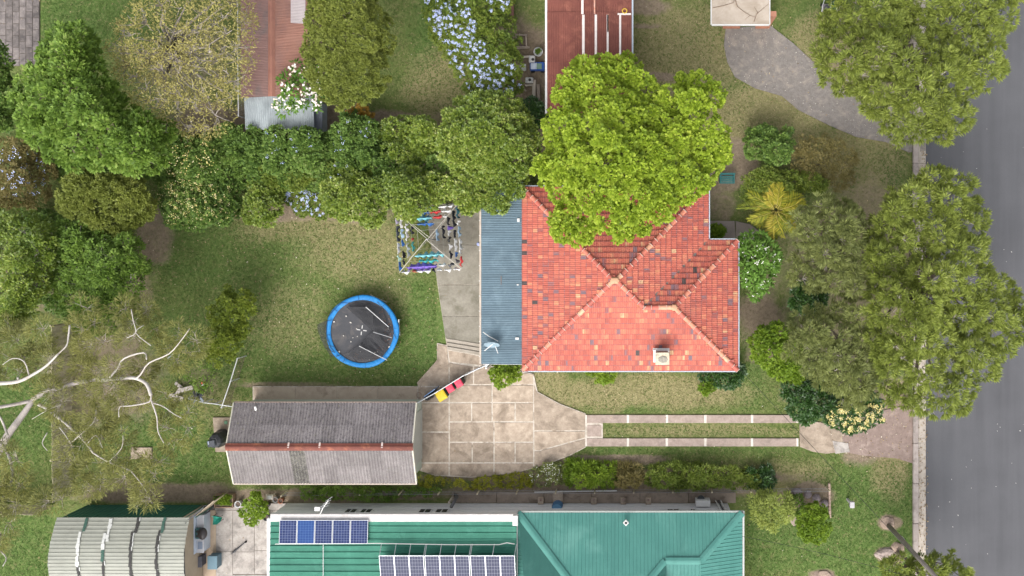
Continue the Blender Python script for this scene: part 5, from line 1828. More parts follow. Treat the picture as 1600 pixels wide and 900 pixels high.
make_tree('shrub', 'bright drooping plant at the end of the dark corner shrub', 'shrub', [circ(1106, 604, 13, 9)], .7, .3, S_BRIGHT, 166, trunk=.03, nl=4)
make_tree('frangipani_tree', 'rounded green frangipani with white blossoms beside the tiled roof', 'tree', [(1152, 378), (1172, 362), (1200, 368), (1218, 388), (1222, 410), (1206, 432), (1200, 455), (1180, 466), (1160, 452), (1152, 425)], 3.2, 1.9, Style(MATS['frangipani_leaves'], sp=.3, n=18, L=.27, W=.09, lobe=.5, amp=.45, rc=.13, fill=.5, up=.6, flat=.25, gap=.2), 167, base=(1182, 412), trunk=.09, blossom=(B_WHITE, 48, .075, None, 3))
make_tree('round_shrub', 'bright yellow-green bush below the frangipani near the driveway', 'shrub', [(1172, 525), (1200, 505), (1238, 508), (1250, 540), (1258, 580), (1250, 600), (1225, 592), (1200, 582), (1176, 560)], 2.4, 1.2, S_BRIGHT, 168, trunk=.07)
make_tree('round_shrub', 'dark green glossy bush at the driveway entrance', 'shrub', [(1225, 600), (1255, 585), (1290, 590), (1302, 620), (1290, 645), (1265, 658), (1240, 650), (1228, 625)], 2.4, 1.2, S_DARK, 169, trunk=.07)
make_tree('flowering_shrub', 'shrub with cream-yellow flower heads by the dusty crossing', 'shrub', [(1288, 630), (1320, 618), (1360, 615), (1386, 630), (1384, 655), (1362, 668), (1330, 676), (1302, 668), (1284, 650)], 2.6, 1.3, S_DARK, 170, trunk=.07, blossom=(B_CREAM, 420, .065, [(1284, 640), (1330, 630), (1386, 632), (1380, 665), (1320, 680), (1284, 660)], 4))
make_tree('round_shrub', 'green shrub on the bare ground above the front path', 'shrub', [(1166, 205), (1190, 195), (1215, 205), (1232, 195), (1236, 225), (1225, 250), (1195, 254), (1170, 240)], 2.2, 1.0, S_DEEP, 171, trunk=.06)
make_tree('shrub', 'brown-green straggly shrub on the verge by the gravel drive', 'shrub', [(1240, 222), (1280, 212), (1325, 222), (1342, 250), (1330, 290), (1300, 300), (1262, 290), (1240, 262)], 1.6, .6, Style(L_BROWN, sp=.3, n=24, L=.14, W=.06, lobe=.6, amp=.4, rc=.2, gap=.4, keep=.8), 172, trunk=.04, nl=8)
make_tree('shrub', 'leafy green shrub beside the golden palm', 'shrub', [(1162, 275), (1190, 266), (1250, 268), (1290, 280), (1285, 305), (1240, 300), (1190, 320), (1165, 312)], 1.8, .8, S_PLUMB, 173, trunk=.05)
make_tree('shrub', 'small green plant by the roof corner near the front path', 'shrub', [circ(1121, 364, 12, 8)], .6, .2, S_BRIGHT, 174, trunk=.02, nl=4)
make_tree('shrub', 'dark shrub below the needle leaved trees by the front lawn', 'shrub', [circ(1262, 468, 26, 26)], 2.0, 1.0, S_DARK, 175, trunk=.05, nl=6)
make_tree('topiary_bush', 'clipped round yellow-green bush on the neighbour\'s lawn', 'bush', [circ(1272, 817, 27, 30, 16, 0, .03)], 1.9, .7, Style(L_BRIGHT, sp=.2, n=36, L=.1, W=.075, lobe=.34, amp=.25, rc=.12, fill=.5, zj=.05, und=.1), 176, trunk=.07, nl=6)
make_tree('weeping_shrub', 'pale weeping shrub beside the clipped round bush', 'shrub', [(1170, 780), (1200, 768), (1232, 775), (1240, 800), (1222, 822), (1205, 830), (1188, 822), (1172, 800)], 2.0, .9, Style(L_BOTTLE, sp=.28, n=34, L=.2, W=.05, lobe=.5, amp=.5, rc=.2, fill=.6, gap=.4, droop=.5), 177, trunk=.05, nl=8)
make_tree('shrub', 'tiny round shrub between the weeping shrub and the brick edge', 'shrub', [circ(1243, 788, 12, 11)], .9, .3, S_CITRUS, 178, trunk=.03, nl=4)
make_tree('street_tree', 'olive tree cut by the bottom edge beside the power pole', 'tree', [(1372, 880), (1400, 866), (1440, 872), (1480, 866), (1515, 872), (1520, 905), (1515, 960), (1380, 960)], 5.0, 3.0, S_BOT, 179, trunk=.14, nl=14)
make_tree('patio_tree', 'bushy green potted tree on the neighbour\'s courtyard', 'tree', [circ(398, 797, 20, 22, 12, 2, .08)], 2.2, 1.2, S_BRIGHT, 180, trunk=.05, nl=6)
# border under the lower fence
BORD = [('yellow succulent ground cover beside the driveway edge below the garage', [(655, 745), (720, 750), (790, 744), (830, 738), (828, 757), (740, 762), (655, 760)], .35, L_YEL, .1),
        ('grey-green herb patch with tiny pale flowers by the driveway curve', [(830, 738), (850, 724), (882, 722), (886, 752), (860, 757), (830, 757)], .5, L_BOTTLE_G, .1),
        ('bright green strappy plants in the border below the driveway fan', [(884, 722), (920, 720), (962, 726), (965, 755), (930, 760), (888, 756)], .7, L_BRIGHT, .26),
        ('brownish strappy plants in the border next to the bright green ones', [(962, 728), (1000, 726), (1010, 755), (968, 757)], .6, L_BROWN, .26),
        ('mixed green plants in the border below the wheel strips', [(1008, 728), (1060, 724), (1120, 728), (1190, 736), (1186, 760), (1100, 762), (1012, 760)], .7, L_PLUMB, .2),
        ('dark green plant clump under the end of the lower fence', [(1168, 730), (1205, 728), (1212, 762), (1172, 765)], .8, L_DARK, .18),
        ('green creeper along the fence behind the garage', [(470, 760), (560, 764), (640, 764), (690, 762), (690, 775), (560, 780), (470, 776)], .8, L_GREEN, .12)]
for i, (lab, pl, zt, mt, LL) in enumerate(BORD):
    make_tree('border_plants', lab, 'plants', [pl], zt, zt * .5, Style(mt, sp=.22, n=26, L=LL, W=min(.07, LL * .45 if LL < .2 else .04), lobe=.35, amp=.25, rc=.12, fill=.4), 190 + i, trunk=.02, nl=4, wood=False,
              blossom=(B_WHITE, 60, .05, None, 2) if i == 1 else None)

# ---- golden palm: arching fronds of long leaflets
pc = P(1213, 328, 2.2)
palm = thing('palm', 'golden cane palm with yellow-green arching fronds near the road fence', 'palm', (pc.x, pc.y, 0))
PM = leaf_mat('golden_palm_leaves', [(0,(.10,.14,.018)),(.4,(.22,.25,.026)),(.68,(.38,.35,.035)),(.88,(.54,.43,.07)),(1,(.55,.3,.08))], .3)
rp = np.random.default_rng(77)
stems = MB()
for k in range(5):
    a_ = k * 1.3
    stems.tube([(pc.x + .18 * math.cos(a_), pc.y + .18 * math.sin(a_), -.1), (pc.x + .3 * math.cos(a_), pc.y + .3 * math.sin(a_), 1.2), (pc.x + .34 * math.cos(a_), pc.y + .34 * math.sin(a_), 2.1)], [.07, .06, .05], 6)
stems.build('stems', surf('palm_stem', (.35, .31, .12), (.27, .23, .09), 6, .7), palm)
FR = [(-135, 1.4), (-80, 1.5), (20, 1.5), (85, 1.3), (150, 1.6), (-150, 1.75), (-120, 1.6), (165, 1.9), (178, 1.5), (120, 1.5), (95, 1.7), (70, 1.55), (48, 1.9), (30, 1.7), (12, 1.3), (-15, 1.3), (-45, 1.6), (-68, 1.8), (-95, 1.7), (-105, 1.4), (140, 1.2), (60, 1.2), (-30, 1.0)]
for az, ln in FR:
    az = R(az + rp.normal(0, 4))
    z0 = 2.1 + rp.normal(0, .15)
    rise = rp.uniform(.3, 1.0)
    rl = rp.uniform(.75, 1.15)
    cvb = rp.uniform(-.45, .45)
    h = Vector((math.cos(az), math.sin(az), 0))
    sd = Vector((-math.sin(az), math.cos(az), 0))
    qs, cs = [], []
    cv = rp.random()
    mb = MB()
    spine = []
    nn = 26
    for i in range(nn + 1):
        t = i / nn
        spine.append(Vector((pc.x, pc.y, z0)) + h * (.12 + ln * t * rl) + sd * (cvb * t * t * ln) + Vector((0, 0, rise * t * (1.7 - 1.6 * t) * ln * .5)))
    mb.tube(spine[::3], [.025 * (1 - .8 * i / (len(spine[::3]) - 1)) for i in range(len(spine[::3]))], 4)
    fr = mb.build('frond', surf('palm_rib', (.5, .42, .1), (.42, .35, .08), 5, .6), palm)
    C_, D_, LL = [], [], []
    for i in range(3, nn + 1):
        t = i / nn
        for s in (-1, 1):
            for q in range(2):
                C_.append(spine[i] + h * rp.uniform(-.03, .03))
                d_ = (sd * s + h * (.75 + .8 * t) + Vector((0, 0, .1 + rp.normal(0, .25)))).normalized()
                D_.append(d_)
                LL.append(.42 * math.sin(math.pi * (.12 + .8 * t)) + .08)
    C_, D_, LL = np.array([tuple(v) for v in C_]), np.array([tuple(v) for v in D_]), np.array(LL)
    q4 = leaf_quads(rp, C_, D_, LL, .055, .35, .25)
    V_ = q4.reshape(-1, 3) - np.array([pc.x, pc.y, 0])
    link_mesh('leaflets', quads_mesh('leaflets', V_, len(V_) // 4, np.clip(.02 + .6 * cv + .45 * rp.random(len(V_) // 4), 0, 1)), PM, fr)

# ---- the gum tree of the left fence: pale bare limbs, wispy crown
def glimb(mb, pts, z, r0, r1):
    n = len(pts)
    zz = [z[0] + (z[1] - z[0]) * i / (n - 1) for i in range(n)]
    raw = [P(p[0], p[1], h) for p, h in zip(pts, zz)]
    fine = []
    for i in range(n - 1):
        for k in range(3):
            t = k / 3
            a_, b_, c_, d_ = raw[max(i - 1, 0)], raw[i], raw[i + 1], raw[min(i + 2, n - 1)]
            fine.append(.5 * ((2 * b_) + (c_ - a_) * t + (2 * a_ - 5 * b_ + 4 * c_ - d_) * t * t + (3 * b_ - a_ - 3 * c_ + d_) * t ** 3))
    fine.append(raw[-1])
    rr = [r0 + (r1 - r0) * i / (len(fine) - 1) for i in range(len(fine))]
    mb.tube(fine, rr, 7)


gb0 = P(-28, 700, 0)
gum = thing('gum_tree', 'gum tree with pale bare limbs and wispy olive foliage over the left fence', 'tree', (gb0.x, gb0.y, 0))
GB = surf('pale_gum_bark', (.54, .50, .46), (.42, .38, .34), 2.5, .8, .3, 25, stain=(.32, .27, .235), stain_scale=1.2, stain_lo=.5, stain_hi=.68)
GBD = surf('grey_gum_bark', (.40, .36, .335), (.31, .27, .245), 2.5, .85, .4, 25, stain=(.22, .19, .17), stain_scale=1.0)
tk = MB()
tk.tube([gb0 + Vector((0, 0, -.1)), gb0 + Vector((.05, .05, 1.5)), P(-8, 716, 3.6), P(12, 680, 4.6), P(38, 645, 5.3), P(52, 624, 5.7)], [.36, .28, .22, .19, .16, .13], 10)
tk.build('trunk', GBD, gum, smooth=True)
gl, gd_ = MB(), MB()
glimb(gd_, [(52, 624), (70, 612), (86, 608), (113, 600), (148, 593), (167, 595)], (5.7, 6.6), .13, .1)
glimb(gd_, [(50, 626), (23, 632), (0, 636), (-30, 640)], (5.6, 6.2), .1, .08)
for pts, z, r0, r1 in (([(160, 594), (194, 591), (212, 591), (229, 600), (236, 618)], (6.6, 6.9), .12, .085), ([(167, 595), (183, 577), (194, 560), (225, 551), (229, 562)], (6.6, 7.3), .075, .03),
                       ([(212, 592), (220, 585), (233, 567), (264, 553), (283, 532), (296, 514)], (6.8, 7.6), .06, .02), ([(236, 616), (233, 628), (205, 634), (187, 636), (186, 652)], (6.9, 7.0), .055, .02),
                       ([(235, 622), (245, 651), (247, 674), (256, 692)], (6.9, 6.9), .055, .02), ([(240, 630), (255, 635), (272, 647), (284, 653)], (6.9, 6.8), .04, .015),
                       ([(95, 655), (117, 674), (136, 694), (146, 708)], (6.0, 6.6), .085, .05), ([(93, 668), (101, 678), (110, 692)], (6.2, 6.5), .04, .015), ([(60, 632), (76, 640), (95, 655)], (5.7, 6.0), .11, .085),
                       ([(204, 735), (218, 752), (229, 768)], (6.4, 6.6), .04, .015), ([(146, 708), (170, 722), (204, 735)], (6.6, 6.4), .05, .035),
                       ([(205, 483), (208, 500), (212, 520), (198, 528)], (7.2, 7.0), .03, .02), ([(236, 540), (212, 520), (225, 508)], (7.3, 7.2), .03, .012), ([(109, 508), (107, 526), (104, 540), (92, 552)], (6.6, 6.9), .06, .03),
                       ([(92, 552), (72, 572), (50, 586), (29, 596), (0, 599), (-30, 600)], (6.9, 6.2), .06, .12), ([(46, 588), (38, 565), (20, 560), (4, 570)], (6.4, 6.8), .05, .015), ([(29, 596), (28, 590)], (6.3, 6.5), .09, .05),
                       ([(12, 680), (2, 655), (-10, 640)], (5.2, 5.8), .07, .05), ([(20, 735), (15, 764), (2, 778), (-20, 790)], (5.6, 5.8), .08, .05), ([(15, 766), (24, 795), (22, 815)], (5.8, 6.0), .03, .012),
                       ([(0, 690), (14, 712), (20, 738)], (4.6, 5.6), .09, .08), ([(74, 676), (66, 692), (74, 704)], (6.1, 6.3), .035, .015), ([(96, 632), (74, 641), (50, 655)], (6.3, 6.4), .03, .012), ([(113, 690), (146, 660), (150, 640)], (6.5, 6.8), .03, .012),
                       ([(136, 694), (150, 680), (160, 700)], (6.6, 6.8), .025, .01), ([(170, 722), (190, 700), (192, 680)], (6.5, 6.9), .03, .012), ([(0, 860), (10, 872), (4, 885)], (5, 5.4), .05, .02)):
    gl = MB()
    glimb(gl, pts, (z[0] + .35, z[1] + .35), r0 * .8, r1)
    gl.build('limb', GB, gum, smooth=True)
gd_.build('limb', GBD, gum, smooth=True)
rg_ = np.random.default_rng(300)
GP = [[(112, 470), (150, 460), (175, 500), (170, 560), (120, 560), (105, 520)], [(176, 470), (215, 455), (246, 480), (258, 520), (232, 548), (200, 545), (180, 515)], [(250, 515), (300, 500), (318, 530), (305, 565), (270, 590), (245, 560)],
      [(110, 560), (180, 555), (240, 565), (240, 640), (170, 650), (120, 640)], [(230, 590), (270, 590), (312, 640), (318, 680), (285, 700), (250, 720), (240, 670)], [(95, 640), (180, 645), (220, 690), (215, 740), (200, 772), (130, 778), (90, 770), (86, 700)],
      [(240, 700), (262, 720), (258, 770), (215, 778), (200, 750)], [(-20, 500), (70, 500), (100, 540), (90, 590), (40, 600), (-20, 590)], [(-20, 690), (30, 700), (45, 730), (40, 830), (10, 860), (-20, 850)], [(40, 770), (110, 765), (110, 795), (60, 800)],
      [(60, 590), (110, 600), (110, 650), (60, 640)], [(205, 765), (245, 770), (240, 803), (218, 800)]]
C_, N_, LB_ = crown_data(rg_, GP, 6.5, 5.7, S_GUM)
V_, col_ = foliage(rg_, C_, N_, S_GUM)
link_mesh('crown', quads_mesh('crown', V_ - np.array([gb0.x, gb0.y, 0]), len(V_) // 4, col_), L_GUM, gum)
tw = MB()
LP_ = np.array([tuple(p) for p, _ in LB_])
for k in rg_.permutation(len(C_))[:int(len(C_) * .7)]:
    d_ = np.linalg.norm(LP_ - C_[k], axis=1)
    p = LB_[int(d_.argmin())][0] - Vector((0, 0, .3))
    c = Vector(C_[k])
    tw.tube([p, p.lerp(c, .5) + Vector((rg_.normal(0, .06), rg_.normal(0, .06), .1)), c + (c - p) * .25], [.016, .012, .006], 3, cap=False)
tag(tw.build('twigs', surf('pale_twigs', (.44, .39, .34), (.36, .31, .27), 6, .9, .1), gum), kind='stuff')

# ------------------------------------------------------------------ fences
PALING = surf('weathered_paling', (.56, .49, .35), (.45, .385, .265), 3, .9, .4, 12, stain=(.3, .25, .17), stain_scale=1.2, objvar=.16)


def paling_fence(label, x0, y0, x1, y1, h=1.75, w=.15, z0=0.0):
    a, b = P(x0, y0), P(x1, y1)
    t = thing('paling_fence', label, 'fence', ((a.x + b.x) / 2, (a.y + b.y) / 2, 0))
    d = (b - a)
    L = d.length
    d.normalize()
    n = int(L / w)
    s = Vector((-d.y, d.x, 0))
    r = random.Random(int(x0 + y0))
    for i in range(n):
        p = a + d * ((i + .5) * L / n)
        hh = h + r.uniform(-.03, .03)
        MB().bar((p.x, p.y, -.05), (p.x + s.x * r.uniform(-.012, .012), p.y + s.y * r.uniform(-.012, .012), hh), .001, .001)
        mb = MB().box((p.x, p.y, hh / 2), (L / n - .008, .018, hh), rz=math.atan2(d.y, d.x) + r.uniform(-.02, .02))
        mb.build('paling', PALING, t)
    for z in (.4, 1.3):
        MB().bar(a + s * -.04 + Vector((0, 0, z)), b + s * -.04 + Vector((0, 0, z)), .05, .08).build('rail', PALING, t)
    for i in range(int(L / 2.6) + 1):
        p = a + d * min(L, i * 2.6) - s * .08
        MB().box((p.x, p.y, h / 2), (.1, .1, h)).build('post', PALING, t)
    return t


paling_fence('weathered timber paling fence along the left boundary under the gum tree', 112, 505, 113, 772)
paling_fence('weathered timber paling fence running out at the bottom left edge', -30, 787, 86, 790)

WIRE = surf('rusty_wire', (.28, .2, .16), (.2, .14, .11), 8, .8, 0)
RAILW = surf('white_painted_pipe', (.72, .72, .72), (.6, .6, .6), 6, .5, .1, stain=(.4, .24, .17), stain_scale=2.2, stain_lo=.6)


def pipe_fence(label, pts, h, infill=None, rail=.028, name='pipe_fence'):
    w = [P(x, y, h) for x, y in pts]
    c = sum(w, Vector()) / len(w)
    t = thing(name, label, 'fence', (c.x, c.y, 0))
    for a, b in zip(w[:-1], w[1:]):
        MB().tube([a, b], rail, 6).build('top_rail', RAILW, t)
        MB().tube([a - Vector((0, 0, h - .15)), b - Vector((0, 0, h - .15))], rail * .35, 4).build('bottom_rail', WIRE, t)
        if infill:
            n = max(2, int((b - a).length / .11))
            mb = MB()
            for i in range(n + 1):
                p = a.lerp(b, i / n)
                mb.tube([p - Vector((0, 0, h - .15)), p], .005, 3, cap=False)
            for k in range(7):
                z = h * (.15 + .12 * k)
                mb.tube([Vector((a.x, a.y, z)), Vector((b.x, b.y, z))], .005, 3, cap=False)
            tag(mb.build('wire_mesh', infill, t), kind='stuff')
    for p in w:
        MB().tube([(p.x, p.y, -.1), (p.x, p.y, h + .04)], rail * 1.2, 6).build('post', RAILW, t)
    return t


WIRE = surf('rusty_wire', (.28, .2, .16), (.2, .14, .11), 8, .8, 0)
pipe_fence('white pipe fence from the citrus tree down beside the garage', [(371, 560), (360, 596), (346, 637)], 1.1, WIRE)
pipe_fence('white pipe rail joining the garage corner to the timber pile', [(366, 636), (335, 631), (318, 629), (292, 622)], 1.1, WIRE)
MWIRE = surf('grey_chain_mesh', (.3, .31, .33), (.22, .23, .25), 8, .6, 0)
g1 = pipe_fence('metal gate and mesh fence with white rail behind the wheelie bins', [(653, 629), (680, 614), (724, 587)], 1.3, MWIRE, name='mesh_fence')
pipe_fence('open gate leaf of white pipe at the lean-to corner', [(727, 586), (748, 576), (764, 569)], 1.25, MWIRE, name='pipe_gate')
pipe_fence('white rail fence beside the faded red shed at the top', [(371.5, -20), (371.5, 30), (371.5, 80), (372, 130), (372.5, 181)], 1.7, MWIRE)
pf = thing('mesh_fence', 'cream railed fence with green shade cloth under the upper street tree', 'fence', (P(1308, 20).x, P(1308, 20).y, 0))
fa, fb_ = P(1308, -30, 1.0), P(1308, 45, 1.0)
MB().bar(fa, fb_, .1, .05).build('top_rail', surf('cream_rail', (.72, .7, .55), (.62, .6, .46), 5, .6), pf)
MB().bar((fa.x - .03, fa.y, .5), (fb_.x - .03, fb_.y, .5), .015, .95).build('shade_cloth', surf('green_shade_cloth', (.03, .16, .11), (.025, .12, .085), 6, .8), pf)
for t_ in (0, .33, .66, 1):
    p = fa.lerp(fb_, t_)
    MB().box((p.x + .05, p.y, .48), (.07, .07, 1.0)).build('post', MATS['cream_rail'], pf)
# low timber fence on the bottom boundary, mostly behind plants
lf = thing('wire_fence', 'thin low wire fence with posts along the lower boundary', 'fence', (P(930, 766).x, P(930, 766).y, 0))
pts_ = [P(x, 767 - (x - 450) * .008, 0) for x in range(450, 1300, 60)]
for p in pts_:
    MB().box((p.x, p.y, .5), (.07, .07, 1.0)).build('post', PALING, lf)
for z in (.35, .65, .95):
    MB().tube([p + Vector((0, 0, z)) for p in pts_], .008, 4).build('wire', MWIRE, lf)

# ------------------------------------------------------------------ trampoline
tc = P(566, 518, .9)
tr = thing('trampoline', 'round trampoline with a blue pad and collapsed black net on the lawn', 'trampoline', (tc.x, tc.y, 0))
TBL = surf('blue_pad_vinyl', (.012, .19, .47), (.01, .15, .40), 3, .55, .1, 9, stain=(.035, .25, .53), stain_scale=1.8)
STEEL = surf('galvanised_pipe', (.5, .5, .5), (.4, .4, .4), 6, .4, 0, metal=.6)
RT = 57 * (CAM_H - .9) / FPX
mb = MB()
vs, fs = [], []
n = 40
for k in range(n):
    a = 2 * math.pi * k / n
    wob = 1 + .012 * math.sin(5 * a + 1)
    for rr, zz in ((RT * wob, .84), (RT * wob, .92), (RT * .97 * wob, .95), (RT * .885, .94), (RT * .865, .905)):
        vs.append((tc.x + rr * math.cos(a), tc.y + rr * math.sin(a), zz + .01 * math.sin(7 * a)))
for k in range(n):
    k2 = (k + 1) % n
    for j in range(4):
        fs.append((k * 5 + j, k2 * 5 + j, k2 * 5 + j + 1, k * 5 + j + 1))
mb.add(vs, fs).build('safety_pad', TBL, tr, smooth=True)
for k in range(8):
    a = 2 * math.pi * k / 8 + .1
    MB().bar((tc.x + RT * .88 * math.cos(a), tc.y + RT * .88 * math.sin(a), .952), (tc.x + RT * .985 * math.cos(a), tc.y + RT * .985 * math.sin(a), .948), .025, .02).build('pad_seam', surf('pad_seam_blue', (.01, .09, .25), (.008, .07, .2), 5, .6), tr)
MATM = surf('black_mat', (.045, .047, .052), (.06, .06, .066), 3, .7, .1, 60, stain=(.10, .09, .085), stain_scale=1.3)
MB().lathe((tc.x, tc.y, .84), [(RT * .9, 0), (RT * .9, .02), (RT * .5, .014), (.01, .012)], 40).build('mat', MATM, tr)
MB().tube([(tc.x + RT * .97 * math.cos(k * math.pi / 20), tc.y + RT * .97 * math.sin(k * math.pi / 20), .83) for k in range(41)], .03, 6).build('ring_frame', STEEL, tr)
for k in range(8):
    a = 2 * math.pi * k / 8 + .3
    MB().tube([(tc.x + RT * .96 * math.cos(a), tc.y + RT * .96 * math.sin(a), .82), (tc.x + RT * .99 * math.cos(a), tc.y + RT * .99 * math.sin(a), 0)], .025, 6).build('leg', STEEL, tr)
# white cross printed on the mat
cp_ = P(565, 516, .9)
for k in range(4):
    a = R(82) + k * math.pi / 2
    MB().bar((cp_.x + .09 * math.cos(a), cp_.y + .09 * math.sin(a), .875), (cp_.x + .29 * math.cos(a), cp_.y + .29 * math.sin(a), .872), .045, .004).build('printed_cross_bar', TRIMW, tr)
# poles of the safety net, bent and fallen
NETM = surf('black_net', (.035, .036, .04), (.055, .055, .06), 5, .8, .2, 40)


def net_mat():
    m, nt, b = nodes_of('see_through_net')
    b.inputs['Base Color'].default_value = (.03, .03, .033, 1)
    b.inputs['Roughness'].default_value = .8
    tp = nt.nodes.new('ShaderNodeBsdfTransparent')
    ms = nt.nodes.new('ShaderNodeMixShader')
    ms.inputs[0].default_value = .62
    nt.links.new(tp.outputs[0], ms.inputs[1])
    nt.links.new(b.outputs[0], ms.inputs[2])
    nt.links.new(ms.outputs[0], nt.nodes['Material Output'].inputs[0])
    return m


NETT = net_mat()
def tp(x, y, z):
    return P(490 + x / 6.43, 450 + y / 6.43, z)
for a, b, za, zb in (((525, 190), (755, 392), 1.5, 1.0), ((600, 442), (785, 500), 1.45, .98), ((455, 582), (738, 725), 1.55, 1.0)):
    MB().tube([tp(*a, za), tp(*b, zb)], .022, 6).build('net_pole', STEEL, tr)
MB().tube([tp(585, 78, .9), tp(735, 142, .55)], .022, 6).build('net_pole', STEEL, tr)
MB().tube([tp(855, 315, .9), tp(868, 478, .5)], .022, 6).build('net_pole', STEEL, tr)
MB().tube([tp(455, 582, 1.5), tp(520, 500, 1.2), tp(600, 442, 1.45)], .012, 4).build('net_cord', NETM, tr)
def sheet(ptsz, mat, name, sub=3, jig=.03, seed=1):
    """a slack net through a fan of points"""
    r = random.Random(seed)
    bm = bmesh.new()
    vsb = [bm.verts.new(p) for p in ptsz]
    bm.faces.new(vsb)
    bmesh.ops.triangulate(bm, faces=bm.faces[:])
    for _ in range(sub):
        bmesh.ops.subdivide_edges(bm, edges=bm.edges[:], cuts=1, use_grid_fill=True)
    for v in bm.verts:
        v.co.z += r.uniform(-jig, jig)
    me = bpy.data.meshes.new(name)
    org = wl_of(tr)
    for v in bm.verts:
        v.co -= org
    bm.to_mesh(me)
    bm.free()
    return link_mesh(name, me, mat, tr)
sheet([tp(525, 190, 1.35), tp(600, 270, 1.25), tp(600, 442, 1.3), tp(740, 495, 1.0), tp(790, 420, .99), tp(755, 392, 1.0), tp(700, 230, .98), tp(560, 150, .97), tp(420, 140, .97), tp(330, 190, .98)], NETT, 'net', 2, .05, 2)
sheet([tp(600, 442, 1.3), tp(520, 500, 1.15), tp(455, 582, 1.4), tp(330, 660, .99), tp(430, 735, .97), tp(600, 735, .97), tp(690, 700, 1.0), tp(745, 620, .98), tp(750, 500, 1.0)], NETT, 'net', 2, .05, 3)
sheet([tp(140, 320, .97), tp(40, 365, .75), tp(38, 420, .5), tp(90, 560, .4), tp(170, 690, .45), tp(260, 690, .96), tp(175, 600, .98), tp(130, 470, .98)], NETT, 'net', 2, .04, 4)
for pts in ([(270, 150), (330, 152), (440, 135), (560, 150)], [(145, 290), (200, 225), (270, 155)], [(130, 330), (195, 320)], [(120, 570), (200, 590), (260, 660)], [(150, 620), (215, 650)], [(225, 690), (330, 650), (300, 745)], [(330, 720), (370, 670), (430, 740)], [(640, 140), (760, 260), (790, 420), (830, 512)]):
    MB().tube([tp(x, y, 1.0) for x, y in pts], .014, 4).build('net_cord', NETM, tr)
bits = MB()
rq = random.Random(5)
for x, y in ((327, 283), (372, 348), (432, 410), (205, 340), (375, 540), (440, 487), (258, 640), (300, 480), (515, 765), (640, 640), (615, 648), (750, 410), (745, 522), (757, 592), (395, 500), (470, 640), (560, 720)):
    bits.box(tp(x, y, .9), (rq.uniform(.04, .1), rq.uniform(.03, .07), .02), rz=rq.random() * 3)
tag(bits.build('debris', surf('pale_litter', (.66, .64, .6), (.5, .45, .4), 9, .8), tr), kind='stuff')
bits = MB()
for k in range(70):
    a, rr = rq.uniform(-1.9, .9), RT * rq.uniform(.62, .82)
    bits.box((tc.x + rr * math.cos(a), tc.y + rr * math.sin(a), .88), (rq.uniform(.03, .09), rq.uniform(.02, .05), .015), rz=rq.random() * 3)
tag(bits.build('dry_leaves', surf('brown_leaf_bits', (.3, .14, .08), (.2, .1, .06), 9, .8), tr), kind='stuff')

# ------------------------------------------------------------------ clothesline and washing
CZ = 1.95
hub = P(667, 374, CZ + .25)
UL, UR, BR, BL = [P(*q, CZ) for q in ((617, 329), (713, 321), (721, 420.5), (624, 426))]
cl = thing('clothesline', 'square rotary clothesline full of washing between the lawn and back path', 'clothesline', (hub.x, hub.y, 0))
MB().tube([(hub.x, hub.y, -.1), (hub.x, hub.y, CZ + .3)], .035, 8).build('post', STEEL, cl)
AL = surf('pale_aluminium_arm', (.62, .58, .5), (.52, .48, .42), 6, .4, 0, metal=.3)
for c in (UL, UR, BR, BL):
    s_ = (c - hub).cross(Vector((0, 0, 1))).normalized()
    arm = MB().tube([hub + s_ * .03, c], .016, 6).build('arm', AL, cl)
    low = Vector((hub.x, hub.y, CZ - .55))
    MB().tube([low + s_ * .06, hub.lerp(c, .62) + s_ * .06], .01, 5).build('brace', AL, arm)
FRACS = [1.0, .85, .68, .50, .30]
CORD = surf('line_cord', (.5, .5, .45), (.4, .4, .36), 9, .7, 0)
def corner(c, f):
    p = hub.lerp(c, f)
    return Vector((p.x, p.y, CZ + .25 * (1 - f)))
for f in FRACS:
    q = [corner(c, f) for c in (UL, UR, BR, BL, UL)]
    MB().tube(q, .007, 4).build('line', CORD, cl)
COLS = {'white': (.75, .74, .73), 'lavender white': (.58, .52, .66), 'dark grey': (.075, .08, .095), 'pale green': (.42, .62, .54), 'blue': (.035, .13, .38), 'pale blue': (.38, .52, .66), 'black': (.022, .022, .027),
        'grey': (.45, .45, .45), 'red': (.58, .05, .05), 'teal': (.05, .36, .34), 'orange-red': (.6, .16, .08), 'purple': (.20, .13, .50), 'cyan': (.22, .56, .62), 'dark teal': (.03, .13, .17), 'green': (.04, .28, .17)}
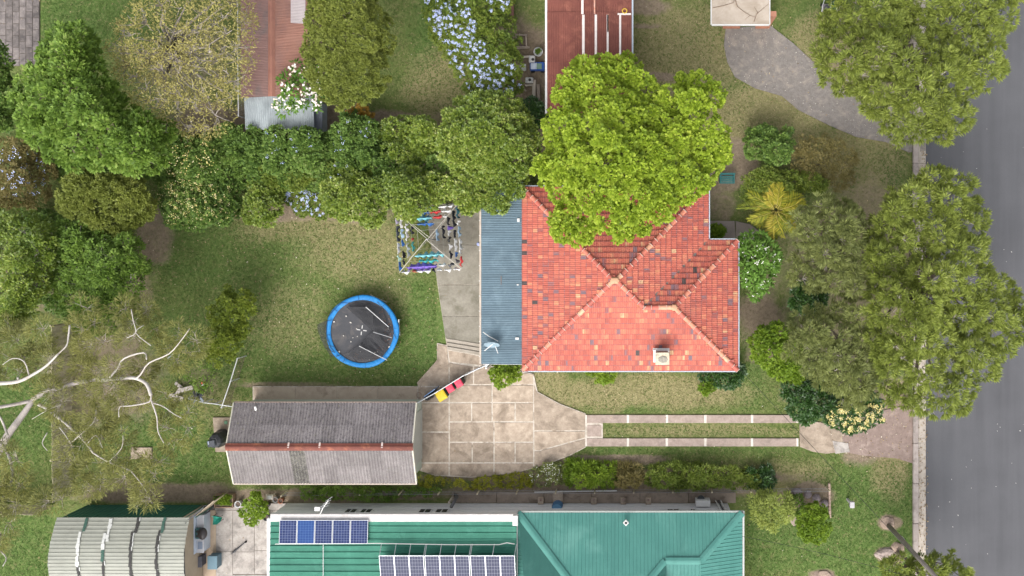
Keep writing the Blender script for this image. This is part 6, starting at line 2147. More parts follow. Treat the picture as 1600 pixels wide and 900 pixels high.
SIDES = {'lawn': (UL, BL, 'hedge', [[(.05, .22, 'lavender white'), (.25, .5, 'dark grey'), (.52, .7, 'white'), (.72, .82, 'pale green'), (.83, .97, 'blue')], [(.08, .25, 'white'), (.27, .45, 'pale blue'), (.47, .6, 'blue'), (.68, .82, 'black'), (.84, .95, 'black')],
                          [(.1, .5, 'white'), (.55, .9, 'grey')], [(.05, .3, 'black'), (.42, .5, 'red'), (.55, .85, 'teal')], []]),
         'trampoline': (BL, BR, 'lawn', [[(.03, .16, 'white'), (.2, .26, 'orange-red'), (.28, .36, 'white'), (.38, .5, 'white'), (.52, .57, 'black'), (.6, .68, 'white'), (.72, .84, 'white'), (.87, .97, 'white')],
                                [(.05, .62, 'purple'), (.66, .8, 'white'), (.84, .96, 'dark grey')], [(.25, .7, 'teal')], [(.05, .95, 'cyan')], []]),
         'house': (UR, BR, 'hedge', [[(.02, .2, 'dark teal'), (.24, .31, 'white'), (.33, .5, 'pale blue'), (.52, .76, 'white'), (.8, .96, 'red')], [(.0, .3, 'black'), (.36, .5, 'black'), (.52, .75, 'white'), (.77, .86, 'blue'), (.89, .97, 'dark grey')],
                           [(.02, .2, 'black'), (.22, .32, 'purple'), (.34, .45, 'white'), (.47, .6, 'black'), (.65, .77, 'white'), (.8, .98, 'black')], [(.1, .5, 'black')], [(.0, .6, 'pale blue')]]),
         'hedge': (UL, UR, 'lawn', [[(.02, .12, 'red'), (.16, .28, 'dark teal'), (.3, .5, 'white'), (.52, .6, 'green'), (.62, .95, 'white')], [(.05, .4, 'white'), (.42, .55, 'blue'), (.58, .78, 'red'), (.8, .98, 'white')],
                           [(.0, .2, 'orange-red'), (.25, .62, 'cyan'), (.66, .88, 'red'), (.9, 1, 'white')], [(.2, .7, 'blue')], []])}
LNAME = ['outermost', 'second', 'third', 'fourth', 'innermost']
rc_ = random.Random(17)
for side, (ca, cb, endn, lines) in SIDES.items():
    for li, segs in enumerate(lines):
        a, b = corner(ca, FRACS[li]), corner(cb, FRACS[li])
        d = (b - a)
        L = d.length
        dn = d.normalized()
        s = Vector((-dn.y, dn.x, 0))
        for gi, (t0, t1, cn) in enumerate(segs):
            p0, p1 = a + d * t0, a + d * t1
            w = (p1 - p0).length
            big = cn in ('purple', 'cyan')
            hang = rc_.uniform(.35, .75) if not big else .85
            nn = max(4, int(w / .07))
            mb = MB()
            vs = []
            ph = rc_.uniform(0, 6)
            belly = .17 if cn == 'purple' else (.1 if big else .03)
            for i in range(nn + 1):
                u = i / nn
                p = p0.lerp(p1, u)
                bul = belly * math.sin(math.pi * u)
                wv = .04 * math.sin(u * w * 17 + ph) + rc_.uniform(-.035, .035)
                drop = hang * (.75 + .25 * math.sin(u * w * 9 + ph) * (0 if big else 1)) * rc_.uniform(.8, 1.15)
                vs += [p + s * (-.05 + wv * 1.6 - bul) - Vector((0, 0, drop)), p + s * (-.035 + wv - bul * .6) - Vector((0, 0, drop * .45)), p + s * (-.016 + wv * .3) - Vector((0, 0, .03)), p + Vector((0, 0, .012)),
                       p + s * (.016 + wv * .3) - Vector((0, 0, .03)), p + s * (.04 + wv + bul * .5) - Vector((0, 0, drop * .3)), p + s * (.055 + wv * 1.5 + bul) - Vector((0, 0, drop * .55))]
            fs = []
            for i in range(nn):
                for k in range(6):
                    fs.append((i * 7 + k, (i + 1) * 7 + k, (i + 1) * 7 + k + 1, i * 7 + k + 1))
            mb.add(vs, fs)
            m = surf('cloth_' + cn.replace(' ', '_'), COLS[cn], tuple(x * .8 for x in COLS[cn]), 14, .9, .2, 60)
            c_ = (p0 + p1) / 2
            nm = 'sheet' if cn == 'purple' else ('towel' if big else 'garment')
            o = mb.build(nm, m, None, smooth=True, loc=(c_.x, c_.y, c_.z - hang))
            if cn == 'purple' and big and w > 1:
                lab = 'long purple sheet hung on the trampoline side of the clothesline'
            elif cn == 'cyan' and w > 1:
                lab = 'pale cyan towel hung nearest the post on the clothesline\'s trampoline side'
            else:
                lab = '%s washing %s from the %s end of the %s line, %s side of clothesline' % (cn, ORD[gi], endn, LNAME[li], side)
            tag(o, lab, 'washing', 'washing on the clothesline')

# ------------------------------------------------------------------ wheelie bins and things by the mesh fence
BINB = surf('dark_green_bin', (.03, .06, .045), (.025, .05, .038), 5, .5, .1)
def wheelie(px, py, ang, size, lidc, lidname, label):
    c = P(px, py, 1.0)
    t = thing('wheelie_bin', label, 'bin', (c.x, c.y, 0), 'wheelie bins by the mesh fence')
    w, d = size
    m = Matrix.Rotation(R(ang), 3, 'Z')
    def q(x, y, z):
        return Vector((c.x, c.y, 0)) + m @ Vector((x, y, z))
    mb = MB()
    vs = [q(x * w * .4, y * d * .4, .06) for x, y in ((-1, -1), (1, -1), (1, 1), (-1, 1))] + [q(x * w * .47, y * d * .47, .93) for x, y in ((-1, -1), (1, -1), (1, 1), (-1, 1))]
    mb.add(vs, [(3, 2, 1, 0), (4, 5, 6, 7), (0, 1, 5, 4), (1, 2, 6, 5), (2, 3, 7, 6), (3, 0, 4, 7)])
    mb.build('body', BINB, t, bevel=.03)
    lm = MB()
    ring = [(-.5, -.5), (.5, -.5), (.5, .5), (-.5, .5)]
    vs = []
    for sc_, z in ((1.0, .93), (1.0, .96), (.8, 1.0), (.3, 1.015)):
        vs += [q(x * w * sc_, y * d * sc_, z) for x, y in ring]
    fs = [(3, 2, 1, 0), (12, 13, 14, 15)]
    for k in range(3):
        for i in range(4):
            fs.append((k * 4 + i, k * 4 + (i + 1) % 4, k * 4 + 4 + (i + 1) % 4, k * 4 + 4 + i))
    lid = lm.add(vs, fs).build('lid', surf(lidname, lidc, tuple(x * .85 for x in lidc), 5, .45, .05), t, bevel=.015)
    MB().bar(q(-w * .36, d * .55, .95), q(w * .36, d * .55, .95), .035, .035).build('handle', BINB, t)
    for s in (-1, 1):
        p0, p1 = q(s * w * .42, d * .4, .1), q(s * w * .5, d * .4, .1)
        MB().tube([p0, p1], .1, 10).build('wheel', surf('black_rubber', (.02, .02, .02)), t)
    return t
wheelie(689, 618, 32, (.58, .62), (.68, .50, .03), 'yellow_bin_lid', 'wheelie bin with a yellow lid beside the mesh fence')
wheelie(703, 607, 32, (.45, .48), (.62, .065, .11), 'red_bin_lid', 'middle wheelie bin with a pinkish red lid next to the yellow one')
wheelie(716.5, 599, 32, (.45, .48), (.62, .065, .11), 'red_bin_lid', 'end wheelie bin with a pinkish red lid nearest the house')
bp_ = P(671, 620, .6)
bag = MB()
rb_ = np.random.default_rng(9)
for k in range(3):
    a = R(30 + 8 * k)
    cc_ = Vector((bp_.x + (k - 1) * .22 * math.cos(a), bp_.y + (k - 1) * .22 * math.sin(a), 0))
    bag.lathe(cc_, [(.14, 0), (.19, .15), (.17, .4), (.1, .56), (.03, .62 + .05 * k)], 9, 1 + .2 * rb_.random(), 1)
tag(bag.build('rubbish_bag', surf('black_bag', (.02, .023, .025), (.045, .045, .045), 7, .4, .5, 12), None, loc=(bp_.x, bp_.y, 0)), 'black rubbish bags heaped beside the yellow lidded bin', 'rubbish bag')
a_, b_ = P(660, 623, 1.25), P(677, 611, 1.25)
bd = MB().bar((a_.x + .08, a_.y + .1, .65), (b_.x + .08, b_.y + .1, .65), .06, 1.2)
tag(bd.build('board', surf('blue_board', (.16, .25, .42), (.12, .2, .36), 4, .6, .1, stain=(.4, .45, .52), stain_scale=3), None, loc=((a_.x + b_.x) / 2, (a_.y + b_.y) / 2, 0), bevel=.01), 'blue board leaning on the mesh fence behind the black bags', 'board')
MB_ = MB()
rr_ = P(655, 617)
MB_.tube([(rr_.x + .14 * math.cos(k * math.pi / 7), rr_.y + .17 * math.sin(k * math.pi / 7), .06 + .01 * (k % 3)) for k in range(20)], .015, 5)
tag(MB_.build('hose', surf('brown_hose', (.3, .2, .15), (.25, .16, .12), 6, .6), None, loc=(rr_.x, rr_.y, 0)), 'coiled brown hose on the path at the garage corner', 'hose')
bl_ = P(745, 381, 0)
tag(MB().lathe((P(748.5, 381, 1.4).x, P(748.5, 381, 1.4).y, 1.15), [(.09, 0), (.13, .15), (.12, .4), (.05, .5)], 10).build('peg_bag', surf('blue_cloth_bag', (.16, .22, .5), (.5, .52, .62), 9, .8), None, loc=(P(748.5, 381, 1.4).x, P(748.5, 381, 1.4).y, 1.15)), 'blue and white peg bag hanging from the lean-to gutter', 'peg bag')

# barbecue under a black cover
bq = P(341, 687, .55)
bb = thing('barbecue', 'black covered barbecue on the concrete pad beside the garage', 'barbecue', (bq.x, bq.y, 0))
BLK = surf('black_cover', (.03, .031, .036), (.045, .046, .052), 4, .45, .3, 12)
mb = MB()
vs = []
oct_ = [(.42, .18), (.2, .5), (-.18, .46), (-.4, .2), (-.44, -.16), (-.22, -.44), (.2, -.42), (.44, -.12)]
for sc_, z in ((1.06, 0), (1.0, .35), (.96, .8), (.8, .98), (.45, 1.08)):
    vs += [(bq.x + x * sc_, bq.y + y * sc_, z) for x, y in oct_]
fs = [tuple(range(32, 40))]
for k in range(4):
    for i in range(8):
        fs.append((k * 8 + i, k * 8 + (i + 1) % 8, k * 8 + 8 + (i + 1) % 8, k * 8 + 8 + i))
mb.add(vs, fs).build('cover', BLK, bb)
hd = MB().box((bq.x - .12, bq.y - .08, 1.1), (.5, .4, .16), rz=.2).build('hood', surf('dark_grey_hood', (.07, .075, .09), (.05, .055, .065), 4, .35), bb, bevel=.05)
MB().box((bq.x - .26, bq.y - .04, 1.19), (.06, .2, .02), rz=.2).build('handle', surf('steel_blue', (.3, .36, .45), (.26, .3, .38), 4, .3), hd)
gp_ = P(353, 660, .06)
tag(MB().lathe((gp_.x, gp_.y, .05), [(.1, 0), (.12, .03), (.08, .06)], 9).build('plate', surf('green_plate', (.14, .25, .16), (.1, .2, .12), 6, .5), None, loc=(gp_.x, gp_.y, .05)), 'small green dish on the concrete pad by the barbecue', 'dish')

# timber pile and bits by the pipe fence
TIM = surf('grey_old_timber', (.46, .41, .38), (.33, .29, .265), 4, .9, .3, 25, objvar=.2)
def plank(px0, py0, px1, py1, w, label, z=.08, h=.05, mat=None, grp='pile of old timber'):
    a, b = P(px0, py0, z), P(px1, py1, z + .05)
    c = (a + b) / 2
    o = MB().bar(a, b, w, h).build('plank', mat or TIM, None, loc=(c.x, c.y, z), bevel=.006)
    return tag(o, label, 'plank', grp)
plank(274, 598, 286, 608, .2, 'short pale plank at the top of the grey timber pile')
plank(273, 620, 283, 606, .22, 'wide pale plank across the middle of the timber pile', .16)
plank(283, 610, 301, 605, .24, 'grey plank pointing to the citrus tree in the timber pile', .22)
plank(264, 617, 286, 624, .3, 'broad dark plank under the timber pile', .06)
plank(268, 628, 276, 625, .24, 'stubby white block at the low end of the timber pile', .12, .12)
plank(262, 560, 272, 552, .07, 'thin bluish pipe lying under the gum tree branches', .1, .05, surf('bluish_pipe', (.42, .47, .55)))
tw_ = P(308, 622, .5)
wb = thing('scrap_heap', 'dark scrap metal heap at the end of the white pipe rail', 'scrap', (tw_.x, tw_.y, 0))
SCR = surf('dark_scrap', (.05, .055, .065), (.09, .09, .1), 6, .6)
rs_ = random.Random(8)
for k in range(9):
    MB().box((tw_.x + rs_.uniform(-.3, .3), tw_.y + rs_.uniform(-.25, .25), .1 + .05 * k), (rs_.uniform(.2, .5), rs_.uniform(.05, .2), rs_.uniform(.03, .12)), M=Matrix.Rotation(rs_.uniform(0, 3), 3, 'Z') @ Matrix.Rotation(rs_.uniform(-.6, .6), 3, 'X')).build('scrap_piece', SCR if k % 3 else surf('blue_grey_scrap', (.3, .35, .42)), wb)
ty = P(316, 602, .3)
toy = thing('toy', 'small red, white and blue toy on the grass by the citrus tree', 'toy', (ty.x, ty.y, 0))
for k, (nm_, c_) in enumerate((('toy_red', (.6, .12, .07)), ('toy_white', (.75, .75, .75)), ('toy_blue', (.05, .3, .42)))):
    MB().lathe((ty.x + .03 * k, ty.y + .14 - .14 * k, .1), [(.07, 0), (.1, .1), (.07, .22)], 8).build('toy_block', surf(nm_, c_, tuple(x * .85 for x in c_), 5, .5), toy)

# ------------------------------------------------------------------ top neighbour's clutter
WOOD = surf('garden_timber', (.42, .35, .29), (.33, .27, .22), 4, .9, .3, 25, objvar=.15)
WOODP = surf('pale_timber', (.56, .50, .42), (.47, .41, .34), 4, .9, .2, 25, objvar=.1)
gbx = thing('garden_bed', 'small square timber framed garden bed beside the rust red shed', 'garden bed', P(815, 66))
for (x0, y0, x1, y1) in ((806, 55, 824, 55), (806, 73, 826, 74), (807, 55, 807, 73), (822, 55, 823, 73)):
    MB().bar(P(x0, y0, .12), P(x1, y1, .12), .07, .22).build('frame_board', WOOD, gbx)
MB().prism([(P(*q).x, P(*q).y) for q in rect(808, 56, 822, 72)], 0, .14).build('soil', surf('dark_soil', (.16, .12, .095), (.11, .08, .065), 6, .95, .7), gbx)
plank(800, 76, 828, 74, .12, 'weathered timber edging below the square garden bed', .1, .12, WOOD, 'timber by the rust red shed')
plank(801, 91, 829, 88, .12, 'pale timber edging beside the white washing tub', .1, .12, WOODP, 'timber by the rust red shed')
plank(835, 125, 834, 158, .2, 'long pale sleeper of the pair beside the shed gutter', .14, .2, WOODP, 'timber by the rust red shed')
plank(841, 132, 842, 156, .2, 'grey sleeper nearest the rust red shed gutter', .14, .2, WOOD, 'timber by the rust red shed')
plank(821, 133, 833, 133, .12, 'short crosspiece at the head of the pale sleeper', .16, .14, WOODP, 'timber by the rust red shed')
plank(816, 135, 822, 142, .1, 'broken timber end lying beside the short crosspiece', .1, .08, WOOD, 'timber by the rust red shed')
pp = P(841, 81, .4)
pot = thing('plant_pot', 'round pot with a white rim and green plant by the shed', 'plant pot', (pp.x, pp.y, 0))
MB().lathe((pp.x, pp.y, 0), [(.2, 0), (.27, .4), (.28, .44), (.23, .44), (.22, .36)], 18).build('pot', surf('white_glaze', (.62, .62, .62), (.5, .5, .5), 6, .5), pot, smooth=True)
q_ = foliage(np.random.default_rng(4), np.array([[pp.x, pp.y, .45], [pp.x + .06, pp.y + .05, .5], [pp.x - .05, pp.y, .5]]), np.array([[0, 0, 1.]] * 3), Style(L_GREEN, n=40, L=.12, W=.06, rc=.1))
link_mesh('foliage', quads_mesh('foliage', q_[0] - np.array([pp.x, pp.y, 0]), len(q_[0]) // 4, q_[1]), L_GREEN, pot)
tb = P(831, 92, .5)
tub = thing('tub', 'square white tub with a dark hole beside the round pot', 'tub', (tb.x, tb.y, 0))
MB().box((tb.x, tb.y, .25), (.36, .4, .5)).build('body', TRIMW, tub, bevel=.03)
MB().lathe((tb.x + .06, tb.y - .03, .5), [(.09, 0), (.08, .006)], 12).build('opening', STD, tub)
ca = P(840, 104, .3)
car = thing('toy_car', 'blue and white ride-on toy car beside the shed gutter', 'toy car', (ca.x, ca.y, 0))
BLC = surf('toy_car_blue', (.03, .1, .36), (.025, .08, .3), 5, .4)
mb = MB()
outline = [(-.46, -.2), (-.42, -.25), (.36, -.27), (.45, -.2), (.47, .2), (.38, .27), (-.42, .25), (-.46, .2)]
vs = []
for sc_, z in ((.92, .1), (1.0, .18), (1.0, .34), (.93, .4)):
    vs += [(ca.x + x * sc_, ca.y + y * sc_, z) for x, y in outline]
fs = [tuple(range(8))[::-1], tuple(range(24, 32))]
for k in range(3):
    for i in range(8):
        fs.append((k * 8 + i, k * 8 + (i + 1) % 8, k * 8 + 8 + (i + 1) % 8, k * 8 + 8 + i))
mb.add(vs, fs).build('body', BLC, car)
MB().box((ca.x - .25, ca.y, .41), (.3, .36, .06)).build('bonnet', surf('pale_blue_white', (.62, .68, .76), (.52, .58, .68), 5, .4), car, bevel=.02)
MB().box((ca.x + .1, ca.y, .415), (.32, .34, .04)).build('seat', surf('green_seat', (.22, .34, .26), (.16, .27, .2), 5, .6), car, bevel=.02)
MB().box((ca.x + .37, ca.y, .44), (.09, .42, .12)).build('rear_bar', BLC, car, bevel=.02)
MB().box((ca.x - .06, ca.y, .47), (.04, .36, .14)).build('windscreen', surf('pale_blue_white'  , (.62, .68, .76)), car)
for x in (-.3, .28):
    for y in (-.27, .27):
        MB().tube([(ca.x + x, ca.y + y - .04, .12), (ca.x + x, ca.y + y + .04, .12)], .12, 10).build('wheel', surf('black_rubber', (.02, .02, .02)), car)
cr_ = P(817, 105, .3)
crate = thing('crate', 'grey square crate under the blue blossoms beside the toy car', 'crate', (cr_.x, cr_.y, 0))
MB().box((cr_.x, cr_.y, .14), (.34, .34, .28)).build('body', surf('grey_crate', (.42, .42, .4), (.34, .34, .33), 5, .7), crate, bevel=.02)
MB().box((cr_.x, cr_.y, .29), (.38, .38, .025)).build('lid', surf('grey_crate_lid', (.48, .48, .46), (.4, .4, .39), 5, .7), crate)
mc = P(827, 125, .4)
mach = thing('machine', 'white boxy machine with a dark dial near the sleepers', 'machine', (mc.x, mc.y, 0))
MB().box((mc.x, mc.y, .2), (.46, .32, .4)).build('body', TRIMW, mach, bevel=.03)
MB().lathe((mc.x + .03, mc.y + .01, .4), [(.09, 0), (.08, .02), (.04, .025)], 12).build('dial', STD, mach)
for k in range(2):
    MB().box((mc.x - .14 + .3 * k, mc.y - .06, .41), (.06, .1, .02)).build('vent', surf('grey_crate', (.42, .42, .4)), mach)
ta = P(814, 163, .4)
mb = MB()
mb.add([(ta.x - .15, ta.y + .25, .1), (ta.x + .02, ta.y + .1, .45), (ta.x + .2, ta.y - .12, .15), (ta.x + .1, ta.y - .22, .05), (ta.x - .12, ta.y - .2, .12), (ta.x - .02, ta.y - .05, .4)], [(0, 5, 1), (1, 5, 2), (2, 5, 3), (3, 5, 4), (4, 5, 0)])
tag(mb.build('tarpaulin', surf('bright_blue_tarp', (.04, .27, .6), (.03, .2, .5), 5, .5, .2, 15), None, loc=(ta.x, ta.y, 0)), 'scrap of bright blue tarpaulin beneath the plumbago shrub', 'tarpaulin')
for i, (x, y, w_, lab) in enumerate(((800, 28, .16, 'brown rusty strip lying along the plumbago shrub'),)):
    plank(801, -10, 800, 36, .2, lab, .08, .06, surf('rusty_strip', (.25, .13, .1), (.2, .1, .08), 5, .9), 'timber by the rust red shed')
# lawn mower under the street tree
lm_ = P(1291, 12, .3)
mow = thing('lawn_mower', 'grey push mower beside the green shade cloth fence', 'lawn mower', (lm_.x, lm_.y, 0))
MB().box((lm_.x, lm_.y, .18), (.46, .5, .16)).build('deck', surf('mauve_grey', (.26, .22, .235), (.2, .17, .18), 5, .6), mow, bevel=.05)
MB().lathe((lm_.x, lm_.y, .26), [(.14, 0), (.15, .1), (.08, .16)], 12).build('engine', surf('dark_engine', (.06, .06, .065), (.1, .1, .1), 5, .5), mow)
for s in (-1, 1):
    MB().tube([(lm_.x + s * .25, lm_.y - .25, .2), (lm_.x + s * .25, lm_.y + .1, .45), (lm_.x + s * .18, lm_.y + .5, .85)], .022, 6).build('handle_bar', FRM, mow)
    for y in (-.22, .22):
        MB().tube([(lm_.x + s * .24, lm_.y + y, .1), (lm_.x + s * .29, lm_.y + y, .1)], .1, 10).build('wheel', surf('black_rubber', (.02, .02, .02)), mow)
# teal garden bench on the bare front ground
tn = P(1136, 281, .4)
bench = thing('garden_bench', 'teal slatted garden bench on bare ground by the tiled roof', 'bench', (tn.x, tn.y, 0))
TEAL = surf('teal_paint', (.03, .16, .155), (.025, .12, .12), 5, .6)
for k in range(4):
    MB().box((tn.x, tn.y - .18 + k * .12, .42), (.9, .09, .03)).build('slat', TEAL, bench)
for k in range(3):
    MB().box((tn.x, tn.y + .3 + k * .03, .55 + k * .13), (.9, .03, .09)).build('back_slat', TEAL, bench)
for s in (-1, 1):
    MB().box((tn.x + s * .4, tn.y + .05, .2), (.05, .5, .4)).build('leg', TEAL, bench)
    MB().bar((tn.x + s * .4, tn.y - .2, .62), (tn.x + s * .4, tn.y + .32, .62), .06, .04).build('armrest', TEAL, bench)

# ------------------------------------------------------------------ courtyard things
sk = P(315, 835, .9)
bn = thing('workbench', 'white outdoor bench with a sink against the pale shed', 'bench', (sk.x, sk.y, 0))
x0_, x1_ = P(307, 0, .9).x, P(318.5, 0, .9).x
y0_, y1_ = P(0, 864, .9).y, P(0, 805, .9).y
MB().box(((x0_ + x1_) / 2, (y0_ + y1_) / 2, .88), (x1_ - x0_, y1_ - y0_, .05)).build('top', surf('pale_bench_top', (.62, .62, .64), (.52, .52, .55), 4, .4), bn, bevel=.01)
MB().box(((x0_ + x1_) / 2, (y0_ + y1_) / 2, .43), (x1_ - x0_ - .08, y1_ - y0_ - .1, .84)).build('cabinet', surf('pale_blue_cabinet', (.5, .55, .62), (.44, .48, .55), 4, .6), bn)
MB().box(((x0_ + x1_) / 2, y0_ + .45, .91), (.28, .42, .02)).build('sink', surf('steel_blue', (.3, .36, .45)), bn)
MB().bar((x0_ - .03, y0_, 1.0), (x0_ - .03, y1_, 1.0), .05, .24).build('splashback', surf('pale_blue_white', (.62, .68, .76)), bn)
gq = P(314, 834, 1.1)
gr = thing('barbecue', 'round black kettle barbecue with a green side on the white bench', 'barbecue', (gq.x, gq.y, .91))
MB().lathe((gq.x + .08, gq.y, .91), [(.2, 0), (.34, .1), (.36, .2), (.3, .3), (.1, .36)], 18, .75, 1).build('kettle', surf('dark_brown_enamel', (.06, .05, .05), (.045, .04, .04), 5, .35), gr, smooth=True)
MB().box((gq.x - .2, gq.y, 1.02), (.3, .62, .22)).build('side_box', surf('dark_teal_paint', (.07, .16, .17), (.05, .12, .13), 5, .5), gr, bevel=.04)
for k in range(2):
    MB().lathe((gq.x - .2, gq.y - .13 + .27 * k, 1.13), [(.08, 0), (.07, .02)], 10).build('hotplate', STD, gr)
ch_ = P(337, 812, .5)
gc = thing('garden_chair', 'crumpled teal green fabric chair on the courtyard edge', 'chair', (ch_.x, ch_.y, 0))
GT = surf('teal_green_fabric', (.03, .30, .22), (.025, .24, .175), 6, .8, .4, 15)
mb = MB()
out = [(-.25, -.35), (.05, -.3), (.3, -.12), (.33, .08), (.1, .2), (-.12, .3), (-.2, .1)]
vs = [(ch_.x + x, ch_.y + y, .36 + .1 * ((i * 7) % 3)) for i, (x, y) in enumerate(out)] + [(ch_.x, ch_.y, .3)]
mb.add(vs, [(i, (i + 1) % 7, 7) for i in range(7)])
mb.add([(ch_.x - .2, ch_.y + .1, .4), (ch_.x - .12, ch_.y + .3, .8), (ch_.x + .22, ch_.y + .28, .78), (ch_.x + .28, ch_.y + .05, .4)], [(0, 1, 2, 3)])
mb.build('seat', GT, gc)
for x, y in ((-.2, -.28), (.25, -.12), (.2, .12), (-.15, .22)):
    MB().tube([(ch_.x + x, ch_.y + y, 0), (ch_.x + x * .9, ch_.y + y * .9, .42)], .015, 5).build('leg', surf('dark_scrap', (.05, .055, .065)), gc)
bx1 = P(332, 879, .6)
cab = thing('storage_box', 'blue-grey lidded storage box on the courtyard', 'box', (bx1.x, bx1.y, 0))
MB().box((bx1.x, bx1.y, .3), (.54, .76, .6)).build('body', surf('blue_grey_box', (.12, .2, .25), (.1, .165, .21), 4, .5), cab, bevel=.02)
MB().box((bx1.x, bx1.y, .615), (.58, .8, .04)).build('lid', surf('blue_grey_lid', (.17, .265, .32), (.14, .23, .28), 4, .45), cab, bevel=.015)
bx2 = P(309, 879, .7)
ht = thing('storage_box', 'dark grey storage box against the tan shed wall', 'box', (bx2.x, bx2.y, 0))
MB().box((bx2.x, bx2.y, .3), (.36, .6, .6)).build('body', surf('dark_grey_box', (.1, .1, .12), (.08, .08, .1), 4, .6), ht, bevel=.02)
MB().box((bx2.x, bx2.y, .61), (.4, .64, .04)).build('lid', surf('dark_grey_lid', (.13, .13, .15), (.1, .1, .12), 4, .5), ht)
MB().bar(P(303, 891, 1.0), P(330, 889, .6), .09, .05)
a_, b_ = P(384, 847, 1.25), P(366, 861.5, .05)
um = thing('folded_umbrella', 'closed black umbrella pole leaning on the courtyard slabs', 'umbrella', (P(361, 866).x, P(361, 866).y, 0))
b0_ = P(361, 866, .1)
t0_ = P(383.5, 847, .12)
MB().tube([b0_, b0_.lerp(t0_, .25), t0_], [.02, .02, .02], 6).build('pole', surf('black_cover', (.03, .031, .036)), um)
MB().tube([b0_.lerp(t0_, .15), b0_.lerp(t0_, .3), b0_.lerp(t0_, .85)], [.06, .055, .025], 8).build('folded_canopy', surf('black_cover', (.03, .031, .036)), um)
MB().lathe((t0_.x, t0_.y, .06), [(.06, 0), (.07, .05), (.05, .1)], 10).build('knob', surf('black_rubber', (.02, .02, .02)), um)
pl_ = P(350, 783, .4)
plr = thing('planter', 'brown planter box of green herbs at the courtyard fence', 'planter', (pl_.x, pl_.y, 0))
BRP = surf('brown_planter', (.3, .2, .14), (.24, .155, .11), 5, .8)
ax, bx_2, ay, by_2 = P(335, 0, .4).x, P(363, 0, .4).x, P(0, 793, .4).y, P(0, 774, .4).y
for (p, q) in (((ax, ay), (bx_2, ay)), ((ax, by_2), (bx_2, by_2)), ((ax, ay), (ax, by_2)), ((bx_2, ay), (bx_2, by_2))):
    MB().bar((*p, .2), (*q, .2), .05, .4).build('side_board', BRP, plr)
MB().prism([(ax, ay), (bx_2, ay), (bx_2, by_2), (ax, by_2)], 0, .34).build('soil', MATS['dark_soil'], plr)
rr2 = np.random.default_rng(14)
hc = np.stack([rr2.uniform(ax + .1, bx_2 - .1, 40), rr2.uniform(ay + .25, by_2 - .05, 40), rr2.uniform(.36, .5, 40)], 1)
q_ = foliage(rr2, hc, np.tile([0, 0, 1.], (40, 1)), Style(L_BRIGHT, n=24, L=.1, W=.06, rc=.12))
link_mesh('foliage', quads_mesh('foliage', q_[0] - np.array([pl_.x, pl_.y, 0]), len(q_[0]) // 4, q_[1]), L_BRIGHT, plr)
def potx(px, py, r_, mat, label, h=.35, fill=None):
    c = P(px, py, h)
    t = thing('plant_pot', label, 'plant pot', (c.x, c.y, 0), 'pots around the courtyard')
    MB().lathe((c.x, c.y, 0), [(r_ * .75, 0), (r_, h), (r_ * 1.05, h + .02), (r_ * .85, h + .02), (r_ * .8, h - .08)], 16).build('pot', mat, t, smooth=True)
    MB().lathe((c.x, c.y, h - .08), [(r_ * .8, 0), (r_ * .5, .02)], 12).build('soil', fill or MATS['dark_soil'], t)
    return t
potx(371.5, 788, .2, MATS['white_glaze'], 'white round pot beside the planter box on the courtyard')
potx(416, 809, .19, surf('black_pot', (.035, .037, .04), (.05, .05, .055), 5, .5), 'black pot standing beside the potted tree')
potx(416, 790, .17, MATS['black_pot'], 'black pot half hidden behind the potted tree')
potx(321, 795, .2, surf('black_white_pot', (.12, .12, .14), (.4, .4, .45), 9, .6), 'dark pot tucked against the tan fence panel')
potx(329, 792, .17, MATS['dark_grey_box'], 'dark grey pot between the planter and tan fence panel')
potx(430, 781, .16, surf('grey_pot', (.34, .33, .33), (.25, .24, .24), 5, .7), 'grey pot near the corner of the white house wall')
potx(438, 783, .16, surf('terracotta_pot', (.38, .17, .1), (.3, .13, .08), 5, .8), 'brown clay pot near the corner of the white house wall')
sw_ = P(422, 776, .3)
swn = thing('stool', 'small timber stool with white cushion behind the potted tree', 'stool', (sw_.x, sw_.y, 0))
MB().box((sw_.x, sw_.y, .38), (.45, .3, .04)).build('seat', WOODP, swn)
MB().box((sw_.x + .03, sw_.y, .43), (.26, .22, .07)).build('cushion', TRIMW, swn, bevel=.03)
for x in (-.19, .19):
    for y in (-.11, .11):
        MB().box((sw_.x + x, sw_.y + y, .18), (.04, .04, .36)).build('leg', WOODP, swn)
# tv antenna over the white gutter
an = P(503, 800, 3.0)
ant = thing('antenna', 'white television antenna on the gutter of the green roofed house', 'antenna', (an.x, an.y, 2.95))
MB().tube([P(499, 806, 2.95), P(505, 793, 3.9), P(513, 782, 4.6)], .025, 6).build('mast', TRIMW, ant)
for k in range(4):
    p = P(505 + k * 3, 793 - k * 4.4, 4.0 + k * .2)
    MB().tube([p + Vector((-.3 + .04 * k, -.12, 0)), p + Vector((.3 - .04 * k, .12, 0))], .012, 4).build('element', FRM, ant)
MB().box(P(496, 795, 3.1), (.3, .22, .1)).build('mast_box', TRIMW, ant)

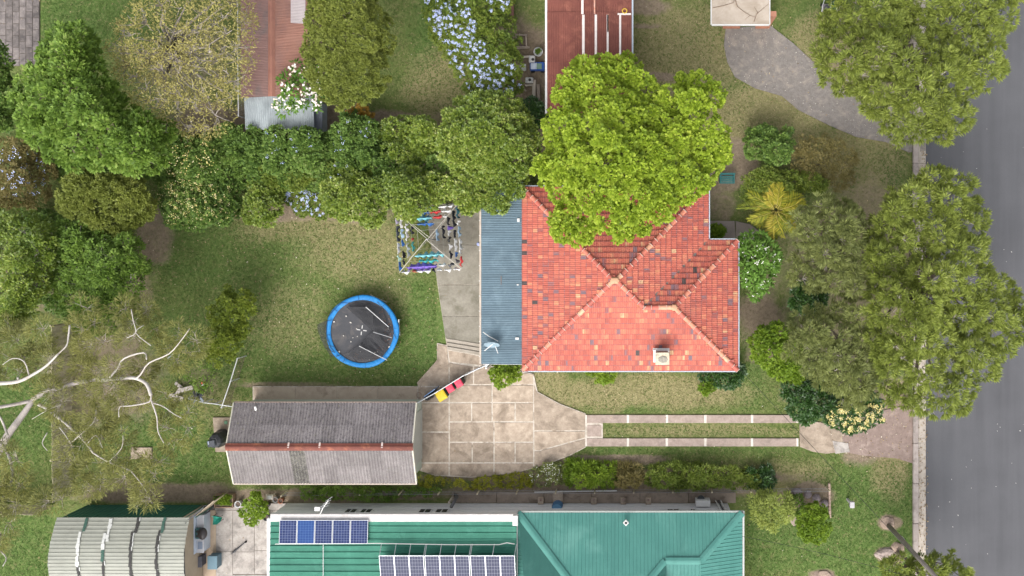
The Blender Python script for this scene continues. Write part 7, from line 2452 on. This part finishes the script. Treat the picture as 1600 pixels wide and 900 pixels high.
# corner flue of the white house
dr = thing('drain_pipe', 'black drain pipe with a tan post in the white wall corner', 'pipe', (P(709, 782).x, P(709, 782).y, 0))
MB().tube([P(711, 773, .1), P(714, 776, 1.0), P(710, 783, 1.8), P(705, 792, 2.3)], .1, 8).build('pipe', surf('dark_flashing', (.06, .06, .065)), dr, smooth=True)
MB().box((P(708, 776).x, P(708, 776).y, .6), (.1, .12, 1.2)).build('post', WOODP, dr)
hs = thing('clothes_airer', 'white metal pipes and stand against the white wall corner', 'pipes', (P(1126, 788).x, P(1126, 788).y, 0))
for k in range(3):
    MB().tube([P(1118 + 4 * k, 782, .1), P(1128 + 4 * k, 800, 1.6)], .04, 6).build('pipe', TRIMW if k != 1 else surf('dark_flashing', (.06, .06, .065)), hs)
wn_ = MB()
mb = MB().bar(P(835, 769, .2), P(964, 766.5, .2), .06, .06)
c_ = P(900, 768)
tag(mb.build('pipe', TRIMW, None, loc=(c_.x, c_.y, .17)), 'long white pipe lying along the lower boundary', 'pipe', )

# ------------------------------------------------------------------ front: brick edge, post, power pole, wires
be = thing('brick_edging', 'pale brick garden edging between the front garden and verge', 'edging', P(1297, 778))
EBM = surf('pale_brick', (.48, .36, .29), (.38, .275, .22), 5, .9, .3, 40, objvar=.15)
for k in range(9):
    MB().box(P(1295.5 + .15 * k, 758 + k * 6.0, .08), (.13, .22, .16), rz=.02).build('brick', EBM, be, bevel=.01)
pad('mauve stepping slab behind the clipped round bush', [(1226, 806), (1244, 803), (1250, 818), (1240, 822)], CONC_PINK, .05)
for k in range(4):
    r_ = random.Random(60 + k)
    x, y = ((1262, 772), (1275, 778), (1245, 768), (1288, 786))[k]
    c = P(x, y)
    o = MB().lathe((c.x, c.y, -.03), [(.2, 0), (.26, .1), (.18, .22), (.05, .26)], 7, r_.uniform(.8, 1.3), r_.uniform(.8, 1.2)).build('rock', surf('mauve_rock', (.28, .23, .235), (.2, .165, .17), 5, .95, .6), None, loc=(c.x, c.y, 0))
    tag(o, ('mauve rock nearest the brick edging under the weeping shrub', 'mauve rock just above the clipped round bush', 'mauve rock farthest from the brick edging', 'mauve rock touching the brick edging')[k], 'rock', 'rocks in the front garden bed')
lb = P(1325, 783, 0)
let = thing('letterbox', 'pale grey letterbox post on the front verge', 'letterbox', (P(1324, 780).x, P(1324, 780).y, 0))
MB().box((let.location.x, let.location.y, .45), (.12, .12, .9)).build('post', surf('pale_grey_metal', (.5, .48, .49), (.42, .4, .41), 4, .6), let)
bx = MB().box((let.location.x, let.location.y, 1.0), (.26, .36, .26)).build('box', surf('pale_grey_metal', (.5, .48, .49)), let, bevel=.02)
MB().box((let.location.x - .135, let.location.y, 1.04), (.01, .24, .04)).build('slot', STD, bx)
base = P(1388, 821)
top = Vector((base.x, base.y, 9.2))
pole = thing('power_pole', 'grey timber power pole rising off the bottom edge of the verge', 'power pole', (base.x, base.y, 0))
MB().tube([(base.x, base.y, -.2), (base.x, base.y, 4.5), tuple(top)], [.15, .125, .105], 12).build('pole', surf('grey_pole_timber', (.33, .29, .265), (.23, .195, .175), 5, .95, .6, 20), pole, smooth=True)
ca2 = MB().bar(top + Vector((-.9, .55, -.35)), top + Vector((.9, -.55, -.35)), .1, .12).build('crossarm', MATS['grey_pole_timber'], pole)
for k in (-1, -.35, .35, 1):
    MB().lathe(top + Vector((.8 * k, -.49 * k, -.29)), [(.04, 0), (.055, .06), (.03, .14)], 8).build('insulator', TRIMW, ca2)
MB().box(Vector((base.x + .15, base.y, 2.2)), (.06, .1, .5)).build('pole_plate', FRM, pole)
WR = surf('black_wire', (.02, .02, .02), (.03, .03, .03), 5, .6, 0)
def wire(label, a, b, sag):
    a, b = Vector(a), Vector(b)
    pts = []
    for i in range(25):
        t = i / 24
        p = a.lerp(b, t)
        p.z -= sag * 4 * t * (1 - t)
        pts.append(p)
    tag(MB().tube(pts, .011, 4).build('overhead_wire', WR, None, loc=tuple(a)), label, 'wire')
wire('black service wire from the power pole to the tiled house corner', top + Vector((-.1, 0, -.2)), P(1150, 570, 3.1), .5)
wire('black service wire from the power pole to the green roofed house', top + Vector((-.1, 0, -.3)), P(1160, 838, 3.0), .5)
# mulch ring and a pale stump by the pole
def mound(px, py, rx, ry, label, mat, name, h=.12, seed=1):
    c = P(px, py)
    r_ = random.Random(seed)
    mb = MB()
    vs = []
    n = 16
    for sc_, z in ((1.05, -.04), (.9, h * .5), (.55, h), (.05, h * .9)):
        for k in range(n):
            a = 2 * math.pi * k / n
            j = r_.uniform(.85, 1.15) if sc_ > .1 else 1
            vs.append((c.x + rx * sc_ * j * math.cos(a), c.y + ry * sc_ * j * math.sin(a), z + r_.uniform(-.015, .015)))
    fs = [tuple(48 + k for k in range(n))]
    for i in range(3):
        for k in range(n):
            fs.append((i * n + k, i * n + (k + 1) % n, (i + 1) * n + (k + 1) % n, (i + 1) * n + k))
    mb.add(vs, fs)
    return tag(mb.build(name, mat, None, loc=(c.x, c.y, 0)), label, 'mound')
MUL = surf('dry_bark_mulch', (.38, .29, .23), (.28, .205, .16), 8, .95, .9, 30)
mound(1387, 817, .42, .38, 'round patch of dry bark mulch at the power pole foot', MUL, 'mulch_mound', .08, 3)
mound(1384, 866, .6, .36, 'heap of pale bark and twigs beside the power pole', surf('pale_bark_heap', (.42, .34, .3), (.28, .22, .2), 7, .95, .9, 25), 'bark_heap', .16, 4)
mound(1402, 856, .4, .3, 'smaller heap of bark joined to the twig heap under the pole', MUL, 'bark_heap', .1, 5)
mound(1286, 902, .6, .4, 'patch of bare mulch cut by the bottom edge of the lawn', MUL, 'mulch_mound', .08, 6)
